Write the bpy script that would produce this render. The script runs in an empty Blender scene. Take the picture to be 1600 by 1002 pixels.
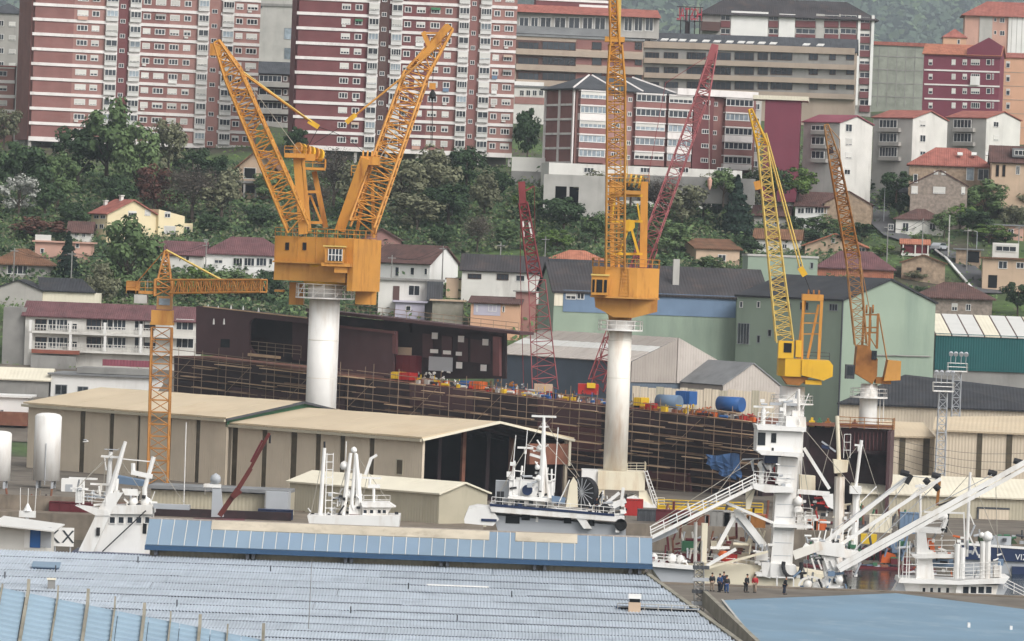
import bpy, math, random
from mathutils import Vector, Matrix
random.seed(11)
R = math.radians
sc = bpy.context.scene
col = sc.collection
# ------------------------------------------------------------------ camera
FPX, HOR, ROLL, CH = 8000.0, 400.0, R(2.2), 35.0
PITCH = math.atan((501.0 - HOR) / FPX)
_fw = Vector((0, math.cos(PITCH), -math.sin(PITCH)))
_u0 = Vector((0, math.sin(PITCH), math.cos(PITCH)))
_r0 = Vector((1, 0, 0))
_rt = _r0 * math.cos(ROLL) + _u0 * math.sin(ROLL)
_up = _u0 * math.cos(ROLL) - _r0 * math.sin(ROLL)
CAM = Vector((0, 0, CH))
cd = bpy.data.cameras.new('camera')
cam = bpy.data.objects.new('camera', cd)
col.objects.link(cam)
cam.matrix_world = Matrix(((_rt.x, _up.x, -_fw.x, 0), (_rt.y, _up.y, -_fw.y, 0), (_rt.z, _up.z, -_fw.z, CH), (0, 0, 0, 1)))
cd.sensor_width = 36.0
cd.lens = 36.0 * FPX / 1600.0
cd.clip_start, cd.clip_end = 5.0, 12000.0
sc.camera = cam
# ------------------------------------------------------------------ sky, sun, exposure
SUN_EL, SUN_AZ = R(42), R(40)          # sun high, from behind the camera and to its right, through thin cloud
w = bpy.data.worlds.new('World')
sc.world = w
w.use_nodes = True
nt = w.node_tree
nt.nodes.clear()
o_ = nt.nodes.new('ShaderNodeOutputWorld')
b_ = nt.nodes.new('ShaderNodeBackground')
s_ = nt.nodes.new('ShaderNodeTexSky')
s_.sky_type = 'NISHITA'
s_.sun_disc = False
s_.sun_elevation = SUN_EL
s_.sun_rotation = R(180) - SUN_AZ
s_.dust_density = 4.0
h_ = nt.nodes.new('ShaderNodeHueSaturation')
h_.inputs['Saturation'].default_value = 0.06
nt.links.new(s_.outputs[0], h_.inputs['Color'])
nt.links.new(h_.outputs[0], b_.inputs[0])
b_.inputs[1].default_value = 0.145
nt.links.new(b_.outputs[0], o_.inputs[0])
sl = bpy.data.lights.new('sun', 'SUN')
sl.energy = 0.9
sl.angle = R(24)
sl.color = (1.0, 0.96, 0.9)
so = bpy.data.objects.new('sun', sl)
col.objects.link(so)
sd = Vector((math.cos(SUN_EL) * math.sin(SUN_AZ), -math.cos(SUN_EL) * math.cos(SUN_AZ), math.sin(SUN_EL)))
so.rotation_euler = sd.to_track_quat('Z', 'Y').to_euler()
so.location = (0, 0, 400)
sc.view_settings.view_transform = 'Standard'
sc.view_settings.look = 'None'
sc.view_settings.gamma = 1.0
sc.view_settings.use_curve_mapping = False
sc.view_settings.exposure = 0.45
sc.cycles.use_denoising = True
sc.cycles.max_bounces = 5
sc.cycles.diffuse_bounces = 3
sc.cycles.volume_bounces = 0
sc.cycles.caustics_reflective = False
sc.cycles.caustics_refractive = False

# ------------------------------------------------------------------ picture <-> place
def ray(px, py):
    return _fw + _rt * ((px - 800.0) / FPX) - _up * ((py - 501.0) / FPX)

def P(px, py, d):
    r = ray(px, py)
    return CAM + r * (d / r.y)

_TP = [(-100, 3), (508, 3), (509, -5), (620.9, -5), (621, 3), (745, 3), (790, 8), (832, 14), (1000, 48), (1040, 53), (1200, 69), (1450, 84),
       (2000, 95), (4500, 110), (5000, 150), (8300, 600)]

def TZ(x, y):
    for (a, za), (b, zb) in zip(_TP, _TP[1:]):
        if y <= b:
            t = max(0.0, (y - a) / (b - a))
            z = za + (zb - za) * t
            break
    else:
        z = _TP[-1][1]
    if y > 790:
        k = min(1.0, (y - 790) / 80.0)
        z += k * (1.1 * math.sin(x * 0.043 + y * 0.021) + 0.7 * math.sin(x * 0.11 - y * 0.06))
    k2 = max(0.0, min(1.0, (x - 45) / 25.0)) * max(0.0, min(1.0, (y - 860) / 60.0)) * max(0.0, min(1.0, (1130 - y) / 60.0))
    z += 2.2 * k2
    if y > 4600:
        z += (y - 4600) * 0.02 * math.sin(x * 0.006 + 1.0) + 9.0 * math.sin(x * 0.012 + y * 0.004)
    return z

def gnd(px, py):
    r = ray(px, py)
    d = 300.0
    while d < 4500:
        p = CAM + r * (d / r.y)
        if p.z <= TZ(p.x, p.y):
            return p
        d += 1.0
    return p

# ------------------------------------------------------------------ materials
def lin(h):
    h = h.lstrip('#')
    c = [int(h[i:i + 2], 16) / 255.0 for i in (0, 2, 4)]
    return [((v + 0.055) / 1.055) ** 2.4 if v > 0.04045 else v / 12.92 for v in c]

MATS = {}

def mat(name, hexc, k=1.0, rough=0.8, var=0.25, scale=0.6, stain=None, stain_amt=0.5, stain_scale=0.35, streak=False, bump=0.0,
        metal=0.0, rnd=0.0, wave=None, spec=0.3):
    """albedo = linear(hexc) * k, broken up by noise; stain = second colour in patches; wave=(axis, period, depth) fine ribs"""
    if name in MATS:
        return MATS[name]
    m = bpy.data.materials.new(name)
    m.use_nodes = True
    t = m.node_tree
    N, Lk = t.nodes, t.links
    bs = N['Principled BSDF']
    c = [min(0.85, v * k) for v in lin(hexc)]
    bs.inputs['Roughness'].default_value = rough
    bs.inputs['Metallic'].default_value = metal
    bs.inputs['Specular IOR Level'].default_value = spec
    tc = N.new('ShaderNodeTexCoord')
    mp = N.new('ShaderNodeMapping')
    Lk.new(tc.outputs['Object'], mp.inputs[0])
    nz = N.new('ShaderNodeTexNoise')
    nz.inputs['Scale'].default_value = scale
    nz.inputs['Detail'].default_value = 6
    Lk.new(mp.outputs[0], nz.inputs['Vector'])
    rp = N.new('ShaderNodeMapRange')
    rp.inputs[1].default_value, rp.inputs[2].default_value = 0.3, 0.7
    rp.inputs[3].default_value, rp.inputs[4].default_value = 1 - var, 1 + var * 0.7
    Lk.new(nz.outputs[0], rp.inputs[0])
    mul = N.new('ShaderNodeMix')
    mul.data_type = 'RGBA'
    mul.blend_type = 'MULTIPLY'
    mul.inputs[0].default_value = 1.0
    mul.inputs[6].default_value = (*c, 1)
    Lk.new(rp.outputs[0], mul.inputs[7])
    out = mul.outputs[2]
    if rnd:
        oi = N.new('ShaderNodeObjectInfo')
        r2 = N.new('ShaderNodeMapRange')
        r2.inputs[3].default_value, r2.inputs[4].default_value = 1 - rnd, 1 + rnd
        Lk.new(oi.outputs['Random'], r2.inputs[0])
        m2 = N.new('ShaderNodeMix')
        m2.data_type = 'RGBA'
        m2.blend_type = 'MULTIPLY'
        m2.inputs[0].default_value = 1.0
        Lk.new(out, m2.inputs[6])
        Lk.new(r2.outputs[0], m2.inputs[7])
        out = m2.outputs[2]
    if stain:
        n2 = N.new('ShaderNodeTexNoise')
        n2.inputs['Scale'].default_value = stain_scale
        n2.inputs['Detail'].default_value = 8
        n2.inputs['Roughness'].default_value = 0.65
        mp2 = N.new('ShaderNodeMapping')
        mp2.inputs['Scale'].default_value = (1, 1, 0.18) if streak else (1, 1, 1)
        mp2.inputs['Location'].default_value = (7, 3, 5)
        Lk.new(tc.outputs['Object'], mp2.inputs[0])
        Lk.new(mp2.outputs[0], n2.inputs['Vector'])
        r3 = N.new('ShaderNodeMapRange')
        r3.inputs[1].default_value, r3.inputs[2].default_value = 0.52, 0.72
        r3.inputs[3].default_value, r3.inputs[4].default_value = 0, stain_amt
        Lk.new(n2.outputs[0], r3.inputs[0])
        m3 = N.new('ShaderNodeMix')
        m3.data_type = 'RGBA'
        Lk.new(r3.outputs[0], m3.inputs[0])
        Lk.new(out, m3.inputs[6])
        m3.inputs[7].default_value = (*[v * k for v in lin(stain)], 1)
        out = m3.outputs[2]
    Lk.new(out, bs.inputs['Base Color'])
    if wave:
        ax, per, dep = wave
        wv = N.new('ShaderNodeTexWave')
        wv.bands_direction = ax
        wv.inputs['Scale'].default_value = 0.314 / per
        wv.inputs['Distortion'].default_value = 0.0
        Lk.new(tc.outputs['Object'], wv.inputs[0])
        bp = N.new('ShaderNodeBump')
        bp.inputs['Strength'].default_value = 1.0
        bp.inputs['Distance'].default_value = dep
        Lk.new(wv.outputs['Fac'], bp.inputs['Height'])
        Lk.new(bp.outputs[0], bs.inputs['Normal'])
    elif bump:
        bp = N.new('ShaderNodeBump')
        bp.inputs['Strength'].default_value = 1.0
        bp.inputs['Distance'].default_value = bump
        Lk.new(nz.outputs[0], bp.inputs['Height'])
        Lk.new(bp.outputs[0], bs.inputs['Normal'])
    MATS[name] = m
    return m

def leafmat(name, hexa, hexb, k=1.0):
    m = bpy.data.materials.new(name)
    m.use_nodes = True
    t = m.node_tree
    N, Lk = t.nodes, t.links
    bs = N['Principled BSDF']
    bs.inputs['Roughness'].default_value = 0.75
    bs.inputs['Specular IOR Level'].default_value = 0.15
    g = N.new('ShaderNodeNewGeometry')
    oi = N.new('ShaderNodeObjectInfo')
    ad = N.new('ShaderNodeMath')
    ad.operation = 'MULTIPLY_ADD'
    ad.inputs[1].default_value = 0.55
    Lk.new(g.outputs['Random Per Island'], ad.inputs[0])
    m2 = N.new('ShaderNodeMath')
    m2.operation = 'MULTIPLY'
    m2.inputs[1].default_value = 0.45
    Lk.new(oi.outputs['Random'], m2.inputs[0])
    Lk.new(m2.outputs[0], ad.inputs[2])
    mx = N.new('ShaderNodeMix')
    mx.data_type = 'RGBA'
    mx.inputs[6].default_value = (*[v * k for v in lin(hexa)], 1)
    mx.inputs[7].default_value = (*[v * k for v in lin(hexb)], 1)
    Lk.new(ad.outputs[0], mx.inputs[0])
    Lk.new(mx.outputs[2], bs.inputs['Base Color'])
    MATS[name] = m
    return m

# ------------------------------------------------------------------ mesh building
class MB:
    def __init__(s):
        s.v, s.f = [], []

    def poly(s, pts):
        n = len(s.v)
        s.v += [tuple(p) for p in pts]
        s.f.append(tuple(range(n, n + len(pts))))
        return s

    def raw(s, vs, fs):
        n = len(s.v)
        s.v += [tuple(p) for p in vs]
        s.f += [tuple(i + n for i in f) for f in fs]
        return s

    def box(s, x0, x1, y0, y1, z0, z1):
        if x0 > x1: x0, x1 = x1, x0
        if y0 > y1: y0, y1 = y1, y0
        if z0 > z1: z0, z1 = z1, z0
        return s.raw([(x0, y0, z0), (x1, y0, z0), (x1, y1, z0), (x0, y1, z0), (x0, y0, z1), (x1, y0, z1), (x1, y1, z1), (x0, y1, z1)],
                     [(3, 2, 1, 0), (4, 5, 6, 7), (0, 1, 5, 4), (1, 2, 6, 5), (2, 3, 7, 6), (3, 0, 4, 7)])

    def _basis(s, p, q):
        p, q = Vector(p), Vector(q)
        a = (q - p).normalized()
        h = Vector((0, 1, 0)) if abs(a.y) < 0.95 else Vector((1, 0, 0))
        u = a.cross(h).normalized()
        return p, q, u, a.cross(u).normalized()

    def beam(s, p, q, w, h=None):
        h = h or w
        p, q, u, v = s._basis(p, q)
        u, v = u * w / 2, v * h / 2
        return s.raw([p - u - v, p + u - v, p + u + v, p - u + v, q - u - v, q + u - v, q + u + v, q - u + v],
                     [(3, 2, 1, 0), (4, 5, 6, 7), (0, 1, 5, 4), (1, 2, 6, 5), (2, 3, 7, 6), (3, 0, 4, 7)])

    def tube(s, p, q, r, n=6, r2=None):
        r2 = r if r2 is None else r2
        p, q, u, v = s._basis(p, q)
        vs, fs = [], []
        for c, rr in ((p, r), (q, r2)):
            for i in range(n):
                a = 2 * math.pi * i / n
                vs.append(c + u * math.cos(a) * rr + v * math.sin(a) * rr)
        for i in range(n):
            j = (i + 1) % n
            fs.append((i, j, n + j, n + i))
        fs += [tuple(range(n - 1, -1, -1)), tuple(range(n, 2 * n))]
        return s.raw(vs, fs)

    def ext(s, prof, y0, y1):
        """(x,z) polygon pushed from y0 to y1"""
        n = len(prof)
        vs = [(x, y0, z) for x, z in prof] + [(x, y1, z) for x, z in prof]
        fs = [tuple(range(n)), tuple(range(2 * n - 1, n - 1, -1))]
        fs += [((i + 1) % n, i, n + i, n + (i + 1) % n) for i in range(n)]
        return s.raw(vs, fs)

    def exx(s, prof, x0, x1):
        """(y,z) polygon pushed from x0 to x1"""
        n = len(prof)
        vs = [(x0, y, z) for y, z in prof] + [(x1, y, z) for y, z in prof]
        fs = [tuple(range(n)), tuple(range(2 * n - 1, n - 1, -1))]
        fs += [((i + 1) % n, i, n + i, n + (i + 1) % n) for i in range(n)]
        return s.raw(vs, fs)

    def exz(s, prof, z0, z1):
        n = len(prof)
        vs = [(x, y, z0) for x, y in prof] + [(x, y, z1) for x, y in prof]
        fs = [tuple(range(n - 1, -1, -1)), tuple(range(n, 2 * n))]
        fs += [(i, (i + 1) % n, n + (i + 1) % n, n + i) for i in range(n)]
        return s.raw(vs, fs)

    def lathe(s, prof, cx=0, cy=0, n=20):
        vs, fs = [], []
        for r, z in prof:
            for i in range(n):
                a = 2 * math.pi * i / n
                vs.append((cx + r * math.cos(a), cy + r * math.sin(a), z))
        for k in range(len(prof) - 1):
            for i in range(n):
                j = (i + 1) % n
                fs.append((k * n + i, k * n + j, k * n + n + j, k * n + n + i))
        fs += [tuple(range(n - 1, -1, -1)), tuple(range((len(prof) - 1) * n, len(prof) * n))]
        return s.raw(vs, fs)

    def slab(s, pts, t=0.18):
        """roof sheet of thickness t (upwards)"""
        n = len(pts)
        a = [Vector(p) for p in pts]
        nn = (a[1] - a[0]).cross(a[2] - a[1]).normalized()
        if nn.z < 0: nn = -nn
        vs = [p for p in a] + [p + nn * t for p in a]
        fs = [tuple(range(n)), tuple(range(2 * n - 1, n - 1, -1))] + [((i + 1) % n, i, n + i, n + (i + 1) % n) for i in range(n)]
        return s.raw(vs, fs)

    def mesh(s, name, m, smooth=False):
        me = bpy.data.meshes.new(name)
        me.from_pydata(s.v, [], s.f)
        me.materials.append(MATS[m] if isinstance(m, str) else m)
        if smooth:
            for p in me.polygons: p.use_smooth = len(p.vertices) == 4
        import bmesh
        b = bmesh.new()
        b.from_mesh(me)
        bmesh.ops.recalc_face_normals(b, faces=b.faces)
        b.to_mesh(me)
        b.free()
        return me

def tag(o, label=None, cat=None, group=None, kind=None):
    if label: o['label'] = label
    if cat: o['category'] = cat
    if group: o['group'] = group
    if kind: o['kind'] = kind
    return o

def link(name, data, parent=None, loc=None, rz=None):
    o = bpy.data.objects.new(name, data)
    col.objects.link(o)
    if parent is not None: o.parent = parent
    if loc is not None: o.location = loc
    if rz is not None: o.rotation_euler = (0, 0, rz)
    return o

def ob(name, mb, m, parent=None, loc=None, rz=None, kind=None, smooth=False, label=None):
    o = link(name, mb.mesh(name, m, smooth), parent, loc, rz)
    if kind: o['kind'] = kind
    if label: o['label'] = label
    return o

_WC = {}

def win_mesh(w, h, n, bl, fr, pn, t):
    key = (round(w, 1), round(h, 1), n, bl, fr, pn, t)
    if key in _WC: return _WC[key]
    w, h = max(0.2, key[0]), max(0.2, key[1])
    f = MB()
    a, b = w / 2, h / 2
    f.box(-a, a, -.09, .03, b - t, b); f.box(-a, a, -.11, .03, -b, -b + t)
    f.box(-a, -a + t, -.088, .03, -b + t, b - t); f.box(a - t, a, -.088, .03, -b + t, b - t)
    for i in range(1, n):
        x = -a + w * i / n
        f.box(x - t * .4, x + t * .4, -.07, .03, -b + t, b - t)
    p = MB().box(-a + t, a - t, -.03, .02, -b + t, b - t)
    q = None
    if bl > 0:
        q = MB().box(-a + t + .004, a - t - .004, -.082, -.034, b - t - (h - 2 * t) * bl, b - t - .004).mesh('blind', 'blind')
    _WC[key] = (f.mesh('window', fr), p.mesh('pane', pn), q)
    return _WC[key]

class Face:
    """a vertical plane of a thing: x along it, z up from the thing's base, y into the thing"""
    def __init__(s, root, O, ang, z0, lo=(0, 0), la=0.0):
        s.root, s.O, s.ang, s.z0, s.lo, s.la = root, Vector((O[0], O[1], 0)), ang, z0, lo, la
        s.u = Vector((math.cos(ang), math.sin(ang), 0))
        s.n = Vector((-math.sin(ang), math.cos(ang), 0))

    def L(s, px, py, y=0.0):
        r = ray(px, py)
        c = Vector((CAM.x, CAM.y, 0)) - s.O
        t = (y - c.dot(s.n)) / r.dot(s.n)
        p = CAM + r * t
        return (p - s.O).dot(s.u), p.z - s.z0

    def pt(s, px, py, y=0.0):
        x, z = s.L(px, py, y)
        return Vector((x, y, z))

    def rect(s, x0, y0, x1, y1, y=0.0):
        mx, my = (x0 + x1) / 2, (y0 + y1) / 2
        return s.L(x0, my, y)[0], s.L(x1, my, y)[0], s.L(mx, y1, y)[1], s.L(mx, y0, y)[1]

    def ob(s, name, mb, m, parent=None, **k):
        if parent is None or parent == s.root:
            return ob(name, mb, m, s.root, (s.lo[0], s.lo[1], 0), s.la, **k)
        return ob(name, mb, m, parent, **k)

    def bx(s, name, r, y0, y1, m, parent=None, **k):
        a, b, c, d = s.rect(*r, y=y0)
        return s.ob(name, MB().box(a, b, y0, y1, c, d), m, parent, **k)

    def ln(s, mb, p, q, r, y=0.0, y2=None, n=5):
        return mb.tube(s.pt(p[0], p[1], y), s.pt(q[0], q[1], y if y2 is None else y2), r, n)

    def win(s, r, n=2, bl=0, fr='white_frame', pn='glass', t=0.1, y=0.0, name='window'):
        a, b, c, d = s.rect(*r, y=y)
        return s.winm((a + b) / 2, (c + d) / 2, b - a, d - c, n, bl, fr, pn, t, y, name)

    def winm(s, x, z, w, h, n=2, bl=0, fr='white_frame', pn='glass', t=0.1, y=0.0, name='window'):
        f, p, q = win_mesh(w, h, n, bl, fr, pn, t)
        ca, sa = math.cos(s.la), math.sin(s.la)
        loc = (s.lo[0] + x * ca - y * sa, s.lo[1] + x * sa + y * ca, z)
        o = link(name, f, s.root, loc, s.la)
        link('pane', p, o)
        if q: link('blind', q, o)
        return o

class Bld(Face):
    def __init__(s, name, label, cat, px, py, d, phi=0.0, base=None, z0=None, group=None):
        p = P(px, py, d)
        if z0 is None:
            z0 = P(px, base, d).z if base is not None else TZ(p.x, p.y) - 1.0
        r = bpy.data.objects.new(name, None)
        col.objects.link(r)
        r.location = (p.x, p.y, z0)
        r.rotation_euler = (0, 0, R(phi))
        tag(r, label, cat, group)
        s.e = p.z - z0
        s.phi, s.px, s.py, s.d = R(phi), px, py, d
        Face.__init__(s, r, (p.x, p.y), R(phi), z0)

    def right(s, x, y=0.0):
        O = s.O + s.u * x + s.n * y
        return Face(s.root, O, s.ang + math.pi / 2, s.z0, (x, y), math.pi / 2)

    def left(s, th, x=0.0):
        O = s.O + s.n * th + s.u * x
        return Face(s.root, O, s.ang - math.pi / 2, s.z0, (x, th), -math.pi / 2)

    def at(s, y, x=0.0):
        O = s.O + s.n * y + s.u * x
        return Face(s.root, O, s.ang, s.z0, (x, y), 0.0)

def gable(b, W, T, e, r, wall, roof, kind='gx', ov=0.5, x0=0.0, y0=0.0, ze=None, t=0.2, down=0.0, roofname='roof'):
    """walls and roof on the footprint x0..x0+W, y0..y0+T, eaves e, rise r"""
    x1, y1, xm, ym = x0 + W, y0 + T, x0 + W / 2, y0 + T / 2
    wb = MB()
    if kind == 'gx':
        wb.exx([(y0, -down), (y1, -down), (y1, e), (ym, e + r), (y0, e)], x0, x1)
    elif kind == 'gy':
        wb.ext([(x0, -down), (x1, -down), (x1, e), (xm, e + r), (x0, e)], y0, y1)
    elif kind == 'mono':
        wb.exx([(y0, -down), (y1, -down), (y1, e + r), (y0, e)], x0, x1)
    else:
        wb.box(x0, x1, y0, y1, -down, e)
    w = ob('wall', wb, wall, b.root)
    rb = MB()
    if kind == 'gx':
        k = r / (T / 2)
        rb.slab([(x0 - ov, y0 - ov, e - ov * k), (x1 + ov, y0 - ov, e - ov * k), (x1 + ov, ym, e + r), (x0 - ov, ym, e + r)], t)
        rb.slab([(x1 + ov, y1 + ov, e - ov * k), (x0 - ov, y1 + ov, e - ov * k), (x0 - ov, ym, e + r), (x1 + ov, ym, e + r)], t)
    elif kind == 'gy':
        k = r / (W / 2)
        rb.slab([(x0 - ov, y0 - ov, e - ov * k), (xm, y0 - ov, e + r), (xm, y1 + ov, e + r), (x0 - ov, y1 + ov, e - ov * k)], t)
        rb.slab([(x1 + ov, y0 - ov, e - ov * k), (xm, y0 - ov, e + r), (xm, y1 + ov, e + r), (x1 + ov, y1 + ov, e - ov * k)], t)
    elif kind == 'hip':
        h = min(W, T) / 2
        a, c = (x0 + h * .9, x1 - h * .9) if W > T else (xm - .2, xm + .2)
        ya, yc = (ym, ym) if W > T else (y0 + h, y1 - h)
        A, B, C, D = (x0 - ov, y0 - ov, e - .1), (x1 + ov, y0 - ov, e - .1), (x1 + ov, y1 + ov, e - .1), (x0 - ov, y1 + ov, e - .1)
        if W > T:
            Pp, Q = (a, ym, e + r), (c, ym, e + r)
            fs = [(A, B, Q, Pp), (B, C, Q), (C, D, Pp, Q), (D, A, Pp)]
        else:
            Pp, Q = (xm, ya, e + r), (xm, yc, e + r)
            fs = [(A, B, Pp), (B, C, Q, Pp), (C, D, Q), (D, A, Pp, Q)]
        vs = [A, B, C, D, Pp, Q]
        up = [(v[0], v[1], v[2] + t) for v in vs]
        allv = vs + up
        ix = lambda p: vs.index(p)
        ff = [tuple(ix(p) + 6 for p in f) for f in fs] + [(3, 2, 1, 0)] + [(0, 1, 7, 6), (1, 2, 8, 7), (2, 3, 9, 8), (3, 0, 6, 9)]
        rb.raw(allv, ff)
    elif kind == 'mono':
        k = r / T
        rb.slab([(x0 - ov, y0 - ov, e - ov * k), (x1 + ov, y0 - ov, e - ov * k), (x1 + ov, y1 + ov, e + r + ov * k), (x0 - ov, y1 + ov, e + r + ov * k)], t)
    elif kind == 'flat':
        rb.box(x0 - ov, x1 + ov, y0 - ov, y1 + ov, e, e + max(r, 0.2))
    o = ob(roofname, rb, roof, b.root)
    return w, o

def rails(f, mb, pts, h=1.1, n=3, y=0.0, r=0.035, step=2.0):
    """guard rail along local points"""
    for a, b in zip(pts, pts[1:]):
        a, b = Vector(a), Vector(b)
        for i in range(1, n + 1):
            dz = Vector((0, 0, h * i / n))
            mb.tube(a + dz, b + dz, r, 4)
        k = max(1, int((b - a).length / step))
        for i in range(k + 1):
            p = a.lerp(b, i / k)
            mb.tube(p, p + Vector((0, 0, h)), r, 4)

def lattice(ch, br, p, q, u, v, w0, w1, h0, h1, n, rc, rb, ends=True):
    """four chords from p to q, (u,v) the section's axes; braces zigzag on all four sides"""
    p, q, u, v = Vector(p), Vector(q), Vector(u).normalized(), Vector(v).normalized()
    S = [(-1, -1), (1, -1), (1, 1), (-1, 1)]
    def c(i, t):
        a, b = S[i % 4]
        w, h = (w0 + (w1 - w0) * t) / 2, (h0 + (h1 - h0) * t) / 2
        return p.lerp(q, t) + u * a * w + v * b * h
    for i in range(4):
        ch.tube(c(i, 0), c(i, 1), rc, 5)
    for k in range(n):
        t0, t1 = k / n, (k + 1) / n
        for i in range(4):
            if (k + i) % 2 == 0: br.tube(c(i, t0), c(i + 1, t1), rb, 4)
            else: br.tube(c(i + 1, t0), c(i, t1), rb, 4)
            br.tube(c(i, t1), c(i + 1, t1), rb, 4)
# ------------------------------------------------------------------ materials list
mat('white_frame', '#e2e0dc', .9, var=.1)
mat('blind', '#dcd9d2', .85, var=.12, rnd=.18)
mat('grey_frame', '#8a8d8f', 1)
mat('brown_frame', '#4c3a32', 1)
mat('dark_opening', '#17191b', 1, rough=.9)
g = mat('glass', '#2b3138', 1.0, rough=.12, var=.4, scale=.9, rnd=.5, spec=.6)
mat('glass_light', '#8d98a0', .9, rough=.2, var=.35, scale=1.2, rnd=.4, spec=.6)
mat('brick_red', '#865f5a', 1.05, var=.18, scale=.25, stain='#7a4a46', stain_amt=.5, wave=('Z', .25, .006))
mat('brick_dark', '#704546', 1.05, var=.16, scale=.25, stain='#6a3236', stain_amt=.5, wave=('Z', .25, .006))
mat('brick_pink', '#98736c', 1.05, var=.18, scale=.25, stain='#8f5a50', stain_amt=.5, wave=('Z', .25, .006))
mat('brick_brown', '#5b4541', 1.0, var=.16, scale=.25)
mat('band_white', '#e6e0dc', .95, var=.1, scale=.4, stain='#b3aaa4', stain_amt=.5, streak=True, stain_scale=.5)
mat('bay_white', '#d8d6d2', .9, var=.1, scale=.5, stain='#a9a6a1', stain_amt=.4, streak=True)
mat('render_white', '#d9d6cf', .95, var=.12, scale=.25, stain='#97918a', stain_amt=.55, streak=True, stain_scale=.3)
mat('render_clean', '#e8e6e2', .95, var=.06, scale=.3, stain='#bbb6ae', stain_amt=.35, streak=True)
mat('render_grey', '#a8a49e', 1, var=.15, scale=.3, stain='#7d7a75', stain_amt=.5, streak=True)
mat('render_beige', '#c0a78f', 1, var=.13, scale=.3, stain='#94816f', stain_amt=.5, streak=True)
mat('render_tan', '#aa9a8b', 1.0, var=.1, scale=.2, stain='#8d7b6c', stain_amt=.45, streak=True)
mat('render_peach', '#d0a588', 1.0, var=.1, scale=.2, stain='#c18f6a', stain_amt=.4, streak=True)
mat('render_pink', '#c39a8a', 1.0, var=.14, scale=.2, stain='#8f7468', stain_amt=.5, streak=True)
mat('render_yellow', '#e8d8b2', .92, var=.06, scale=.2, stain='#d5c08f', stain_amt=.3, streak=True)
mat('render_maroon', '#713946', 1.15, var=.1, scale=.2, stain='#6b2a36', stain_amt=.4, streak=True)
mat('render_lilac', '#b7b2c0', 1.0, var=.1, scale=.3)
mat('stone', '#94877c', 1, var=.35, scale=1.6, stain='#6d645c', stain_amt=.6, bump=.05)
mat('stone_warm', '#a08b76', 1, var=.35, scale=1.4, stain='#75695c', stain_amt=.6, bump=.05)
mat('concrete', '#8c8a86', 1, var=.2, scale=.3, stain='#66635f', stain_amt=.6, streak=True)
mat('concrete_pale', '#b3b0aa', 1, var=.15, scale=.3, stain='#86827c', stain_amt=.5, streak=True)
mat('concrete_net', '#8f9287', 1, var=.22, scale=.35, stain='#6e7168', stain_amt=.7, stain_scale=.25)
mat('tile_red', '#9b6055', 1, var=.25, scale=.8, stain='#7c453e', stain_amt=.6, wave=('X', .35, .05))
mat('tile_orange', '#ab6f58', 1, var=.25, scale=.8, stain='#92523e', stain_amt=.5, wave=('X', .35, .05))
mat('tile_brown', '#5e4540', 1, var=.3, scale=.8, stain='#423634', stain_amt=.7, wave=('X', .35, .05))
mat('tile_purple', '#6b4a4c', 1, var=.25, scale=.6, stain='#4d3c3d', stain_amt=.6, wave=('X', .35, .05))
mat('tile_mossy', '#75543f', 1, var=.3, scale=.7, stain='#544a38', stain_amt=.7, wave=('X', .35, .05))
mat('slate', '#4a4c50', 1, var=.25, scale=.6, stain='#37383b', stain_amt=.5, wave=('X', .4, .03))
mat('roof_dark', '#35363a', 1, var=.3, scale=.3, stain='#4a4440', stain_amt=.6, wave=('X', .5, .04))
mat('roof_dark_stain', '#413e40', 1, var=.3, scale=.2, stain='#5b4c46', stain_amt=.6, wave=('X', .5, .04))
mat('roof_maroon', '#8a4c58', 1, var=.15, scale=.4, stain='#70424c', stain_amt=.5, wave=('X', .5, .04))
mat('roof_grey', '#808182', 1, var=.2, scale=.3, stain='#5f5f60', stain_amt=.5)
mat('green_wall', '#93a291', .95, var=.1, scale=.12, stain='#6f8377', stain_amt=.55, streak=True, stain_scale=.15)
mat('green_wall_deep', '#909f8e', .95, var=.12, scale=.12, stain='#66776b', stain_amt=.6, streak=True, stain_scale=.15)
mat('blue_wall', '#6c8199', 1.0, var=.12, scale=.3, stain='#5a6c80', stain_amt=.5, streak=True)
mat('teal_wall', '#1f5455', 1.0, var=.1, scale=.3, wave=('X', .4, .03))
mat('shed_tan', '#d0c2ad', .95, var=.08, scale=.3, stain='#b0a28d', stain_amt=.35, streak=True, stain_scale=.25, wave=('X', .45, .03))
mat('shed_roof', '#d2c0a4', .92, var=.08, scale=.15, stain='#c0a480', stain_amt=.4, stain_scale=.12, wave=('X', .6, .02))
mat('shed_olive', '#b5ad98', .95, var=.08, scale=.3, stain='#877f6b', stain_amt=.35, streak=True, wave=('X', .45, .03))
mat('shed_cream', '#e5ddc8', .92, var=.07, scale=.2, stain='#c2b8a0', stain_amt=.35, wave=('X', .6, .02))
mat('shed_window', '#564d3d', 1, rough=.4, var=.35, scale=.8, stain='#3d382e', stain_amt=.6)
mat('sheet_grey', '#a39a92', 1, var=.12, scale=.25, stain='#857b74', stain_amt=.5, streak=True, wave=('X', .5, .03))
mat('sheet_pale', '#b9b0a8', 1, var=.1, scale=.2, stain='#998e86', stain_amt=.5, wave=('X', .5, .03))
mat('sheet_blue_grey', '#5d6874', 1, var=.12, scale=.25, wave=('X', .5, .03))
mat('skylight', '#d6d4cf', .95, rough=.4, var=.06)
mat('ridge_cream', '#c4b9a6', .9, var=.15, scale=.6, stain='#988d7c', stain_amt=.7, stain_scale=.8)
mat('roof_blue', '#8a9fb2', .8, rough=.45, var=.07, scale=.25, stain='#8aa3c2', stain_amt=.4, stain_scale=.2, rnd=.05)
mat('fin_blue', '#94abbc', .8, rough=.45, var=.08, scale=.25, stain='#8297a9', stain_amt=.5, stain_scale=.25, rnd=.06)
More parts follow.
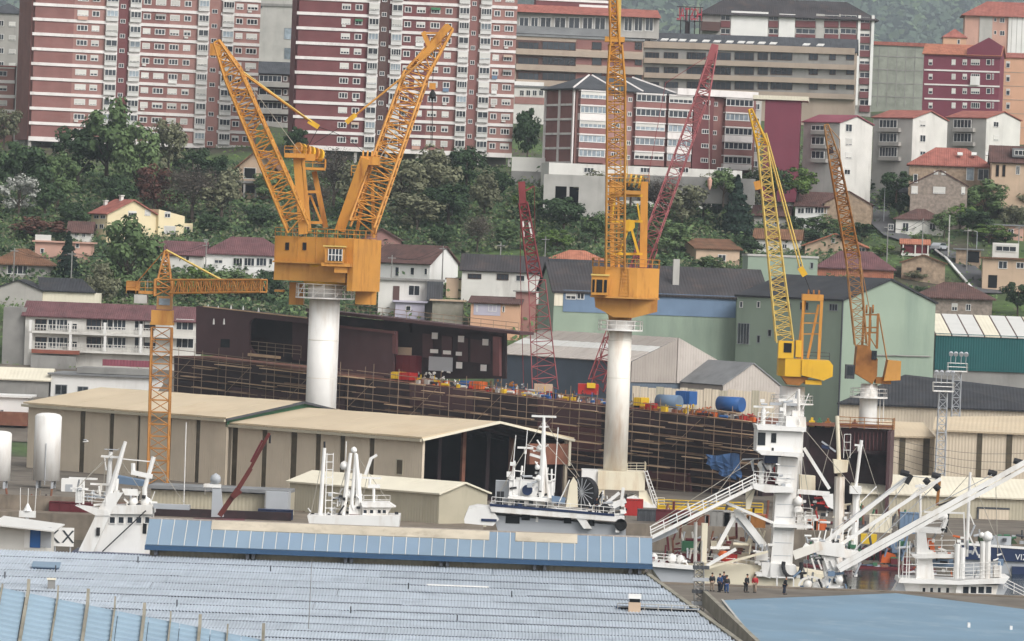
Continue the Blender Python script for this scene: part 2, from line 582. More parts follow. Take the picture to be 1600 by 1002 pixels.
mat('roof_blue_edge', '#34516f', .9, rough=.5, var=.1)
mat('sheet_sky', '#bcc5cf', .85, rough=.5, var=.1, scale=.5, stain='#98a1ac', stain_amt=.75, stain_scale=.45, rnd=.08)
mat('roof_blue_smooth', '#7496ae', .78, rough=.45, var=.14, scale=.12, stain='#90a9ba', stain_amt=.9, stain_scale=.3, wave=('Y', 1.1, .025))
mat('moss_concrete', '#8d887b', 1, var=.25, scale=.5, stain='#5e5c48', stain_amt=.7, stain_scale=.8)
mat('ochre', '#cc9040', .95, rough=.5, var=.1, scale=.35, stain='#94592c', stain_amt=.8, streak=True, stain_scale=1.0)
mat('ochre_rust', '#c48e46', .95, rough=.6, var=.14, scale=.35, stain='#8c4a1c', stain_amt=.65, streak=True, stain_scale=.5)
mat('yellow_steel', '#e0b02e', .95, rough=.5, var=.1, scale=.35, stain='#a8641c', stain_amt=.6, streak=True, stain_scale=.5)
mat('yellow_pale', '#d9bd6a', .95, rough=.5, var=.12, scale=.5, stain='#a9793a', stain_amt=.4)
mat('rust_steel', '#9a6630', .95, rough=.7, var=.25, scale=.6, stain='#5e3516', stain_amt=.7)
mat('rust_pale', '#a57a4c', .95, rough=.7, var=.2, scale=.6, stain='#6e4523', stain_amt=.6)
mat('tower_orange', '#b98040', .95, rough=.6, var=.18, scale=.6, stain='#7d431b', stain_amt=.6)
mat('red_steel', '#7c3336', 1, rough=.6, var=.15, scale=.6, stain='#6a2a2a', stain_amt=.5)
mat('red_pale', '#955254', 1, rough=.6, var=.15, scale=.6)
mat('paint_white', '#eceae6', .95, rough=.45, var=.06, scale=.3, stain='#ae9a80', stain_amt=.5, streak=True, stain_scale=.4)
mat('paint_white_rusty', '#e9e4da', .95, rough=.5, var=.08, scale=.3, stain='#b48a62', stain_amt=.55, streak=True, stain_scale=.5)
mat('paint_cream', '#e6dcc4', .95, rough=.5, var=.08, scale=.3, stain='#b79468', stain_amt=.5, streak=True, stain_scale=.5)
mat('paint_grey', '#a9acb0', 1, rough=.5, var=.1, scale=.3)
mat('paint_navy', '#22304f', 1, rough=.4, var=.1)
mat('paint_blue', '#2f5f9c', 1, rough=.45, var=.1, stain='#27507f', stain_amt=.5)
mat('paint_green', '#3e6e50', 1, rough=.5, var=.15)
mat('paint_red', '#a82b28', 1, rough=.5, var=.15)
mat('crane_brown', '#5b2a26', 1, rough=.6, var=.2)
mat('paint_maroon', '#5c1f26', 1, rough=.6, var=.15)
mat('balcony_brick', '#8a5344', 1, var=.2, scale=.6)
mat('paint_yellow', '#d9b52d', 1, rough=.5, var=.15)
mat('paint_orange', '#c9622c', 1, rough=.5, var=.15)
mat('tarp_blue', '#3d5e8a', 1, rough=.6, var=.3, scale=1.0, bump=.15)
mat('hull_primer', '#4e383a', 1, rough=.75, var=.18, scale=.3, stain='#45282c', stain_amt=.6, streak=True, stain_scale=.4)
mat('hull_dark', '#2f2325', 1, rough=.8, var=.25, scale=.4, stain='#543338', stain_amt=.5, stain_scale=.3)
mat('hull_red', '#5e3b3b', 1, rough=.75, var=.2, scale=.4)
mat('rust_deck', '#7a5040', 1, rough=.9, var=.3, scale=.6, stain='#94785f', stain_amt=.5)
mat('scaffold_tube', '#86725f', 1, rough=.6, var=.2, rnd=.3)
mat('scaffold_plank', '#b3977a', 1, rough=.9, var=.2, rnd=.3)
mat('cable', '#2a2a2c', 1)
mat('cable_pale', '#a8a296', 1)
mat('asphalt', '#5b5b5d', 1, var=.15, scale=.4)
mat('yard', '#756d63', .9, rough=.95, var=.3, scale=.25, stain='#4c463f', stain_amt=.8, stain_scale=.1)
mat('rubber', '#191919', 1)
mat('skin', '#b98a70', 1)
mat('trunk', '#4b4038', 1, var=.3, scale=2)
mat('cloth_navy', '#232a3a', 1)
mat('cloth_dark', '#2b2d30', 1)
mat('cloth_red', '#b03438', 1)
mat('cloth_tan', '#9c8c7c', 1)
mat('cloth_blue', '#33507c', 1)
mat('hair', '#2a211c', 1)
mat('letter_red', '#b04450', 1)
mat('letter_dark', '#3a3f44', 1)
mat('letter_white', '#e8ebee', 1)
leafmat('leaf_mid', '#3c4f2f', '#6a7d53', 1.05)
leafmat('leaf_dark', '#243424', '#475b3c', 1.0)
leafmat('leaf_bright', '#48632e', '#74884a', .95)
leafmat('leaf_olive', '#575945', '#7e7f64', 1.0)
leafmat('leaf_bare', '#4c4540', '#6f675c', .8)
leafmat('leaf_pine', '#18261f', '#2c3f33', .8)
leafmat('leaf_blossom', '#8c8f86', '#c9c9c2', .8)
leafmat('leaf_far', '#41523e', '#566852', .8)
leafmat('leaf_red', '#5a3a33', '#77564a', .8)
# ------------------------------------------------------------------ ground, water, quays, air
def ground_material():
    m = bpy.data.materials.new('ground_earth')
    m.use_nodes = True
    t = m.node_tree
    N, Lk = t.nodes, t.links
    bs = N['Principled BSDF']
    bs.inputs['Roughness'].default_value = 0.95
    tc = N.new('ShaderNodeTexCoord')
    n1 = N.new('ShaderNodeTexNoise'); n1.inputs['Scale'].default_value = 0.05; n1.inputs['Detail'].default_value = 8
    n2 = N.new('ShaderNodeTexNoise'); n2.inputs['Scale'].default_value = 0.6; n2.inputs['Detail'].default_value = 6
    Lk.new(tc.outputs['Object'], n1.inputs['Vector']); Lk.new(tc.outputs['Object'], n2.inputs['Vector'])
    r1 = N.new('ShaderNodeValToRGB')
    e = r1.color_ramp.elements
    e[0].position, e[0].color = 0.36, (*[v * .8 for v in lin('#544d3e')], 1)
    e[1].position, e[1].color = 0.6, (*[v * .8 for v in lin('#536b36')], 1)
    x = e.new(0.48); x.color = (*[v * .8 for v in lin('#4c5c36')], 1)
    Lk.new(n1.outputs[0], r1.inputs[0])
    mr = N.new('ShaderNodeMapRange'); mr.inputs[1].default_value, mr.inputs[2].default_value = .3, .7
    mr.inputs[3].default_value, mr.inputs[4].default_value = .6, 1.2
    Lk.new(n2.outputs[0], mr.inputs[0])
    mu = N.new('ShaderNodeMix'); mu.data_type = 'RGBA'; mu.blend_type = 'MULTIPLY'; mu.inputs[0].default_value = 1
    Lk.new(r1.outputs[0], mu.inputs[6]); Lk.new(mr.outputs[0], mu.inputs[7])
    Lk.new(mu.outputs[2], bs.inputs['Base Color'])
    MATS['ground_earth'] = m
ground_material()

def sheet(name, ys, xs, m, zf, kind='structure'):
    mb = MB()
    nx = len(xs)
    for y in ys:
        for x in xs: mb.v.append((x, y, zf(x, y)))
    for j in range(len(ys) - 1):
        for i in range(nx - 1):
            a = j * nx + i
            mb.f.append((a, a + 1, a + nx + 1, a + nx))
    return ob(name, mb, m, kind=kind, smooth=True)

ys = [-100, 120, 300, 508, 509, 620.9, 621, 700, 745, 770]
ys += [790 + 7 * i for i in range(60)] + [1210 + 30 * i for i in range(10)] + [1510 + 90 * i for i in range(76)]
xs = [-1400 + 14 * i for i in range(201)]
sheet('ground', ys, xs, 'ground_earth', TZ)
ob('yard_pavement', MB().box(-500, 500, 621.3, 760, 2.6, 3.006), 'yard', kind='structure')
sheet('yard_slope', [759 + 6 * i for i in range(13)], xs, 'yard', lambda x, y: TZ(x, y) + .12)
ob('market_pavement', MB().box(-500, 500, 130, 508.2, 2.6, 3.006), 'yard', kind='structure')
wm = mat('sea_water', '#2c3a3c', .8, rough=.12, var=.2, scale=.3, bump=.08, spec=.5)
ob('water', MB().poly([(-500, 508.1, 0), (500, 508.1, 0), (500, 621.4, 0), (-500, 621.4, 0)]), 'sea_water', kind='structure')
mat('quay_stone', '#7d7265', 1, var=.3, scale=.5, stain='#4a443c', stain_amt=.7, streak=True, stain_scale=.6)
q = ob('quay', MB().box(-500, 500, 620.2, 621.28, -4, 3.15), 'quay_stone', kind='structure')
ob('quay', MB().box(-500, 500, 508.3, 509.6, -4, 3.15), 'quay_stone', kind='structure')
ob('quay', MB().box(-90, -2.5, 596, 621.2, -4, 2.98), 'quay_stone', kind='structure')
# the air over the town: one even box of thin haze
hz = MB().box(-1450, 1450, -150, 8500, -7, 800)
hm = bpy.data.materials.new('haze_air')
hm.use_nodes = True
hm.node_tree.nodes.clear()
ho = hm.node_tree.nodes.new('ShaderNodeOutputMaterial')
hv = hm.node_tree.nodes.new('ShaderNodeVolumePrincipled')
hv.inputs['Color'].default_value = (0.8, 0.9, 1.0, 1)
hv.inputs['Density'].default_value = 0.00007
hv.inputs['Anisotropy'].default_value = 0.0
hm.node_tree.links.new(hv.outputs[0], ho.inputs['Volume'])
MATS['haze_air'] = hm
hzo = ob('haze', hz, 'haze_air', kind='stuff')
K = 16.0 / 9.0
# ------------------------------------------------------------------ blocks of flats
def tower(b, xR, rows0, pitch, nb, brick_spans, blanks, wins, bays, strips, rng, th=13.0, top_extra=3, label=None):
    """bands every storey; spans in picture columns measured at row `rows0[1]`"""
    X = lambda px: b.L(px, 100)[0]
    z0 = b.e                      # top of band 0 at the reference corner
    st = pitch * b.d / FPX
    W = X(xR)
    zb = z0 - nb * st             # top of the lowest band
    ztop = z0 + top_extra * st
    body = MB().box(0.02, W - .02, 1.2, th, zb - .7, ztop)
    ob('core', body, brick_spans[0][2], b.root)
    for a, c, m in brick_spans:
        xa, xc = max(0, X(a)), min(W, X(c))
        ob('brick_wall', MB().box(xa + .003, xc - .003, 0, 1.2, zb - .7, ztop), m, b.root)
    segs = []
    cur = 0.0
    for a, c in sorted(strips):
        segs.append((cur, X(a))); cur = X(c)
    segs.append((cur, W))
    # recessed stair strips: a darker slot standing back between two side cheeks
    bw = .2 * st
    for k in range(-top_extra, nb + 1):
        z = z0 - k * st
        for a, c in segs:
            ob('floor_band', MB().box(a, c, -.22, .0, z - bw - (.3 if k == nb else 0), z), 'band_white', b.root)
    for k in range(-top_extra, nb):
        z = z0 - k * st
        for a, c in wins:
            xa, xc = X(a), X(c)
            u = rng.random()
            n = 2 if xc - xa < 1.75 else 3
            bl = 0 if u < .45 else (.92 if u < .72 else rng.choice([.35, .5, .65]))
            b.winm((xa + xc) / 2, z - .54 * st, xc - xa, .40 * st, n, bl, t=.14)
            if rng.random() < .09: ob('air_conditioner', MB().box(xa + .1, xa + .9, -.4, -.02, z - .9 * st, z - .78 * st), 'render_white', b.root)
            elif rng.random() < .06: ob('laundry', MB().box(xa, xc - .2, -.5, -.45, z - 1.0 * st, z - .77 * st), rng.choice(['render_clean', 'blue_wall', 'render_pink', 'render_lilac']), b.root)
            elif rng.random() < .05: ob('awning', MB().slab([(xa, -.75, z - .5 * st), (xc, -.75, z - .5 * st), (xc, -.1, z - .34 * st), (xa, -.1, z - .34 * st)], .06), rng.choice(['paint_green', 'render_tan', 'concrete']), b.root)
        for a, c in bays:
            xa, xc = X(a), X(c)
            zz = z - bw - .01
            ob('bay', MB().box(xa, xc, -.75, -.225, zz - st + bw + .05, zz + .02), 'bay_white', b.root)
            u = rng.random()
            b.winm((xa + xc) / 2, z - .47 * st, (xc - xa) * .93, .43 * st, rng.choice([2, 3, 3, 4]), 0 if u < .75 else .9, y=-.78, t=.1,
                   pn=rng.choice(['glass', 'glass', 'glass_light']))
        for (a, c) in strips:
            xa, xc = X(a), X(c)
            b.winm((xa + xc) / 2 - .1, z - .95 * st, (xc - xa) * .5, .3 * st, 2, 0, t=.09)
    # ground floor on posts
    zg = zb - .7 - bw
    n = max(4, int(W / 6))
    for i in range(n + 1):
        x = .4 + (W - .8) * i / n
        ob('post', MB().box(x - .3, x + .3, .2, .9, -2, zb - .7), 'render_grey', b.root)
    ob('ground_floor', MB().box(.5, W - .5, 5, th - 1, -2, zb - .7), 'render_grey', b.root)
    ob('roof', MB().box(-.3, W + .3, -.3, th + .3, ztop, ztop + .8), 'band_white', b.root)
    return W, st

rng = random.Random(3)
b = Bld('apartment_tower', 'pinkish brick tower of flats with white bands, behind the left crane boom', 'apartment block', 52, 4, 588*K, 18, base=240,
        group='brick towers with white bands')
tower(b, 404, (0, 0), 23.2, 9, [(52, 113, 'brick_red'), (113, 181, 'brick_pink'), (181, 199, 'brick_dark'), (199, 262, 'brick_red'), (262, 323, 'brick_pink'),
                                (323, 342, 'brick_pink'), (342, 404, 'brick_pink')], None,
      [(118, 135), (141, 153), (221, 233), (240, 256), (263, 278), (285, 296), (366, 377), (383, 400)],
      [(162, 181), (199.5, 217), (306, 323), (344, 362)], [(182, 198.5), (324.5, 342)], rng)
b = Bld('apartment_tower', 'dark red brick tower of flats with white bands, behind the leaning right boom', 'apartment block', 464, 18, 578*K, 7, base=262,
        group='brick towers with white bands')
tower(b, 805, (0, 0), 23.1, 9, [(464, 520, 'brick_dark'), (520, 590, 'brick_dark'), (590, 606, 'brick_brown'), (606, 668, 'brick_dark'), (668, 731, 'brick_red'),
                                (731, 746, 'brick_red'), (746, 806, 'brick_pink')], None,
      [(531, 545), (552, 564), (629, 640), (648, 662), (670, 685), (693, 704), (769, 779), (786, 800)],
      [(573, 589.5), (609, 626), (714, 730.5), (748, 765)], [(590.5, 606), (731.5, 746)], rng)

def plain(name, label, px, py, d, phi, pxR, base, th, wall, roof=None, rise=.4, kind='flat', group=None, cat='apartment block', ov=.3, down=3, rowR=None):
    b = Bld(name, label, cat, px, py, d * K, phi, base=base, group=group)
    b.W = b.L(pxR, py if rowR is None else rowR)[0]
    gable(b, b.W, th, b.e, rise, wall, roof or 'roof_grey', kind, ov=ov, down=down)
    b.T = th
    return b

# left edge
b = plain('apartment_block', 'pale grey block of flats with dark hipped roof at the left edge', -22, 20, 640, -8, 33, 200, 10, 'render_grey', 'slate', 2.2, 'hip')
for k in range(4):
    y = 36 + 21.5 * k
    b.win((-2, y - 4, 6, y + 5), 2, 0); b.win((14, y - 2, 24, y + 6), 2, .9)
b = plain('apartment_block', 'low pink brick block with white bands under the grey block at the left edge', -20, 104, 600, -8, 23, 230, 9, 'brick_pink', 'tile_red', .3, 'flat')
for k in range(4):
    y = 104 + 23 * k
    b.bx('floor_band', (-20, y - 2, 23, y + 3), -.15, 0, 'band_white')
    b.win((-8, y + 7, 11, y + 15), 3, [0, .5, .9, 0][k])
b.bx('corner_strip', (22.9, 100, 33, 235), .3, 3, 'render_clean')
# between the towers
b = plain('apartment_block', 'plain pale concrete block seen between the two brick towers', 398, -10, 660, -4, 475, 150, 12, 'concrete_pale')
for y in (44, 75): b.win((444, y, 463, y + 18), 1, 0, 'grey_frame', 'glass_light')
b.win((404, 9, 410, 13), 1, 0, 'grey_frame')
b.bx('ledge', (400, 6, 470, 10), -.3, 0, 'concrete')
b = plain('apartment_block', 'low dark brick block with glazed balconies between the two brick towers', 396, 114, 625, -4, 466, 260, 12, 'brick_brown', 'slate', 2.6, 'gx', ov=.4)
for k in range(5):
    y = 118 + 21 * k
    b.win((405, y, 440, y + 10), 5 if k != 1 else 3, 0, pn='glass')
    b.bx('balcony', (402, y + 10.5, 452, y + 18), -1.2, -.02, 'render_grey')
    b.win((443, y + 1, 449, y + 9), 1, 0)

# brown and tan office-like blocks
b = plain('apartment_block', 'long brown block with dark window strips and grey roof terrace, behind the middle crane boom', 806, 56, 668, 8, 1006, 170, 14, 'render_tan', 'roof_grey', .5)
for k, y in enumerate((66, 90, 114)):
    b.bx('brick_band', (806, y - 2, 900, y + 13), -.03, 0, 'brick_brown')
    b.bx('brick_band', (900.3, y - 2, 1004, y + 13), -.03, 0, 'brick_red')
    for a, c, n in ((809, 842, 4), (847, 899, 6), (925, 940, 1), (992, 1003, 2)): b.win((a, y, c, y + 12), n, 0, 'brown_frame', y=-.04)
    b.bx('parapet', (806, y + 14, 1005, y + 23), -.9, -.04, 'render_tan')
b.bx('canopy', (804, 128, 850, 134), -1.5, 0, 'render_clean')
b.bx('terrace_wall', (806, 43, 955, 55), 1.5, 2, 'roof_grey')
f = b.at(4)
f.bx('penthouse', (808, 23, 1030, 56), 0, 6, 'render_grey')
for a, c in ((811, 826), (829, 841), (844, 861), (866, 884), (888, 906), (910, 926), (929, 946), (975, 988), (991, 1004), (1008, 1021)):
    f.win((a, 27, c, 49), 2, 0, 'white_frame', t=.16)
x0, x1, z0, z1 = f.rect(806, 10, 1032, 24)
ob('roof', MB().exx([(2.2, z0), (12, z0), (11, z1), (8, z1)], x0, x1), 'tile_red', b.root)
x0, x1, z0, z1 = b.at(9).rect(838, -2, 952, 17)
ob('attic', MB().box(x0, x1, 9.5, 13, z0, z1), 'brick_dark', b.root)
b.at(9).bx('attic_band', (905, 8, 950, 16), .3, .5, 'render_clean')
b.at(9).bx('attic_band', (838, -1, 952, 3), .3, .5, 'render_clean')
b = plain('apartment_block', 'small white annex with windows above the big round tree', 804, 136, 640, -4, 852, 172, 8, 'render_white')
for x in (812, 822, 832, 842): b.win((x, 141, x + 7, 150), 2, 0)
b.bx('brick_band', (804, 152, 851, 163), -.1, 0, 'brick_pink')

b = plain('apartment_block', 'long tan block with skylights in its grey roof, behind the red crane tip', 1006, 71, 672, -5, 1338, 180, 14, 'render_tan', 'slate', 3.2, 'gx', ov=.3)
W = b.W
for k, y in enumerate((82, 105, 128)):
    b.bx('brick_band', (1006, y - 1, 1335, y + 14), -.03, 0, 'concrete')
    for i, (a, c) in enumerate(((1008, 1030), (1037, 1060), (1073, 1103), (1110, 1142), (1148, 1178), (1184, 1200), (1204, 1238), (1264, 1278), (1296, 1306), (1322, 1335))):
        b.win((a, y, c, y + 12), 4 if c - a > 20 else 2, 0, 'brown_frame', y=-.04)
    b.bx('parapet', (1006, y + 14, 1336, y + 22), -1.0, -.04, 'render_tan')
b.bx('fascia', (1006, 70, 1336, 80), -.5, -.04, 'render_tan')
for px in (1010, 1022, 1038, 1052, 1066, 1083, 1103, 1120, 1140, 1158, 1172, 1190, 1208, 1260, 1282):
    x, z = b.L(px, 63, 3)
    ob('skylight', MB().slab([(x - .9, 2.3, b.e + 1.2), (x + .6, 2.3, b.e + 1.2), (x + 1.0, 3.4, b.e + 1.72), (x - .5, 3.4, b.e + 1.72)], .25), 'skylight', b.root)

b = plain('apartment_block', 'wide block with dark overhanging roof and white wall panels, behind the roof letters', 1098, 22, 715, 1, 1366, 190, 14, 'render_grey', 'roof_dark_stain', 4.5, 'hip', ov=1.2)
b.bx('wall_panel', (1142, 18, 1200, 60), -.3, 0, 'render_clean')
b.bx('wall_panel', (1217, 22, 1242, 62), -.3, 0, 'render_clean')
for a, c in ((1126, 1141), (1201, 1216), (1243, 1274), (1288, 1310), (1313, 1338)):
    for k in range(3 if a < 1280 else 2):
        y = 24 + 21 * k
        b.bx('spandrel', (a, y + 9, c, y + 19), -.4, 0, 'brick_dark')
        b.win((a, y, c, y + 8), 3 if c - a > 18 else 2, 0)
for a, c in ((1274.5, 1287.5), (1310.3, 1312.8)): b.bx('wall_panel', (a, 22, c, 70), -.25, 0, 'concrete_pale')
for k in range(7):
    y = 27 + 21.5 * k
    b.bx('spandrel', (1343, y + 9, 1359, y + 19), -.5, 0, 'brick_dark')
    b.win((1343, y, 1359, y + 9), 2, .5 if k % 2 else 0)
b.bx('pier', (1338.5, 24, 1342.6, 165), -.6, 0, 'render_clean'); b.bx('pier', (1359.5, 24, 1364, 165), -.6, 0, 'render_clean')
b.bx('attic', (1096, 34, 1125, 48), -3, 0, 'brick_brown')
# rooftop letters seen from behind
bs = Bld('roof_sign', 'red rooftop sign letters seen from behind on a dark frame', 'sign', 1057, 31, 690*K, 1, base=52)
def text_obj(body, name, m, size, parent, loc, rot, mirror=False, depth=.05, sx=1.0):
    cu = bpy.data.curves.new(name, 'FONT')
    cu.body = body; cu.size = size; cu.extrude = depth; cu.resolution_u = 2
    t = bpy.data.objects.new(name, cu); col.objects.link(t)
    dg = bpy.context.evaluated_depsgraph_get()
    me = bpy.data.meshes.new_from_object(t.evaluated_get(dg))
    bpy.data.objects.remove(t)
    for v in me.vertices: v.co.x *= (-sx if mirror else sx)
    if mirror: me.flip_normals()
    me.materials.clear(); me.materials.append(MATS[m])
    me.name = name
    return link_rot(name, me, parent, loc, rot)
def link_rot(name, me, parent, loc, rot):
    o = link(name, me, parent, loc); o.rotation_euler = rot
    return o
x1, z1 = bs.L(1099, 12); x0, z0 = bs.L(1057, 31)
fr = MB()
for px in (1064, 1072, 1078, 1086, 1094): fr.tube((bs.L(px, 30)[0], .1, -.5), (bs.L(px, 14)[0], .1, z1), .12, 4)
for z in (z0 - .2, z0 + 1.1, z1): fr.tube((x0, .1, z), (x1, .1, z), .1, 4)
fr.box(x0 + 2.2, x1 - 3, .3, 2.2, -.5, z0 - .35)
ob('sign_frame', fr, 'hull_dark', bs.root)
cw = (x1 - x0) / 6
for i, c in enumerate('LATSOH'):
    text_obj(c, 'letter', 'letter_red', (z1 - z0) * 1.35, bs.root, (x0 + cw * (i + 1) - .15, -.05, z0), (math.pi / 2, 0, 0), mirror=True, depth=.08, sx=.42)

b = plain('apartment_block', 'bare grey block wrapped in pale scaffold netting, beside the maroon block', 1360, 70, 730, 2, 1446, 190, 13, 'concrete_net', 'tile_red', .9, 'flat', ov=.4)
for k in range(4): b.bx('net_seam', (1360, 88 + 21 * k, 1445, 89.5 + 21 * k), -.08, 0, 'concrete')
for x in range(1372, 1445, 14): b.bx('net_seam', (x, 70, x + 1.2, 168), -.06, 0, 'concrete')
b = plain('apartment_block', 'deep maroon block with white floor bands and a gabled stair top', 1444, 84, 655, -10, 1563, 200, 12, 'render_maroon', 'tile_orange', 2.4, 'gx', ov=.4)
for y in (111, 133.5, 156): b.bx('floor_band', (1444, y - 1.2, 1562, y + 1.2), -.15, 0, 'band_white')
for k in range(4):
    y = 93 + 22.5 * k
    for a, c, n, bl in ((1451, 1457, 1, .5), (1487, 1493, 1, 1), (1504, 1511, 2, .5), (1541, 1548, 1, 0), (1517, 1531, 4, 0 if k % 2 else .6), (1550, 1553, 1, 0)): b.win((a, y, c, y + 9), n, min(bl, .95))
b.bx('laundry_sheet', (1516, 119, 1531, 133), -.6, -.55, 'render_clean')
f = b.at(-.6)
x0, x1, z0, z1 = f.rect(1511, 66, 1564, 90)
ob('stair_top', MB().ext([(x0, z0), (x1, z0), (x1, z1 - .6), ((x0 + x1) / 2 + 1, z1 + 1.1), (x0, z1 - 1.6)], -.3, 6), 'render_maroon', b.root)
b = plain('apartment_block', 'peach coloured block beside the maroon one at the right edge', 1564, 90, 662, -3, 1630, 230, 11, 'render_peach', 'tile_red', 1.2, 'gx')
for k in range(5):
    y = 96 + 21.5 * k
    b.win((1572, y, 1578, y + 10), 1, .3); b.bx('floor_band', (1564, y + 17, 1620, y + 18), -.06, 0, 'render_tan')
b = plain('apartment_block', 'beige upper block with red tiled roof and white panel wall in the top right corner', 1508, 24, 760, -3, 1640, 130, 13, 'render_pink', 'tile_red', 4, 'hip', ov=1.0)
b.bx('wall_panel', (1575, 26, 1640, 84), -.4, 0, 'render_clean')
for x in range(1580, 1640, 8): b.bx('panel_joint', (x, 26, x + .8, 84), -.44, -.4, 'render_grey')
b.bx('wall_panel', (1530, 24, 1550, 84), -.2, 0, 'concrete_pale')
for y in (28, 48): b.win((1553, y, 1557, y + 6), 1, 0); b.win((1562, y, 1570, y + 8), 2, 0)
b = plain('house', 'small house with red roof between the netted and the beige block', 1474, 58, 745, -3, 1510, 120, 9, 'render_peach', 'tile_red', 2.2, 'hip', cat='house')
b.win((1496, 62, 1500, 69), 1, 0)

# big brick block of flats on the slope
b = Bld('apartment_block', 'long brick block of flats with glazed white balconies, above the hillside trees', 'apartment block', 899, 140, 556 * K, 24, base=285)
W = b.L(1180, 150)[0]
Zt = b.e
st = 22.7 * b.d / FPX
X = lambda px: b.L(px, 195)[0]
lf0 = b.left(13)
TB = 13.0
for TB in [9 + .25 * i for i in range(60)]:
    if b.left(TB).L(853, 150)[0] > 0: break
xs_ = [(899, 945, 'brick_pink'), (945, 987, 'brick_pink'), (987, 1080, 'brick_red'), (1080, 1111, 'brick_dark'), (1111, 1180, 'brick_red')]
ob('core', MB().box(.02, W, 1, TB, -3, Zt), 'brick_red', b.root)
for a, c, m in xs_: ob('brick_wall', MB().box(max(0, X(a)) + .003, X(c) - .003, (-1.0 if m == 'brick_dark' and a > 1000 else 0), 1, Zt - 5 * st - .2, Zt), m, b.root)
for t in (.02, .5, .98): ob('pier', MB().box(-.28, .0, TB * t - .3, TB * t + .3, -2, Zt), 'band_white', b.root)
for k in range(5):
    z = Zt - k * st
    ob('floor_band', MB().box(-.2, .0, 0, TB, z - st - .3, z - st + .12), 'band_white', b.root)
    for a, c, n in ((902, 944, 6), (989, 1036, 6), (1040, 1078, 5), (1129, 1173, 6)):
        rr = rng.random()
        ob('balcony', MB().box(X(a), X(c), -1.1, -.01, z - st, z - .62 * st), 'band_white' if rr < .3 else 'brick_red', b.root)
        b.winm((X(a) + X(c)) / 2, z - .34 * st, (X(c) - X(a)) * .98, .5 * st, n, 0 if rr < .7 else .5, y=-.95, t=.14, pn='glass' if rng.random() < .6 else 'glass_light')
        ob('floor_band', MB().box(X(a), X(c), -1.2, -.02, z - .09 * st, z - .015), 'band_white', b.root)
    for px in (962, 1099): b.winm(X(px), z - .95 * st + (.5 * st if px > 1000 else .6 * st), 1.6, .9, 3, 0, t=.12, y=-1.0 if px > 1000 else 0)
    for px in (983, 1117): b.winm(X(px), z - .5 * st, .9, .9, 2, 0, t=.12)
rb = MB()
xr = X(1052)
A, B_, C_, D_ = (-.8, -.8, Zt), (xr, -.8, Zt), (xr, TB + .8, Zt), (-.8, TB + .8, Zt)
P1, P2 = (6, TB / 2, Zt + 2.9), (xr - 6, TB / 2, Zt + 2.9)
rb.slab([A, B_, P2, P1], .25); rb.slab([D_, A, P1], .25); rb.slab([B_, C_, P2], .25); rb.slab([C_, D_, P1, P2], .25)
ob('roof', rb, 'slate', b.root)
rg = MB()
rg.beam((-.8, -.8, Zt + .32), (6, TB / 2, Zt + 3.2), .35, .2); rg.beam((xr, -.8, Zt + .32), (xr - 6, TB / 2, Zt + 3.2), .35, .2)
for px in (960, 1000): rg.beam((X(px), -.8, Zt + .32), (X(px) - 2, TB / 2, Zt + 3.2), .3, .2)
ob('roof_ridge_cap', rg, 'band_white', b.root)
ob('fascia', MB().box(xr + .02, W, -1.4, TB, Zt + .02, Zt + 1.3), 'band_white', b.root)
ob('end_wing', MB().box(W + .02, X(1196), 2, TB, -3, Zt + .5), 'concrete_pale', b.root)
for k in range(5): b.winm(X(1186), Zt - (k + .5) * st, 2.0, 1.2, 3, 0, y=1.95)
b = Bld('end_wall_block', 'windowless maroon end block with a cream roof slab, at the right of the brick block', 'apartment block', 1196, 154, 985, -4, base=290)
x1 = b.L(1250, 200)[0]
ob('wall', MB().box(0, x1, 0, 10, -3, b.e - .2), 'render_maroon', b.root)
ob('roof_slab', MB().box(-2.4, x1 + 1.4, -.5, 10.5, b.e - .2, b.e + .6), 'shed_cream', b.root)
b = Bld('shop_front', 'low white ground floor with small windows under the brick block', 'building', 858, 254, 975, 14, base=292)
x1 = b.L(1160, 260)[0]
ob('wall', MB().box(0, x1, 0, 6, -3, b.e), 'render_white', b.root)
for a in (912, 1000, 1060, 1120): b.win((a, 262, a + 16, 270), 3, 0)

# retaining terraces below it
b = Bld('retaining_wall', 'pale concrete retaining wall with dark garage openings below the long brick block', 'wall', 850, 272, 540*K, -8, base=320)
x1 = b.L(952, 275)[0]
e = b.e
wb = MB()
for a, c in ((850, 868), (886, 890), (905, 952)): wb.box(b.L(a, 280)[0], b.L(c, 280)[0], 0, .5, -2, e - 2.2)
wb.box(0, x1, 0, .5, e - 2.2, e)
ob('wall', wb, 'concrete_pale', b.root)
ob('garage_back', MB().box(0, x1, 2.5, 3, -2, e - .3), 'dark_opening', b.root)
b = Bld('retaining_wall', 'long grey terrace wall behind the middle crane sheaves', 'wall', 956, 272, 545*K, -12, base=296)
ob('wall', MB().box(0, b.L(1180, 280)[0], 0, .4, -2, b.e), 'concrete', b.root)
b = Bld('retaining_wall', 'white wall below the dark round tree beside the second tower', 'wall', 800, 245, 562*K, -3, base=285)
ob('wall', MB().box(0, b.L(852, 245)[0], 0, .4, -2, b.e), 'render_white', b.root)
ob('wall_base', MB().box(0, b.L(852, 245)[0], -.3, 0, -2, b.e * .45), 'concrete', b.root)

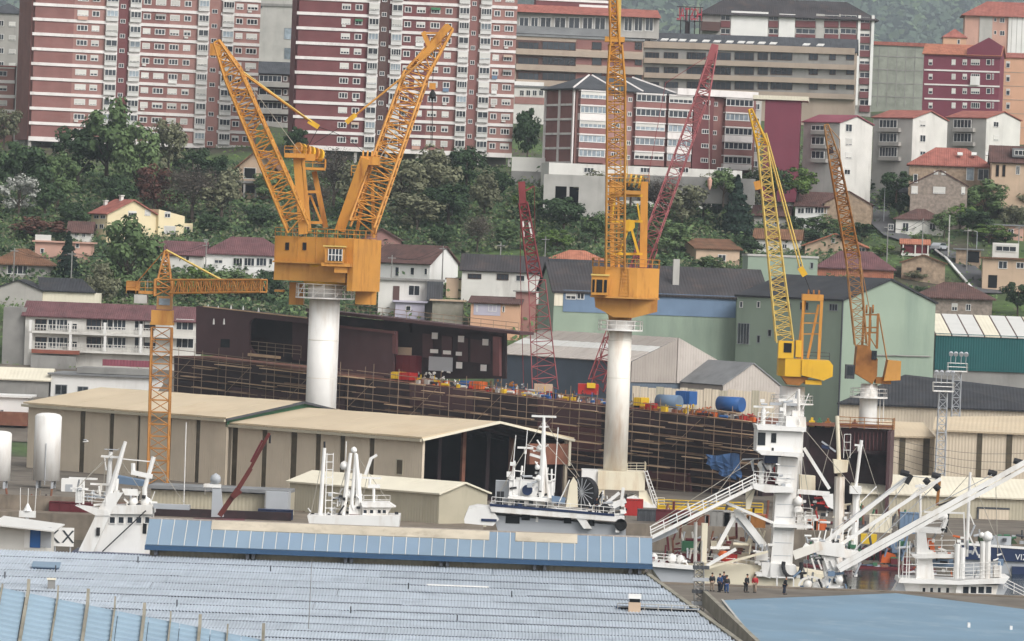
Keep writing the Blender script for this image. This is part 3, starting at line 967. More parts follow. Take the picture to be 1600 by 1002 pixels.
# three white-ended blocks
def endblock(label, px, py, pxC, pxE, d, base, phi, roof, gal, endw, wall='concrete_pale', rise=1.5):
    b = Bld('apartment_block', label, 'apartment block', px, py, d * K, phi, base=base, group='white ended blocks of flats')
    W = b.L(pxC, py)[0]
    sf = b.right(W)
    T = sf.L(pxE, py + 4)[0]
    gable(b, W, T, b.e, rise, wall, roof, 'gx', ov=.35, down=3)
    b.W, b.T = W, T
    ob('end_wall', MB().exx([(.0, -3), (T, -3), (T, b.e - .25), (T / 2, b.e + rise - .3), (0, b.e - .25)], W, W + .12), 'render_white', b.root)
    sf = b.right(W + .125)
    for r in gal: b.win(r[:4], r[4], 0, y=-.3)
    for r in gal: b.bx('balcony', (r[0] - 2, r[3], r[2] + 2, r[3] + 6), -.9, -.02, 'render_grey')
    for r in endw: sf.win(r[:4], 2, r[4])
    return b
endblock('leftmost block of flats with blank white end wall, beside the rusty crane boom', 1256, 191, 1312, 1363, 556, 300, -40, 'roof_maroon',
         [(1268, 196, 1288, 204, 3), (1268, 214, 1288, 226, 3), (1268, 236, 1288, 248, 3)], [(1321, 194, 1331, 206, 0), (1321, 216, 1331, 227, .9), (1321, 238, 1331, 248, .9), (1319, 262, 1328, 273, .3)])
endblock('middle block of flats with white end wall and red roof, above the stepped street', 1365, 184, 1426, 1480, 566, 285, -40, 'tile_red',
         [(1374, 187, 1402, 200, 5), (1374, 208, 1402, 222, 5), (1374, 230, 1402, 245, 6)], [(1437, 188, 1446, 198, .8), (1437, 211, 1446, 222, 0), (1437, 234, 1446, 243, .3)], rise=1.6)
endblock('right block of flats with white end wall and red roof, behind the small conifer', 1480, 184, 1541, 1594, 574, 260, -40, 'tile_red',
         [(1490, 187, 1518, 200, 5), (1490, 208, 1518, 222, 5)], [(1552, 190, 1560, 199, 0), (1552, 211, 1560, 220, .9)], rise=1.5)
# ------------------------------------------------------------------ houses on the slope
def house(label, px, eave, pxR, base, roof, wall, kind='gx', rise=2.0, T=8.0, phi=0, d=None, wins=(), side=None, swins=(), name='house',
          cat='house', ov=.5, group=None, down=4.0, rowR=None):
    if d is None: d = gnd(px, base).y
    b = Bld(name, label, cat, px, eave, d, phi, base=base, group=group)
    b.W = b.L(pxR, eave if rowR is None else rowR)[0]
    if side: T = b.right(b.W).L(side, eave + 3)[0]
    b.T = T
    b.wallo, b.roofo = gable(b, b.W, T, b.e, rise, wall, roof, kind, ov=ov, down=down)
    for r in wins: b.win(r[:4], r[4] if len(r) > 4 else 2, r[5] if len(r) > 5 else 0, *(r[6:]))
    if swins:
        f = b.right(b.W)
        for r in swins: f.win(r[:4], r[4] if len(r) > 4 else 2, r[5] if len(r) > 5 else 0, *(r[6:]))
    return b

def chimney(b, px, py0, py1, y, w=.6, m='render_white'):
    x, z1 = b.L(px, py0, y); _, z0 = b.L(px, py1, y)
    ob('chimney', MB().box(x - w / 2, x + w / 2, y - w / 2, y + w / 2, z0 - 1.5, z1 - .25).box(x - w * .7, x + w * .7, y - w * .7, y + w * .7, z1 - .2, z1), m, b.roofo)

# left side
b = house('pale yellow house with red roof and two white chimneys above the leafy tree', 143, 333, 168, 372, 'tile_red', 'render_yellow', 'gx', 2.6, 9, phi=-52, side=246,
          wins=((147, 336, 155, 342, 2), (157, 336, 165, 342, 2), (147, 350, 153, 358, 2), (156, 350, 162, 358, 2)),
          swins=((200, 330, 213, 339, 3, .3), (226, 328, 235, 337, 2, .95)))
chimney(b, 165, 313, 322, 3); chimney(b, 190, 305, 314, 5)
f = b.right(b.W)
x0, x1, z0, z1 = f.rect(247, 328, 285, 371)
f.ob('side_wing', MB().ext([(x0 - .4, -4), (x1, -4), (x1, z1 - 1.1), (x0 - .4, z1)], -.7, 6), 'render_yellow')
g2 = Face(b.root, f.O - f.n * .7, f.ang, f.z0, (b.W + .7, 0), math.pi / 2)
g2.win((257, 331, 266, 340), 2, .4); g2.win((256, 353, 274, 366), 1, .95)
x0, x1, z0, z1 = f.rect(286, 349, 300, 372)
f.ob('side_porch', MB().box(x0, x1, -.2, 5, -4, z1), 'render_yellow')
f2 = Face(b.root, f.O - f.n * .2, f.ang, f.z0, (b.W + .2, 0), math.pi / 2)
f2.win((286.5, 354, 296, 366), 2)
house('brown house with mossy terracotta hipped roof at the left edge', -12, 412, 76, 438, 'tile_mossy', 'render_grey', 'hip', 2.6, 9, ov=.9,
      wins=((11, 414, 44, 429, 4, 0, 'white_frame', 'glass', .16),))
b = house('pinkish walled house with flat terrace behind the dark conifer', 55, 378, 142, 410, 'render_pink', 'render_pink', 'flat', .3, 8, wins=((63, 388, 69, 396, 1), (118, 380, 124, 388, 1)))
b.bx('balustrade', (55, 367, 80, 377), -.2, 0, 'render_white')
house('low tiled outbuilding joined to the yellow house', 108, 362, 142, 385, 'tile_brown', 'render_white', 'gx', 1.8, 6, wins=((116, 362, 122, 371, 2), (128, 362, 134, 371, 2)))
b = house('pale shed with grey gable and black roof behind the balcony house', -10, 452, 66, 480, 'roof_dark', 'render_grey', 'gy', 1.6, 14, ov=.3)
b.bx('annex', (66.5, 457, 155, 475), 1, 6, 'shed_cream')
x0, x1, z0, z1 = b.rect(62, 437, 150, 457)
ob('annex_roof', MB().slab([(x0, .6, z0), (x1, .6, z0), (x1 - 3, 7, z1), (x0 - 1, 7, z1)], .2), 'roof_dark', b.root)
# long balcony house
b = Bld('balcony_house', 'long white balcony house with maroon tiled roof, left of the tower crane', 'house', 40, 492, gnd(100, 575).y, -3, base=575)
W = b.L(306, 500)[0]; b.W = W
gable(b, W, 9, b.e, 2.1, 'render_white', 'tile_purple', 'gx', ov=.6)
b.bx('gable_infill', (4, 480, 39, 575), .5, 8, 'concrete')
for k, (y, zz) in enumerate(((498, 0), (526, 1))):
    for a, c, n, bl in ((56, 70, 2, 0), (76, 86, 2, .0), (88, 103, 3, 0), (106, 118, 2, .4), (136, 155, 3, 0), (160, 174, 2, 0), (178, 194, 3, 0), (211, 221, 2, 0), (226, 240, 2, .5), (276, 300, 3, 0)):
        b.win((a - 1, y + 1, c + 3, y + 18), n, bl, 'brown_frame' if (a // 3) % 3 == 0 else 'white_frame')
    b.bx('balcony_slab', (50, y + 24, 302, y + 27), -1.5, -.01, 'render_white')
    rl = MB()
    zt = b.L(170, y + 13)[1]; zb = b.L(170, y + 24)[1]
    x0, x1 = b.L(50, y + 20)[0], b.L(302, y + 20)[0]
    n = 52
    for i in range(n + 1):
        x = x0 + (x1 - x0) * i / n
        rl.beam((x, -1.4, zb), (x, -1.4, zt), .08)
    rl.beam((x0, -1.4, zt), (x1, -1.4, zt), .1); rl.beam((x0, -1.4, (zt + zb) / 2), (x1, -1.4, (zt + zb) / 2), .08)
    ob('balcony_rail', rl, 'render_white', b.root)
    for px in (50, 112, 166, 222, 270): 
        x = b.L(px, y)[0]; ob('post', MB().box(x - .2, x + .2, -1.5, -.9, zb, min(zb + 2.6, b.e - .75)), 'render_clean', b.root)
b.bx('red_balcony', (49, 547, 124, 553), -1.9, -1.55, 'balcony_brick')
b.bx('base_wall', (48, 556, 118, 578), -1.8, -1.2, 'concrete')
b = house('low white flat roofed workshop in front of the balcony house', 80, 585, 236, 622, 'roof_grey', 'render_clean', 'flat', .25, 14, phi=-4,
          wins=((86, 601, 105, 617, 2, 0, 'grey_frame'), (121, 604, 138, 616, 2, 0, 'grey_frame'), (161, 606, 180, 611, 3), (203, 608, 222, 612, 3)), name='workshop', cat='workshop')
b.bx('roof_step', (120, 576, 236, 585), 2, 9, 'concrete'); 
b.bx('red_parapet', (160, 563, 236, 573), 9, 9.4, 'roof_maroon')
b = house('low shed with tan sloping roof at the left edge', -12, 592, 76, 622, 'shed_cream', 'concrete', 'gx', 1.6, 12, ov=.4, name='shed', cat='shed')
b = house('white flat roofed building behind the storage tanks', -12, 620, 44, 665, 'render_clean', 'render_clean', 'flat', .3, 8, wins=((-4, 640, 6, 652, 2),), name='workshop', cat='workshop')
ob('lean_to', MB().box(-.5, b.W + .3, -3, -.01, .2, 2.2), 'rust_deck', b.root)
b.bx('shutter', (20, 672, 40, 695), -3.1, -3.02, 'dark_opening')
# middle left
house('white house with purple hipped roof and glazed gallery, left of the twin crane', 318, 396, 446, 428, 'tile_purple', 'render_clean', 'hip', 3.0, 10, phi=-2,
      wins=((335, 403, 348, 412, 2, .4), (364, 403, 379, 416, 3), (381, 403, 398, 416, 3), (400, 403, 417, 416, 3), (420, 404, 426, 414, 1)))
b = house('low house with dull red roof beside the glazed gallery house', 240, 396, 318, 425, 'tile_purple', 'render_white', 'gx', 2.2, 8, phi=-2, wins=((290, 400, 296, 408, 1),))
chimney(b, 322, 374, 384, 4, m='render_grey')
b = house('pale gabled house on posts with a dark opening, behind the left boom', 374, 259, 430, 312, 'tile_mossy', 'render_beige', 'gy', 3.0, 9, phi=-8, ov=.9,
          wins=((381, 262, 400, 280, 1, 0, 'white_frame', 'dark_opening'), (408, 262, 426, 276, 2)))
b.bx('deck', (366, 283, 436, 287), -1.6, -.01, 'concrete'); b.bx('opening', (378, 290, 425, 302), -.06, -.01, 'dark_opening')
for px in (380, 398, 420): b.bx('post', (px, 287.5, px + 3, 310), -1.5, -1.2, 'render_grey')
house('pink brick gabled cottage half hidden behind the twin crane', 565, 374, 627, 392, 'tile_brown', 'brick_pink', 'gy', 2.0, 8, phi=0)
b = house('long white house with brown tiled roof just right of the twin crane', 583, 408, 672, 450, 'tile_brown', 'render_clean', 'gx', 3.0, 8, phi=-32, side=716,
          wins=((617, 417, 624, 432, 1), (641, 418, 648, 430, 1), (663, 419, 668, 430, 1)))
house('low dark roofed terrace house with dirty white front behind the beige cube', 722, 421, 850, 470, 'roof_dark_stain', 'render_white', 'gx', 2.6, 9, phi=-3,
      wins=((731, 428, 752, 436, 3, 0, 'brown_frame'), (776, 428, 795, 438, 3, 0, 'brown_frame'), (806, 430, 820, 440, 2)))
house('dark roofed house beside it, running behind the red boom', 826, 424, 938, 470, 'roof_dark', 'render_grey', 'gx', 2.2, 9, phi=-3, wins=((858, 427, 868, 432, 2), (905, 434, 911, 440, 1)))
b = house('low mossy roofed lean-to with a white wall and brown door under the long white house', 592, 437, 690, 500, 'concrete', 'render_white', 'flat', .35, 8, wins=((638, 446, 656, 462, 2),))
b.bx('door', (614, 447, 624, 470), -.1, -.01, 'brick_brown'); b.bx('dark_lean_to', (667, 440, 692, 470), -2, -.01, 'slate')
b = house('small lilac walled shed roof beside the mossy block', 618, 472, 664, 505, 'render_lilac', 'render_lilac', 'flat', .3, 5, name='shed', cat='shed', wins=((634, 478, 642, 486, 1),))
b = house('beige cube house with thin brown roof between the red boom and the brown roofed house', 700, 437, 766, 466, 'tile_brown', 'render_yellow', 'flat', .3, 7, wins=((739, 449, 746, 462, 1),))
b.bx('round_wall', (697, 435, 716, 466), -.6, -.02, 'render_beige')
house('mossy grey concrete block house below the beige cube', 676, 470, 724, 520, 'render_beige', 'moss_concrete', 'flat', .25, 7)
b = house('lilac and peach house with small white framed window above the ship deck', 736, 473, 812, 530, 'tile_brown', 'render_peach', 'mono', .9, 7, phi=-3, wins=((763, 476, 776, 487, 2), (744, 477, 747, 487, 1), (785, 478, 789, 488, 1)))
b.bx('lilac_front', (740, 475, 782, 493), -.05, -.01, 'render_lilac')
b.wallo['label'] = 'peach wall'
b = house('brown brick shed against the grey wall behind the red boom', 806, 456, 838, 520, 'concrete', 'brick_pink', 'flat', .2, 6, name='shed', cat='shed')
house('orange roofed cottage above the dark roofed house', 858, 405, 945, 420, 'tile_orange', 'render_beige', 'hip', 1.6, 8)
# right side
b = house('pink cottage with tan roof and open porch, in the trees below the brick block', 1088, 388, 1156, 415, 'tile_mossy', 'render_beige', 'mono', 1.6, 8, phi=14, wins=((1122, 398, 1134, 408, 2),))
house('white gabled house with brown roof behind the yellow crane boom', 1160, 302, 1236, 330, 'tile_brown', 'render_clean', 'gx', 1.9, 9, phi=-10, wins=((1170, 306, 1180, 316, 2),))
b = house('white house with glazed upper gallery under a brown roof', 1243, 322, 1294, 362, 'tile_brown', 'render_clean', 'mono', 2.6, 8, phi=-10, ov=.4,
          wins=((1246, 325, 1257, 334, 2), (1258, 324, 1271, 334, 3), (1273, 323, 1292, 334, 4)))
house('windowless stone gable house behind the rusty crane', 1288, 318, 1362, 364, 'tile_brown', 'stone_warm', 'gy', 2.4, 9, phi=-6, ov=.2, wins=((1318, 308, 1325, 314, 1),))
b = house('stone house with closed cream shutters, above the small white cottage', 1423, 288, 1512, 325, 'tile_brown', 'stone', 'gy', 2.8, 9, phi=-4, ov=.2, d=968,
      wins=((1424, 291, 1434, 303, 2, .95), (1458, 292, 1477, 303, 2, .95), (1427, 272, 1434, 286, 1, 0), (1459, 267, 1466, 273, 1, .9), (1471, 268, 1478, 274, 1, .9), (1502, 292, 1508, 304, 1, .9)))
b = house('house with broad red tiled roof and three skylights, beside the small conifer', 1421, 257, 1550, 285, 'tile_red', 'stone_warm', 'hip', 3.4, 11, phi=-4, d=985, wins=((1510, 262, 1522, 282, 1, 0, 'white_frame', 'glass_light'), (1528, 264, 1545, 282, 2)))
for px in (1500, 1522, 1544):
    f = b.at(2.2); x, z = f.L(px, 243)
    ob('skylight', MB().slab([(x - .5, 1.7, z - .1), (x + .5, 1.7, z - .1), (x + .5, 2.6, z + .45), (x - .5, 2.6, z + .45)], .2), 'skylight', b.roofo)
b = house('beige house with dark openings and grey dormer at the right edge', 1550, 252, 1640, 292, 'tile_brown', 'render_beige', 'gx', 3.0, 9, phi=-3, d=975, wins=((1556, 258, 1561, 276, 1, 0, 'brown_frame', 'dark_opening'), (1566, 258, 1571, 276, 1, 0, 'brown_frame', 'dark_opening'), (1587, 259, 1594, 273, 2)))
b.bx('dormer', (1582, 232, 1606, 246), .3, 3, 'roof_grey'); b.at(.28).win((1585, 235, 1604, 243), 3, 0, y=-.02)
house('small white cottage with dark tiled roof beside the street', 1400, 342, 1474, 368, 'tile_brown', 'render_white', 'hip', 1.9, 8, phi=-6, wins=((1452, 349, 1462, 360, 2), (1388, 350, 1396, 360, 2), (1410, 348, 1420, 362, 2)))
b = house('tiny red hut on white posts with red tiled roof', 1408, 381, 1452, 400, 'tile_orange', 'paint_maroon', 'gx', .8, 3.5, phi=-3, ov=.3, down=.2, name='granary', cat='hut')
for px in (1411, 1430, 1450): b.bx('post', (px - 1, 382, px + 1, 401), -.3, -.1, 'render_white')
b.bx('sill', (1408, 396, 1452, 400), -.35, -.02, 'render_white')
b = house('gabled house with bright orange roof in front of the rusty boom', 1258, 383, 1352, 402, 'tile_orange', 'render_beige', 'gy', 2.2, 8, phi=-8, ov=.6, wins=((1299, 372, 1305, 380, 1), (1335, 387, 1352, 402, 3)))
house('maroon fronted house with dark red roof below the orange roofed house', 1276, 418, 1396, 440, 'tile_purple', 'tile_orange', 'hip', 3.0, 9, phi=-5, ov=.5)
b = house('tan ruined shed with rusty roof beside the climbing street', 1409, 410, 1477, 436, 'tile_mossy', 'stone_warm', 'gy', 1.4, 8, phi=-5, ov=.4, wins=((1432, 418, 1440, 425, 1, 0, 'brown_frame', 'dark_opening'),))
b = house('stone house with long brown roof and white edged ridge, right of the green hall', 1428, 464, 1550, 492, 'tile_brown', 'stone', 'hip', 2.6, 11, phi=-6, ov=.7, wins=((1487, 474, 1496, 486, 2, .5), (1509, 475, 1517, 486, 2)))
b = house('open carport with flat roof and stone back wall beside the street', 1494, 390, 1532, 415, 'roof_grey', 'stone_warm', 'flat', .25, 3, phi=-8, name='carport', cat='carport')
b.bx('opening', (1512, 393, 1530, 410), -.1, -.01, 'dark_opening')
b = house('two storey house with open balcony at the right edge', 1536, 404, 1640, 455, 'tile_mossy', 'render_beige', 'flat', .3, 8, phi=-4, wins=((1560, 408, 1574, 420, 2), (1588, 410, 1600, 420, 2)))
b.bx('balcony_box', (1551, 380, 1592, 403), .5, 4, 'render_white'); b.at(.45).win((1556, 382, 1588, 393), 3, .3, y=0)
b.bx('dark_opening', (1544, 430, 1558, 450), -.05, -.01, 'dark_opening')
house('grey roofed house half hidden behind the climbing street lamp', 1390, 300, 1420, 320, 'slate', 'render_grey', 'gx', 1.6, 7, phi=-5, wins=((1396, 304, 1402, 312, 2),))
house('low cream garage with flat roof below the stone gable house', 1300, 368, 1350, 382, 'roof_grey', 'render_beige', 'flat', .3, 5, phi=-4, wins=((1310, 372, 1318, 379, 2), (1330, 372, 1340, 379, 2)))
house('small orange roofed house between the twin red roofs at the right edge', 1556, 300, 1600, 322, 'tile_orange', 'render_white', 'gx', 1.8, 7, phi=-4, wins=((1565, 305, 1572, 314, 2), (1582, 306, 1590, 315, 2)))
house('brown roofed cottage left of the white gabled house, among the trees', 1178, 336, 1232, 356, 'tile_brown', 'render_grey', 'gx', 1.8, 7, phi=-8, wins=((1190, 341, 1198, 350, 2), (1210, 342, 1218, 351, 2)))
house('long low house with rusty roof behind the gabled orange one', 1180, 372, 1250, 398, 'tile_mossy', 'render_white', 'gx', 1.7, 7, phi=-6, wins=((1192, 380, 1200, 388, 2), (1222, 381, 1230, 389, 2)))
house('flat grey house with a balcony above the two storey one at the right edge', 1540, 352, 1600, 372, 'roof_grey', 'render_pink', 'flat', .3, 6, phi=-3, wins=((1550, 357, 1558, 365, 2), (1575, 358, 1584, 366, 2)))
# street, kerb wall, vehicles, posts
ps = [gnd(1545, 462), gnd(1515, 430), gnd(1496, 410), gnd(1478, 398), gnd(1400, 372), gnd(1372, 345), gnd(1362, 310), gnd(1370, 280)]
rd = MB()
ws = [5.5, 5, 4.5, 4.5, 5, 5, 5.5, 6]
L_, R_ = [], []
for i, p in enumerate(ps):
    q = ps[min(i + 1, len(ps) - 1)] - ps[max(i - 1, 0)]
    n = Vector((-q.y, q.x, 0)).normalized() * ws[i] / 2
    L_.append(p + n + Vector((0, 0, .5))); R_.append(p - n + Vector((0, 0, .5)))
for i in range(len(ps) - 1): rd.poly([L_[i], L_[i + 1], R_[i + 1], R_[i]])
ob('street', rd, 'asphalt', kind='structure')
kb = Bld('kerb_wall', 'low white topped wall curving along the climbing street', 'wall', 1478, 398, ps[3].y, 0, base=399)
km = MB()
o0 = Vector(kb.root.location)
for i in range(0, 3): km.beam(L_[i] - o0 + Vector((0, 0, .3)), L_[i + 1] - o0 + Vector((0, 0, .3)), .3, .45)
ob('coping', km, 'render_clean', kb.root)
def car(label, px, base, m, rz, d=None):
    p = gnd(px, base) if d is None else P(px, base, d)
    r = link('parked_car', None, None, (p.x, p.y, p.z + .5), R(rz)); tag(r, label, 'car', 'cars parked along the street')
    b1 = MB().ext([(-2.1, .35), (2.1, .35), (2.1, .85), (1.2, .95), (.6, 1.45), (-1.2, 1.45), (-1.9, .95), (-2.1, .9)], -.85, .85)
    ob('body', b1, m, r)
    ob('window', MB().ext([(-1.75, .98), (1.05, .98), (.55, 1.38), (-1.15, 1.38)], -.87, .87), 'glass', r)
    for x in (-1.3, 1.3):
        for y in (-.8, .8):
            wh = MB(); wh.tube((x, y - .1, .32), (x, y + .1, .32), .32, 12); ob('wheel', wh, 'rubber', r)
    return r
car('silver car parked at the bend below the small red hut', 1468, 396, 'paint_grey', 60)
car('white car parked furthest down the steps street below the flats', 1362, 302, 'paint_white', 75)
car('white car parked just behind the other white one', 1378, 292, 'paint_white', 70)
def pole(name, label, cat, px, top, base, r, m, d=None, arm=None, group=None):
    p = gnd(px, base) if d is None else P(px, base, d)
    b = Bld(name, label, cat, px, top, p.y, 0, base=base, group=group)
    mb = MB().tube((0, 0, -1), (0, 0, b.e), r, 8, r * .6)
    ob('shaft', mb, m, b.root)
    if arm:
        am = MB(); am.tube((0, 0, b.e), (arm, 0, b.e + .2), r * .5, 5); am.box(arm - .35, arm + .35, -.2, .2, b.e + .05, b.e + .25)
        ob('lamp_head', am, 'paint_white', b.root)
    return b
pole('utility_pole', 'pale utility pole beside the climbing street', 'pole', 1484, 336, 405, .18, 'concrete_pale')
pole('street_lamp', 'street lamp by the open carport', 'street lamp', 1527, 362, 402, .09, 'paint_grey', arm=-1.4, group='street lamps on the slope')
pole('street_lamp', 'street lamp beside the stone gable house', 'street lamp', 1383, 288, 350, .09, 'paint_grey', arm=1.2, group='street lamps on the slope')
pole('utility_pole', 'dark pole against the leftmost white end wall', 'pole', 1355, 258, 296, .15, 'hull_dark')

# low voltage poles and wires among the houses
def wireline(label, pts):
    p0 = gnd(*pts[0]); b = Bld('pole_line', label, 'power line', pts[0][0], pts[0][1], p0.y, 0, z0=p0.z)
    top = None
    for px, py in pts:
        p = gnd(px, py) - Vector(b.root.location)
        mb = MB().tube((p.x, p.y, p.z - .5), (p.x, p.y, p.z + 8), .13, 6, .09); mb.box(p.x - .7, p.x + .7, p.y - .06, p.y + .06, p.z + 7.4, p.z + 7.55); ob('pole', mb, 'concrete', b.root)
        if top:
            for o_x in (-.6, .6):
                mb = MB()
                for i in range(6):
                    f = lambda t: Vector((top[0] + (p.x - top[0]) * t + o_x, top[1] + (p.y - top[1]) * t, top[2] + (p.z + 7.6 - top[2]) * t - 1.1 * math.sin(math.pi * t)))
                    mb.tube(f(i / 6), f((i + 1) / 6), .03, 4)
                ob('wire', mb, 'cable', b.root)
        top = (p.x, p.y, p.z + 7.6)
wireline('row of grey poles and sagging wires from the twin crane to the red boom', [(610, 470), (690, 455), (780, 450), (850, 440)])
wireline('row of grey poles and sagging wires along the right hillside houses', [(1385, 420), (1440, 410), (1510, 425), (1590, 420)])
wireline('row of grey poles and sagging wires behind the balcony house', [(20, 460), (110, 465), (230, 455), (320, 450)])
# ------------------------------------------------------------------ trees and undergrowth
def leafmesh(name, kind, seed, n, m):
    r = random.Random(seed)
    mb = MB()
    if kind == 'broad':
        cl = []
        while len(cl) < 26:
            x, y, z = r.uniform(-1, 1), r.uniform(-1, 1), r.uniform(-1, 1)
            q = x * x + y * y + z * z
            if .12 < q < .95: cl.append((x * .82, y * .82, z * .82, r.uniform(.16, .36)))
        for _ in range(n):
            cx, cy, cz, cr = r.choice(cl)
            while True:
                a, b, c = r.gauss(0, 1), r.gauss(0, 1), r.gauss(0, 1)
                l = math.sqrt(a * a + b * b + c * c)
                if l > .1: break
            k = cr * r.uniform(.55, 1.08) / l
            leaf(mb, r, (cx + a * k, cy + b * k, cz + c * k * .85), r.uniform(.045, .085), (a, b, c + .6))
    elif kind == 'pine':
        for i in range(n):
            t = r.random() ** .75
            lay = math.floor(t * 11) / 11 + r.uniform(0, .06)
            rad = (1 - lay) * (.35 + .65 * r.random() ** .5) * (1 + .22 * math.sin(lay * 40))
            a = r.random() * 6.283
            leaf(mb, r, (math.cos(a) * rad, math.sin(a) * rad, -1 + 2 * lay - rad * .22), r.uniform(.05, .1), (math.cos(a), math.sin(a), .5))
    elif kind == 'bare':
        for i in range(150):
            a, e = r.random() * 6.283, r.uniform(-.3, 1.2)
            l = r.uniform(.5, 1.0)
            q = Vector((math.cos(a) * math.cos(e) * l, math.sin(a) * math.cos(e) * l, math.sin(e) * l))
            p = q * r.uniform(.0, .5) + Vector((0, 0, -.5 * r.random()))
            mb.tube(p, q, .012, 3, .004)
            for _ in range(3):
                s = p.lerp(q, r.uniform(.4, .95))
                mb.tube(s, s + Vector((r.gauss(0, .2), r.gauss(0, .2), r.uniform(0, .3))), .007, 3, .003)
        for i in range(n):
            v = Vector((r.gauss(0, 1), r.gauss(0, 1), r.gauss(0, .8))).normalized() * r.uniform(.35, 1)
            leaf(mb, r, v, r.uniform(.02, .05), v)
    me = bpy.data.meshes.new(name)
    me.from_pydata(mb.v, [], mb.f)
    me.materials.append(MATS[m])
    return me

def leaf(mb, r, c, s, nrm):
    n = Vector(nrm) + Vector((r.gauss(0, .5), r.gauss(0, .5), r.gauss(0, .5)))
    n.normalize()
    u = n.orthogonal().normalized()
    v = n.cross(u)
    a = r.random() * 6.283
    u, v = u * math.cos(a) + v * math.sin(a), v * math.cos(a) - u * math.sin(a)
    c = Vector(c)
    mb.poly([c - u * s, c - v * s * .7 + u * s * .2, c + u * s, c + v * s * .7])

CR = {}
for nm, kind, m, n in (('mid', 'broad', 'leaf_mid', 3000), ('dark', 'broad', 'leaf_dark', 3000), ('bright', 'broad', 'leaf_bright', 3000), ('olive', 'broad', 'leaf_olive', 2400),
                       ('blossom', 'broad', 'leaf_blossom', 1700), ('pine', 'pine', 'leaf_pine', 2600), ('bare', 'bare', 'leaf_bare', 1300), ('red', 'broad', 'leaf_red', 2000)):
    CR[nm] = [leafmesh('crown', kind, 40 + 7 * i + len(CR), n, m) for i in range(3 if kind == 'broad' and nm in ('mid', 'dark', 'olive', 'bright') else 2)]
def trunkmesh(seed):
    r = random.Random(seed)
    mb = MB()
    mb.tube((0, 0, -1), (.1, 0, 3), .28, 7, .2)
    for i in range(6):
        a = i * 1.05 + r.random()
        p = Vector((.07, 0, 2.2 + .25 * i)); q = p + Vector((math.cos(a) * 1.8, math.sin(a) * 1.8, r.uniform(1.6, 2.8)))
        mb.tube(p, q, .12, 5, .05)
    mb.tube((.1, 0, 3), (0, 0, 6), .19, 6, .08)
    return mb.mesh('trunk', 'trunk')
TR = [trunkmesh(i) for i in range(3)]
rt = random.Random(5)
def tree(px, base, w, h, kind, label, name='tree', d=None, group='trees on the wooded slope', cat='tree', trunk=.22):
    p = gnd(px, base) if d is None else P(px, base, d)
    s = p.y / FPX
    W, H = w * s, h * s
    r = link(name, None, None, (p.x, p.y, p.z), rt.random() * 6.28)
    tag(r, label, cat, group)
    hb = trunk * H
    c = link('crown', rt.choice(CR[kind]), r, (0, 0, hb + (H - hb) / 2))
    c.scale = (W / 2, W / 2 * rt.uniform(.8, 1.0), (H - hb) / 2 * (1.08 if kind != 'pine' else 1))
    t = link('trunk', rt.choice(TR), r)
    t.scale = (max(.35, W / 9), max(.35, W / 9), H * .62 / 6)
    return r
T = tree
T(30, 330, 110, 120, 'dark', 'dark bushy tree at the left edge above the blossoming bush')
T(5, 235, 60, 75, 'olive', 'thin pale tree in front of the low pink block at the left edge')
T(28, 345, 70, 75, 'blossom', 'white blossoming bush at the left edge', name='bush')
T(90, 330, 80, 95, 'mid', 'green tree right of the blossoming bush')
T(120, 300, 110, 110, 'dark', 'dark tree filling the foot of the pinkish tower, left part')
T(165, 300, 130, 150, 'mid', 'tall spreading green tree in front of the pinkish tower')
T(215, 320, 110, 130, 'mid', 'green tree to the right of the tall spreading one')
T(262, 290, 80, 115, 'olive', 'thin olive tree before the pinkish tower windows')
T(300, 290, 80, 62, 'dark', 'dark evergreen bush under the right end of the pinkish tower')
T(335, 300, 60, 60, 'dark', 'dark tree left of the house on posts')
T(240, 345, 90, 90, 'red', 'reddish brown bare tree above the yellow house')
T(300, 350, 110, 95, 'bare', 'grey brown leafless tree right of the yellow house')
T(345, 350, 100, 90, 'olive', 'olive grey tree below the house on posts')
T(330, 372, 60, 40, 'dark', 'low dark bush right of the yellow house porch', name='bush')
T(405, 365, 70, 48, 'dark', 'low green tree left of the twin crane mast')
T(60, 378, 120, 40, 'red', 'reddish thicket beneath the blossoming bush', name='bush')
T(110, 372, 60, 60, 'dark', 'dark bush left of the yellow house', name='bush')
T(105, 440, 52, 80, 'pine', 'small dark conifer in front of the pinkish walled house', name='conifer', trunk=.05)
T(196, 470, 125, 135, 'mid', 'broad leafy green tree left of the tower crane apex', trunk=.1)
T(160, 475, 70, 70, 'olive', 'smaller olive tree at the foot of the broad leafy tree', trunk=.1)
T(300, 470, 90, 55, 'bright', 'light green bush under the tower crane jib', name='bush', trunk=.05)
T(360, 468, 90, 50, 'mid', 'green bush beneath the jib tip', name='bush', trunk=.05)
T(422, 478, 60, 62, 'dark', 'dark hedge bush left of the twin crane platform', name='bush', trunk=.05)
T(520, 330, 90, 100, 'bare', 'bare grey tree seen between the twin crane booms')
T(555, 345, 90, 90, 'olive', 'olive tree between the twin crane booms')
T(490, 350, 80, 70, 'bare', 'leafless thicket behind the crane mast', name='bush')
T(625, 330, 110, 90, 'olive', 'wide olive tree right of the right boom')
T(680, 320, 100, 95, 'olive', 'olive tree in front of the dark red tower foot')
T(728, 300, 80, 75, 'dark', 'dark green tree under the dark red tower windows')
T(700, 360, 100, 80, 'dark', 'dark ivy covered tree on the mid slope')
T(650, 365, 110, 70, 'olive', 'brownish tree behind the long white house')
T(690, 398, 48, 52, 'dark', 'small dark round tree above the long white house')
T(757, 345, 70, 80, 'olive', 'thin olive tree beside the green meadow')
T(745, 395, 60, 60, 'bare', 'bare sapling beside the green meadow')
T(823, 262, 52, 105, 'dark', 'dense dark round tree between the dark red tower and the brick block', trunk=.16)
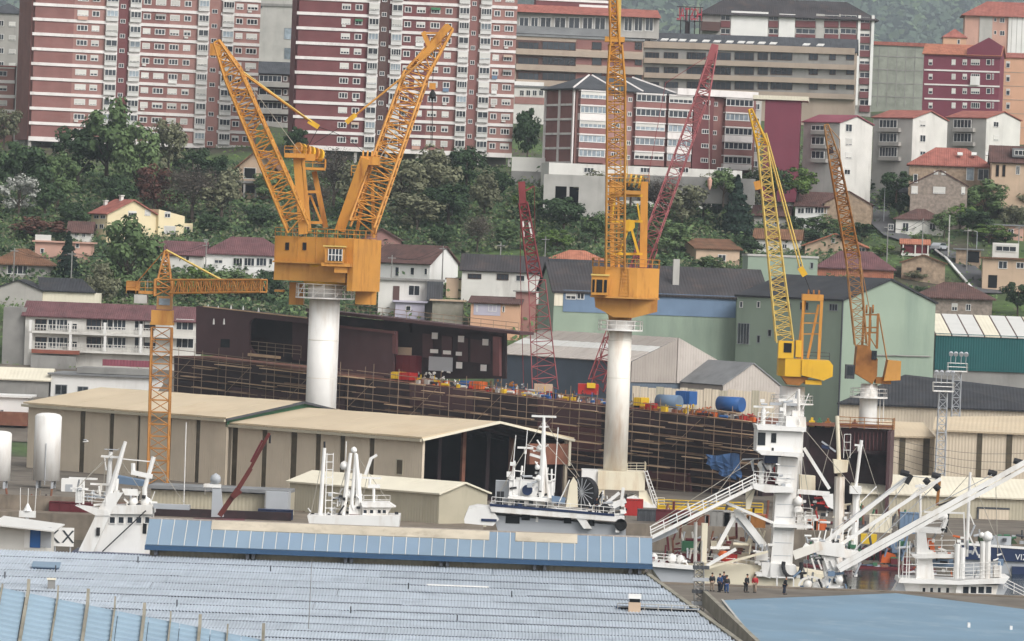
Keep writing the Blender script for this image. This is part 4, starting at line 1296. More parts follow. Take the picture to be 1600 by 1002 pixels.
T(850, 350, 70, 65, 'mid', 'green tree below the garage openings')
T(825, 345, 60, 55, 'bright', 'light green bush behind the red boom head', name='bush')
T(880, 370, 90, 70, 'dark', 'dark green tree left of the middle crane frame')
T(925, 345, 90, 80, 'olive', 'olive tree behind the middle crane boom')
T(870, 398, 70, 40, 'bright', 'bright green bush above the orange roofed cottage', name='bush')
T(930, 385, 60, 55, 'mid', 'green tree just left of the middle crane boom')
T(1030, 350, 90, 75, 'bare', 'bare twiggy tree right of the middle crane')
T(1065, 360, 90, 80, 'olive', 'olive tree crossed by the red boom')
T(1040, 400, 90, 60, 'mid', 'green bush above the dark roof right of the middle crane', name='bush')
T(1098, 345, 70, 75, 'olive', 'thin pale tree below the brick block stairs')
T(1132, 300, 60, 80, 'mid', 'green leafy tree in front of the brick block balconies')
T(1150, 372, 78, 100, 'pine', 'tall dark cedar left of the yellow crane boom', name='conifer', trunk=.05)
T(1165, 410, 60, 45, 'dark', 'dark bush beside the tan roofed cottage', name='bush')
T(1075, 300, 80, 50, 'bare', 'bare twigs against the white terrace wall', name='bush')
T(950, 290, 80, 50, 'bare', 'bare bush in front of the garage wall', name='bush')
T(1250, 295, 80, 40, 'bright', 'rounded bright green tree below the maroon end wall')
T(1225, 275, 60, 60, 'olive', 'thin tree against the maroon end wall')
T(1285, 370, 70, 35, 'mid', 'green bush between the gallery house and the orange roof', name='bush')
T(1488, 270, 42, 52, 'pine', 'small dark conifer before the broad red roof', name='conifer', trunk=.04)
T(1350, 305, 50, 30, 'dark', 'dark bush at the foot of the white end wall', name='bush')
T(1405, 345, 46, 50, 'dark', 'dark tree beside the stepped street')
T(1540, 350, 90, 70, 'mid', 'big round green tree right of the stone house')
T(1575, 330, 60, 50, 'dark', 'dark tree under the beige house at the right edge')
T(1500, 360, 60, 45, 'bright', 'light green tree below the stone house')
T(1585, 370, 70, 55, 'olive', 'olive bush at the right edge above the two storey house', name='bush')
T(1545, 380, 80, 30, 'bright', 'low bright bush beside the street lamp', name='bush')
T(1460, 325, 50, 20, 'dark', 'dark hedge under the stone house', name='bush')
T(1590, 495, 60, 60, 'dark', 'dark tree at the right edge above the white roofed hall')
T(1380, 400, 50, 20, 'bright', 'bright grassy bush left of the tiny red hut', name='bush')
T(1270, 385, 50, 30, 'dark', 'dark bush behind the green hall tower', name='bush')
T(1110, 425, 60, 25, 'mid', 'green bush in front of the pink cottage', name='bush')
T(460, 252, 50, 60, 'dark', 'dark tree in the gap between the two brick towers')
T(1430, 440, 50, 20, 'olive', 'dry bush before the tan ruined shed', name='bush')
T(1205, 325, 70, 60, 'dark', 'dark leafy tree between the yellow boom and the maroon end wall')
T(1320, 395, 60, 40, 'dark', 'dark tree behind the bright orange gabled house')
T(1560, 335, 70, 60, 'mid', 'green tree right of the big round one by the stone house')
T(1520, 372, 70, 50, 'dark', 'dark tree above the open carport')
T(1475, 372, 46, 44, 'mid', 'green tree behind the utility pole by the street')
T(1598, 345, 60, 60, 'olive', 'olive tree at the right edge below the beige house')
T(1390, 330, 40, 44, 'dark', 'dark tree between the white end wall and the stepped street')
T(1590, 440, 50, 40, 'dark', 'dark bush at the right edge beside the two storey house', name='bush')
T(1120, 352, 60, 60, 'dark', 'dark tree just left of the tall cedar')
T(1170, 340, 50, 60, 'olive', 'thin olive tree right of the tall cedar')
T(1050, 320, 80, 60, 'olive', 'olive tree in front of the grey terrace wall, crossed by the red boom tip', name='tree')
T(990, 320, 70, 60, 'mid', 'green tree in front of the grey terrace wall beside the crane frame')
T(905, 322, 80, 50, 'dark', 'dark shrub below the garage openings at the crane boom', name='bush')
T(865, 318, 60, 44, 'olive', 'olive shrub against the left garage wall', name='bush')
T(1440, 385, 40, 22, 'mid', 'green bush behind the tiny red hut', name='bush')
T(570, 370, 60, 50, 'dark', 'dark bush behind the pink brick gabled cottage', name='bush')
T(790, 385, 60, 36, 'mid', 'green bush at the right of the meadow', name='bush')
T(640, 300, 80, 60, 'dark', 'dark tree under the left windows of the dark red tower')
T(590, 300, 70, 60, 'olive', 'olive tree behind the right crane mast')
T(780, 320, 60, 60, 'dark', 'dark ivy tree under the white post of the dark red tower')
T(185, 345, 90, 80, 'dark', 'dark tree directly behind the yellow house chimneys')
T(70, 345, 70, 70, 'dark', 'dark tree above the pinkish walled house')
T(420, 320, 70, 55, 'mid', 'green bush right of the house on posts', name='bush')
T(975, 312, 60, 40, 'dark', 'dark shrub right of the crane boom under the shop windows', name='bush')
T(1035, 312, 60, 40, 'olive', 'olive shrub left of the red boom under the shop windows', name='bush')
T(1105, 318, 70, 46, 'dark', 'dark shrub left of the cedar under the shop windows', name='bush')
T(1180, 312, 60, 50, 'mid', 'green shrub right of the cedar at the foot of the brick block', name='bush')
T(935, 330, 60, 48, 'mid', 'green shrub at the right corner of the garage wall', name='bush')
T(1425, 360, 40, 30, 'dark', 'dark hedge behind the small white cottage', name='bush')
T(1345, 380, 50, 36, 'dark', 'dark bush below the windowless stone gable house', name='bush')
T(1240, 365, 40, 30, 'dark', 'dark bush at the left of the glazed gallery house', name='bush')
T(1570, 385, 40, 26, 'dark', 'dark bush between the flat grey house and the two storey house', name='bush')
T(1440, 470, 40, 24, 'dark', 'dark bush left of the long brown roofed stone house', name='bush')
T(1212, 318, 62, 62, 'dark', 'dark leafy tree hiding the left foot of the maroon end wall', d=972)
T(1245, 318, 68, 58, 'bright', 'bright tree hiding the right foot of the maroon end wall', d=974)
T(1400, 312, 60, 50, 'dark', 'dark tree at the foot of the middle white ended block', d=975)
T(985, 318, 70, 50, 'olive', 'olive tree covering the grey terrace wall right of the crane boom', d=960)
T(1130, 318, 60, 56, 'mid', 'green tree covering the right end of the grey terrace wall', d=962)
# ground cover of the slope: one mass
def cover(name, seed, n, m, y0, y1, s0, s1, zup, lim, kind='stuff', mask=None):
    r = random.Random(seed)
    mb = MB()
    i = 0
    while i < n:
        y = r.uniform(y0, y1)
        x = r.uniform(-lim, lim) * y / 1000
        if mask and not mask(x, y): continue
        i += 1
        z = TZ(x, y)
        hh = abs(r.gauss(0, zup))
        for _ in range(7):
            leaf(mb, r, (x + r.gauss(0, .9), y + r.gauss(0, .9), z + r.uniform(.1, .5) + hh * r.random()), r.uniform(s0, s1), (r.gauss(0, .4), -.5, 1))
    me = bpy.data.meshes.new(name)
    me.from_pydata(mb.v, [], mb.f)
    me.materials.append(MATS[m])
    o = link(name, me)
    o['kind'] = kind
    return o
def not_meadow(x, y):
    px = 800 + x * FPX / y
    return not (690 < px < 850 and 890 < y < 935) and not (px > 1330 and y < 985) or random.random() < .06
cover('undergrowth', 1, 6500, 'leaf_dark', 880, 1010, .22, .6, 1.3, 112, mask=not_meadow)
cover('undergrowth', 2, 5200, 'leaf_mid', 850, 1010, .2, .5, .9, 112, mask=not_meadow)
cover('undergrowth', 3, 3200, 'leaf_olive', 850, 1010, .2, .5, 1.0, 112, mask=not_meadow)
cover('grass', 4, 6000, 'leaf_bright', 830, 1120, .1, .3, .15, 150)
# the far wooded hill
def far_wood(seed, n, m):
    r = random.Random(seed)
    mb = MB()
    for _ in range(n):
        y = 5050 + 2700 * r.random() ** 1.1
        x = r.uniform(-.16, .17) * y
        z = TZ(x, y)
        R0 = r.uniform(10, 20)
        for k in range(16):
            v = Vector((r.gauss(0, 1), r.gauss(0, 1), r.gauss(0, 1))).normalized()
            leaf(mb, r, (x + v.x * R0, y + v.y * R0, z + R0 * .8 + v.z * R0 * 1.1), r.uniform(4, 9), v)
    me = bpy.data.meshes.new('far_woodland')
    me.from_pydata(mb.v, [], mb.f)
    me.materials.append(MATS[m])
    link('far_woodland', me)['kind'] = 'stuff'
far_wood(8, 6500, 'leaf_far'); far_wood(9, 2000, 'leaf_mid')
# ------------------------------------------------------------------ halls and sheds of the yard
# green hall with gable, long wing and tower block
b = Bld('green_hall', 'big pale green gabled hall with dark roof behind the rusty crane', 'industrial hall', 1317, 470, 782, 42, z0=6)
W = b.L(1462, 474)[0]
T = 30.0
for T in [16 + .5 * i for i in range(80)]:
    if b.left(T).L(1152, 480)[0] > 0: break
gable(b, W, T, b.e, b.L(1389, 438)[1] - b.e, 'green_wall', 'roof_dark', 'gy', ov=.3, down=3, t=.3)
lf = b.left(T)
for r in ((1153, 505, 1171, 538, 4, 0, 'grey_frame'), (1183, 524, 1188, 536, 1, 0, 'grey_frame', 'dark_opening'), (1200, 515, 1206, 526, 1, 0, 'grey_frame', 'dark_opening'), (1250, 472, 1264, 485, 3, 0, 'grey_frame'),
          (1296, 475, 1309, 486, 3, 0, 'grey_frame'), (1156, 471, 1161, 481, 1), (1183, 471, 1188, 481, 1), (1225, 474, 1236, 484, 2, 0, 'grey_frame')): lf.win(r[:4], *r[4:])
pp = MB().tube((-.15, -.15, -2), (-.15, -.15, b.e), .14, 6); ob('downpipe', pp, 'slate', b.root)
z = b.L(1400, 556)[1]; ob('pipe_run', MB().tube((3, -.2, z), (W - 1, -.2, z), .1, 5), 'concrete', b.root)
b = Bld('long_hall', 'long low hall with stained dark roof and blue upper wall strip, behind the middle crane', 'industrial hall', 866, 456, 800, 6, z0=6)
W = b.L(1200, 462)[0]
gable(b, W, 22, b.e, 4.4, 'green_wall_deep', 'roof_dark_stain', 'gx', ov=.4, down=3, t=.3)
b.bx('blue_strip', (880, 458, 1150, 492), -.12, -.01, 'blue_wall')
b.bx('cream_strip', (866, 458, 879.5, 478), -.12, -.01, 'shed_cream')
b.win((884, 458, 900, 468), 2, .5, y=-.13); b.win((901, 458, 913, 468), 2, 0, y=-.13)
for px in (1001, 1110, 1050, 1085, 1060, 1130):
    x, _ = b.L(px, 440, 5); y0 = random.uniform(2, 6)
    ob('roof_light', MB().slab([(x - 1.6, y0, b.e + .4 * y0 + .1), (x + 1.2, y0, b.e + .4 * y0 + .1), (x + 1.5, y0 + .5, b.e + .4 * y0 + .3), (x - 1.3, y0 + .5, b.e + .4 * y0 + .3)], .12), 'skylight', b.root)
x, z = b.L(1057, 405, 4); ob('roof_vent', MB().box(x - .5, x + .5, 3.6, 4.4, b.e + 1, z), 'concrete_pale', b.root)
b = Bld('tower_block', 'flat topped pale green tower block rising behind the long hall roof', 'industrial building', 1169, 400, 815, 3, z0=8)
ob('wall', MB().box(0, b.L(1278, 402)[0], 0, 9, -2, b.e), 'green_wall', b.root)
ob('parapet', MB().box(-.15, b.L(1278, 402)[0] + .15, -.15, 9.2, b.e, b.e + .35), 'concrete_pale', b.root)
b.win((1266, 410, 1271, 420), 1, 0, 'grey_frame', 'dark_opening'); b.win((1247, 412, 1252, 421), 1, 0, 'grey_frame', 'dark_opening')
# white roofed teal hall
b = Bld('teal_hall', 'white roofed hall with dark teal wall at the right edge', 'industrial hall', 1461, 523, 800, 2, z0=5)
W = b.L(1640, 530)[0]
ob('wall', MB().box(0, W, 0, 26, -2, b.e), 'concrete', b.root)
b.bx('teal_cladding', (1461, 524, 1640, 581), -.3, -.01, 'teal_wall')
n = 7
for i in range(n):
    xa, xb = W * i / n, W * (i + 1) / n
    ob('roof_panel', MB().slab([(xa + .12, -.5, b.e - .1), (xb - .12, -.5, b.e - .1), (xb - .12, 15, b.e + 3.0), (xa + .12, 15, b.e + 3.0)], .2), 'skylight' if i % 3 else 'shed_cream', b.root)
    ob('roof_seam', MB().slab([(xa - .12, -.5, b.e - .14), (xa + .12, -.5, b.e - .14), (xa + .12, 15, b.e + 2.96), (xa - .12, 15, b.e + 2.96)], .2), 'tile_brown', b.root)
b = Bld('dark_roof_shed', 'low shed with long black roof and tan wall in front of the teal hall', 'industrial shed', 1312, 632, 752, -4, z0=3)
W = b.L(1640, 645)[0]
ob('wall', MB().box(0, W, 0, 14, -1, b.e), 'shed_tan', b.root)
ob('roof', MB().slab([(-.4, -.5, b.e), (W, -.5, b.e), (W, 16, b.e + 2.6), (9.5, 16, b.e + 4.2)], .25), 'roof_dark', b.root)
# grey sheds behind the hull
b = Bld('grey_shed', 'large grey shed with striped white roof and sagging sheet gable, behind the hull deck', 'industrial shed', 986, 566, 770, 36, z0=8)
W = b.L(1128, 570)[0]
T = 30
for T in [16 + .5 * i for i in range(80)]:
    if b.left(T).L(776, 555)[0] > 0: break
r_ = b.L(1057, 529)[1] - b.e
ob('wall', MB().ext([(0, -2), (W, -2), (W, b.e), (W / 2, b.e + r_), (0, b.e)], 0, T), 'sheet_blue_grey', b.root)
ob('gable_sheet', MB().ext([(0, b.e - 3.0), (W * .49, b.e - 3.0), (W * .49, b.e + r_ * .98), (0, b.e)], -.2, -.01), 'sheet_grey', b.root)
ob('gable_sheet', MB().ext([(W * .495, b.e - 3.0), (W, b.e - 3.0), (W, b.e), (W * .495, b.e + r_)], -.3, -.01), 'sheet_pale', b.root)
nn = 26
for i in range(nn):
    ya, yb = T * i / nn, T * (i + 1) / nn
    for t0, t1, m in ((0, .42, 'sheet_pale'), (.425, .64, 'skylight'), (.645, 1, 'sheet_grey')):
        k = lambda t: (-.4 + (W / 2 + .4) * t, b.e - .1 + (r_ + .1) * t)
        (xa, za), (xb, zb) = k(t0), k(t1)
        ob('roof_sheet', MB().slab([(xa, ya + .05, za), (xa, yb - .05, za), (xb, yb - .05, zb), (xb, ya + .05, zb)], .12 + .03 * (i % 2)), m, b.root)
ob('roof_slope', MB().slab([(W + .4, -.2, b.e - .1), (W + .4, T, b.e - .1), (W / 2, T, b.e + r_), (W / 2, -.2, b.e + r_)], .12), 'sheet_pale', b.root)
b = Bld('grey_shed', 'small grey gabled shed just left of the yellow crane house', 'industrial shed', 1130, 602, 765, 30, z0=7)
W = b.L(1220, 604)[0]
gable(b, W, 14, b.e, b.L(1193, 569)[1] - b.e, 'sheet_pale', 'roof_grey', 'gy', ov=.2, down=2)
b = Bld('sheet_fence', 'tan sheet metal fence with upright seams behind the blue tanks', 'fence', 988, 603, 752, 2, z0=6)
W = b.L(1212, 606)[0]
n = 18
for i in range(n): ob('fence_panel', MB().box(W * i / n + .03, W * (i + 1) / n - .03, 0 + .05 * (i % 2), .12, -2, b.e - .1 * (i % 3)), 'shed_olive' if i % 4 == 3 else 'shed_tan', b.root)
# the two tan building halls
def tan_hall(label, A, B_, d, phi, ridge, strips, open_end, gp):
    b = Bld('building_hall', label, 'industrial hall', A[0], A[1], d, phi, z0=3, group=None)
    W = b.L(*B_)[0]
    sf = b.right(W)
    T = 2 * sf.L(*gp)[0]
    r = sf.L(*gp)[1] - b.e
    k = r / (T / 2)
    ob('end_wall', MB().box(0, .4, .4, T, -.2, b.e), 'shed_tan', b.root)
    ob('back_wall', MB().box(.4, W, T - .4, T, -.2, b.e), 'shed_tan', b.root)
    xs = sorted([0.0] + [b.L(px, A[1] + 60)[0] for ab in strips for px in ab] + [W])
    for i, (xa, xb) in enumerate(zip(xs, xs[1:])):
        if i % 2 == 0: ob('wall_panel', MB().box(xa + .01, xb - .01, 0, .4, -.2, b.e), 'shed_tan', b.root)
        else: ob('window_strip', MB().box(xa, xb, .15, .3, -.2, b.e - .1), 'shed_window', b.root)
    m = 9
    for i in range(m):
        xa, xb = -.5 + (W + 1) * i / m, -.5 + (W + 1) * (i + 1) / m
        ob('roof_sheet', MB().slab([(xa + .02, -.6, b.e - .6 * k), (xb - .02, -.6, b.e - .6 * k), (xb - .02, T / 2, b.e + r), (xa + .02, T / 2, b.e + r)], .22 + .02 * (i % 2)), 'shed_roof', b.root)
        ob('roof_sheet', MB().slab([(xa + .02, T + .6, b.e - .6 * k), (xb - .02, T + .6, b.e - .6 * k), (xb - .02, T / 2 + .03, b.e + r), (xa + .02, T / 2 + .03, b.e + r)], .22 + .02 * (i % 2)), 'shed_roof', b.root)
    ob('gutter', MB().box(-.5, W + .5, -.95, -.66, b.e - .5, b.e - .15), 'shed_olive', b.root)
    if open_end:
        for i in range(1, 6):
            y = T * i / 6; zz = b.e + r - abs(y - T / 2) * k
            ob('column', MB().box(W - 6.4, W - 6, y - .3, y + .3, 0, zz - .4), 'rust_deck' if i % 2 else 'hull_dark', b.root)
        for j in range(4):
            ob('roof_truss', MB().beam((W - 4 - 7 * j, .5, b.e - .8), (W - 4 - 7 * j, T / 2, b.e + r - .8), .4, .7).beam((W - 4 - 7 * j, T - .5, b.e - .8), (W - 4 - 7 * j, T / 2, b.e + r - .8), .4, .7), 'hull_dark', b.root)
        tr = MB().beam((W + .45, -.6, b.e - .25), (W + .45, T / 2, b.e + r + .1), .3, .45).beam((W + .45, T + .6, b.e - .25), (W + .45, T / 2, b.e + r + .1), .3, .45)
        ob('barge_board', tr, 'shed_cream', b.root)
        ob('gable_hood', MB().ext([(W - .2, b.e - 3.4), (W + .35, b.e - 3.4), (W + .35, b.e - .7), (W - .2, b.e - .7)], T * .72, T), 'rust_deck', b.root)
        ob('hood_edge', MB().box(W + .36, W + .5, T - .3, T + .1, b.e - 3.6, b.e - .3), 'shed_cream', b.root)
        ob('rear_wall_inside', MB().box(2, 2.4, 1, T - 1, 0, b.e), 'hull_dark', b.root)  # dark colour stands in for shade at the back of the hall
        ob('floor_slab', MB().box(1, W - 2, 1, T - 1, .01, .1), 'hull_dark', b.root); ob('shade_lining', MB().box(1, W - .3, .45, .6, 0, b.e - .3), 'hull_dark', b.root); ob('shade_lining', MB().box(1, W - .3, T - .7, T - .45, 0, b.e - .3), 'hull_dark', b.root); ob('shade_lining', MB().slab([(1, .6, b.e - .35), (W - .5, .6, b.e - .35), (W - .5, T / 2, b.e + r - .35), (1, T / 2, b.e + r - .35)], .1).slab([(1, T - .6, b.e - .35), (W - .5, T - .6, b.e - .35), (W - .5, T / 2, b.e + r - .35), (1, T / 2, b.e + r - .35)], .1), 'hull_dark', b.root)  # floor and added linings coloured dark to imitate shade deep in the hall
    else:
        ob('gable_wall', MB().exx([(0, b.e - 1.2), (T, b.e - 1.2), (T, b.e), (T / 2, b.e + r), (0, b.e)], W - .3, W), 'paint_green', b.root)
        ob('barge_board', MB().beam((W + .45, -.6, b.e - .2), (W + .45, T / 2, b.e + r + .1), .3, .5).beam((W + .45, T + .6, b.e - .2), (W + .45, T / 2, b.e + r + .1), .3, .5), 'slate', b.root)
    return b
tan_hall('left tan building hall with dark window strips, behind the white tank', (45, 630), (355, 651), 712, -46, None,
         [(124, 132), (170, 177), (214, 218), (261, 267), (305, 312)], False, (472, 630))
b = tan_hall('right tan building hall with wide open dark end, in front of the hull', (357, 661), (661, 684), 683, -46, None,
         [(361, 370), (408, 416), (453, 463), (492, 500), (530, 538), (576, 584)], True, (777, 661))
b.win((619, 718, 630, 742), 1, 0, 'shed_olive', 'shed_window', .1, name='window')
b = Bld('beige_shed', 'small beige shed with pale roof in front of the open hall', 'industrial shed', 453, 753, 622, -42, z0=3)
W = b.L(687, 765)[0]
sf = b.right(W)
T = sf.L(762, 766)[0]
gable(b, W, T, b.e, 1.2, 'shed_olive', 'shed_cream', 'gx', ov=.35, down=.5)
# right side tan halls
b = Bld('building_hall', 'tan hall with dark strips just right of the brown hull block', 'industrial hall', 1393, 683, 716, 4, z0=3)
W = b.L(1461, 686)[0]; b2W = W
ob('wall', MB().box(0, W, .2, 16, -.2, b.e), 'shed_tan', b.root)
for a, c in ((1405, 1414), (1442, 1452)): b.bx('window_strip', (a, 685, c, 745), .1, .19, 'shed_window')
ob('roof', MB().slab([(-.4, -.4, b.e), (W, -.4, b.e), (W, 12, b.e + 1.6), (-.4, 12, b.e + 1.6)], .25), 'shed_roof', b.root)
b = Bld('building_hall', 'taller tan hall with dark strips at the right edge', 'industrial hall', 1462, 674, 712, -6, z0=3)
W = b.L(1640, 682)[0]
ob('wall', MB().box(0, W, .2, 18, -.2, b.e), 'shed_tan', b.root)
for a, c in ((1526, 1534), (1572, 1581)): b.bx('window_strip', (a, 676, c, 748), .1, .19, 'shed_window')
ob('roof', MB().slab([(-.4, -.4, b.e), (W, -.4, b.e), (W, 13, b.e + 2.2), (-.4, 13, b.e + 1.4)], .25), 'shed_roof', b.root)
b = Bld('quay_shed', 'low olive quay shed with big shutter door and cream roof, behind the right vessels', 'industrial shed', 1340, 770, 668, 2, z0=3)
W = b.L(1660, 775)[0]
gable(b, W, 18, b.e, 2.0, 'shed_olive', 'shed_cream', 'gx', ov=.5, down=.5)
b.bx('shutter_door', (1529, 796, 1576, 845), -.15, -.01, 'shed_tan'); b.bx('door_frame', (1527, 793, 1578, 796), -.2, -.01, 'slate'); b.bx('door_frame', (1526, 796.2, 1529, 845), -.2, -.01, 'slate')
# low dark roofed store in front of the left hall
b = Bld('quay_store', 'long low store with grey flat roof and tan front, behind the left vessel', 'shed', 236, 763, 608, -4, z0=3)
W = b.L(452, 770)[0]
ob('wall', MB().box(0, W, 0, 6, -.2, b.e), 'shed_olive', b.root); ob('roof', MB().box(-.3, W, -.8, 6.2, b.e + .003, b.e + .4), 'roof_grey', b.root)
b.bx('dark_gap', (236, 764, 420, 769), -.1, -.01, 'slate')
b = Bld('container', 'blue grey container beside the beige shed', 'container', 414, 768, 605, -4, z0=3)
ob('body', MB().box(0, b.L(451, 770)[0], 0, 2.5, 0, b.e), 'paint_grey', b.root)
b.bx('corner_post', (414, 768, 415.5, 800), -.05, -.01, 'concrete')
b = Bld('rubble_wall', 'rusty stone rubble wall behind the left vessel mast', 'wall', -15, 772, 601, 0, z0=3)
ob('wall', MB().box(0, b.L(235, 778)[0], 0, .8, -.2, b.e), 'quay_stone', b.root)
b = Bld('dark_low_wall', 'dark stained low wall beneath the grey flat roofed store', 'wall', 236, 793, 599, 0, z0=3)
ob('wall', MB().box(0, b.L(455, 800)[0], 0, .6, -.2, b.e), 'hull_dark', b.root)
# storage tanks
def tank(label, px0, px1, top, d, base):
    b = Bld('storage_tank', label, 'storage tank', (px0 + px1) / 2, top, d, 0, z0=3, group='white storage tanks')
    r = (b.L(px1, top + 30)[0] - b.L(px0, top + 30)[0]) / 2
    h = b.e
    pr = [(r, 1.0), (r, h - r * .28), (r * .85, h - r * .12), (r * .5, h - .05), (.05, h)]
    ob('shell', MB().lathe(pr, n=28), 'paint_white', b.root, smooth=True)
    for i in range(4):
        a = i * 1.571 + .7; ob('leg', MB().box(r * .8 * math.cos(a) - .15, r * .8 * math.cos(a) + .15, r * .8 * math.sin(a) - .15, r * .8 * math.sin(a) + .15, 0, 1.05), 'paint_grey', b.root)
    ob('valve_pipe', MB().tube((0, -r - .1, .5), (0, -r - .1, h * .6), .06, 5), 'paint_grey', b.root)
tank('tall white tank standing before the left tan hall', 55, 97, 645, 655, 770)
tank('white tank cut by the left edge', -16, 19, 673, 650, 760)
b = Bld('pump_house', 'low white equipment boxes at the foot of the white tanks', 'equipment box', 96, 748, 648, 0, z0=3)
ob('body', MB().box(0, 2.6, 0, 2, 0, b.e), 'render_clean', b.root); b.bx('door', (102, 757, 113, 772), -.05, -.01, 'paint_grey')
# floodlight towers on the right
def lightmast(label, px, top, base, d, m='paint_grey'):
    b = Bld('light_mast', label, 'light mast', px, top, d, 0, z0=3, group='lattice light masts')
    ch, br = MB(), MB()
    lattice(ch, br, (0, 0, 0), (0, 0, b.e - 3), (1, 0, 0), (0, 1, 0), 1.4, 1.1, 1.4, 1.1, 14, .07, .045)
    o = ob('mast', ch, m, b.root); ob('bracing', br, m, o, kind='stuff')
    pl = MB().box(-1.4, 1.4, -.9, .9, b.e - 3, b.e - 2.85)
    o = ob('platform', pl, 'paint_white', b.root)
    rl = MB(); rails(b, rl, [(-1.4, -.9, b.e - 2.85), (1.4, -.9, b.e - 2.85), (1.4, .9, b.e - 2.85), (-1.4, .9, b.e - 2.85), (-1.4, -.9, b.e - 2.85)], 1.1, 2, step=1.4); ob('rail', rl, 'paint_white', o)
    for x in (-1.1, -.4, .4, 1.1): 
        lm = MB(); lm.tube((x, -.9, b.e - 1.9), (x, -1.0, b.e - .5), .05, 4); lm.tube((x, -1.0, b.e - .3), (x, -1.35, b.e - .5), .32, 10); ob('lamp', lm, 'paint_grey', b.root)
lightmast('lattice light mast with lamp cluster, right one of the pair', 1497, 549, 660, 745)
lightmast('shorter lattice light mast with white box top, left one of the pair', 1475, 578, 745, 700)
# ------------------------------------------------------------------ cranes
def frame_boom(b, parts_root, pts0, pts1, y0, y1, h0, h1, n, m, rc=.16, rb=.09, name='boom'):
    """boom between two picture edges: pts = (left px,py),(right px,py) at foot and tip"""
    a0, a1 = b.pt(*pts0[0], y0), b.pt(*pts0[1], y0)
    c0, c1 = b.pt(*pts1[0], y1), b.pt(*pts1[1], y1)
    p, q = (a0 + a1) / 2, (c0 + c1) / 2
    ax = (q - p).normalized()
    u = ((a1 - a0) + (c1 - c0)); u = (u - ax * u.dot(ax)).normalized()
    v = ax.cross(u)
    ch, br = MB(), MB()
    wid = lambda s: abs(s.dot(u))
    lattice(ch, br, p, q, u, v, wid(a1 - a0), wid(c1 - c0), h0, h1, n, rc, rb)
    o = ob(name, ch, m, b.root); ob('bracing', br, m, o, kind='stuff')
    return o

def beamp(b, mb, p, q, w, h=None, y=0.0, y2=None): return mb.beam(b.pt(p[0], p[1], y), b.pt(q[0], q[1], y if y2 is None else y2), w, h)
def cable(b, pts, r=.05, m='cable', name='cable', parent=None):
    mb = MB()
    for (p, q) in zip(pts, pts[1:]): mb.tube(b.pt(*p), b.pt(*q), r, 4)
    return ob(name, mb, m, parent or b.root)
def sheaves(b, name, x0, x1, z, y, r, n, m, parent):
    for i in range(n):
        x = x0 + (x1 - x0) * i / max(1, n - 1)
        mb = MB(); mb.tube((x - .08, y, z), (x + .08, y, z), r, 14); ob('sheave', mb, m, parent)

# ---- twin boom crane on the white column
b = Bld('harbour_crane', 'large ochre harbour crane with two spread booms on a thick white column', 'crane', 501, 640, 745, 0, z0=3)
c0, c1 = b.L(501, 640), b.L(504, 462)
r = (b.L(527, 560)[0] - b.L(479, 560)[0]) / 2
cx = 0.0
ztop = b.L(503, 462)[1]
ob('column', MB().lathe([(r, -1), (r, ztop)], n=36), 'paint_white', b.root, smooth=True)
zs = [ztop * k for k in (.3, .52, .74)]
for z in zs: ob('weld_ring', MB().lathe([(r + .02, z), (r + .02, z + .12)], n=36), 'paint_white_rusty', b.root)
zp = b.L(505, 467)[1]
o = ob('platform', MB().lathe([(r + .05, zp), (3.9 + .4, zp), (4.3, zp + .2), (r + .05, zp + .2)], n=24), 'paint_white', b.root)
rl = MB()
for i in range(16):
    a, a2 = 6.283 * i / 16, 6.283 * (i + 1) / 16
    p, q = (4.2 * math.cos(a), 4.2 * math.sin(a), zp + .2), (4.2 * math.cos(a2), 4.2 * math.sin(a2), zp + .2)
    for h in (.6, 1.2, 1.9): rl.tube((p[0], p[1], p[2] + h), (q[0], q[1], q[2] + h), .06, 4)
    rl.tube(p, (p[0], p[1], p[2] + 1.9), .06, 4)
    if i % 2: rl.tube(p, (q[0], q[1], q[2] + 1.9), .05, 4)
ob('platform_rail', rl, 'paint_white', o)
ob('cap_ring', MB().lathe([(r + .3, zp + .2), (r + .3, zp + 2.0)], n=30), 'paint_white', b.root, smooth=True)
zh0, zh1, zh2 = b.L(500, 410)[1], b.L(500, 371)[1], b.L(500, 443)[1]
ob('slew_ring', MB().lathe([(r + .9, zp + 2.0), (r + 1.0, zh2 + .9), (r + 1.9, zh0 - .1)], n=30), 'yellow_steel', b.root, smooth=True)
# machine house: near corner at picture column 545
ang = R(-24)
ca, sa = math.cos(ang), math.sin(ang)
hc = Vector((b.L(545, 400)[0], -6.0, 0))
W1, W2 = 11.8, 9.5
cor = lambda s, t: (hc.x - s * ca + t * (-sa), hc.y - s * sa + t * ca)
foot = [cor(0, 0), cor(0, W2), cor(W1, W2), cor(W1, 0)]
house_ = ob('machine_house', MB().exz(foot, zh0, zh1), 'ochre', b.root)
ob('house_skirt', MB().exz([cor(.4, .3), cor(.4, W2 - .5), cor(W1 + .1, W2 - .5), cor(W1 + .1, .3)], b.L(500, 440)[1], zh0 - .01), 'ochre_rust', b.root)
ob('house_end', MB().exz([cor(-.9, .1), cor(-.9, W2 - .2), cor(-.02, W2 - .2), cor(-.02, .1)], b.L(560, 455)[1], zh1 - .1), 'ochre', b.root)
hf = Face(b.root, (b.O.x + cor(W1, 0)[0], b.O.y + cor(W1, 0)[1]), ang, b.z0, cor(W1, 0), ang)
for px in (449, 476): hf.win((px - 3, 379, px + 3, 391), 1, 0, 'hull_dark', 'dark_opening')
rl = MB(); e_ = [(x, y, zh1) for x, y in foot]; rails(b, rl, e_ + [e_[0]], 1.2, 2, step=1.6, r=.05); ob('roof_rail', rl, 'ochre', house_)
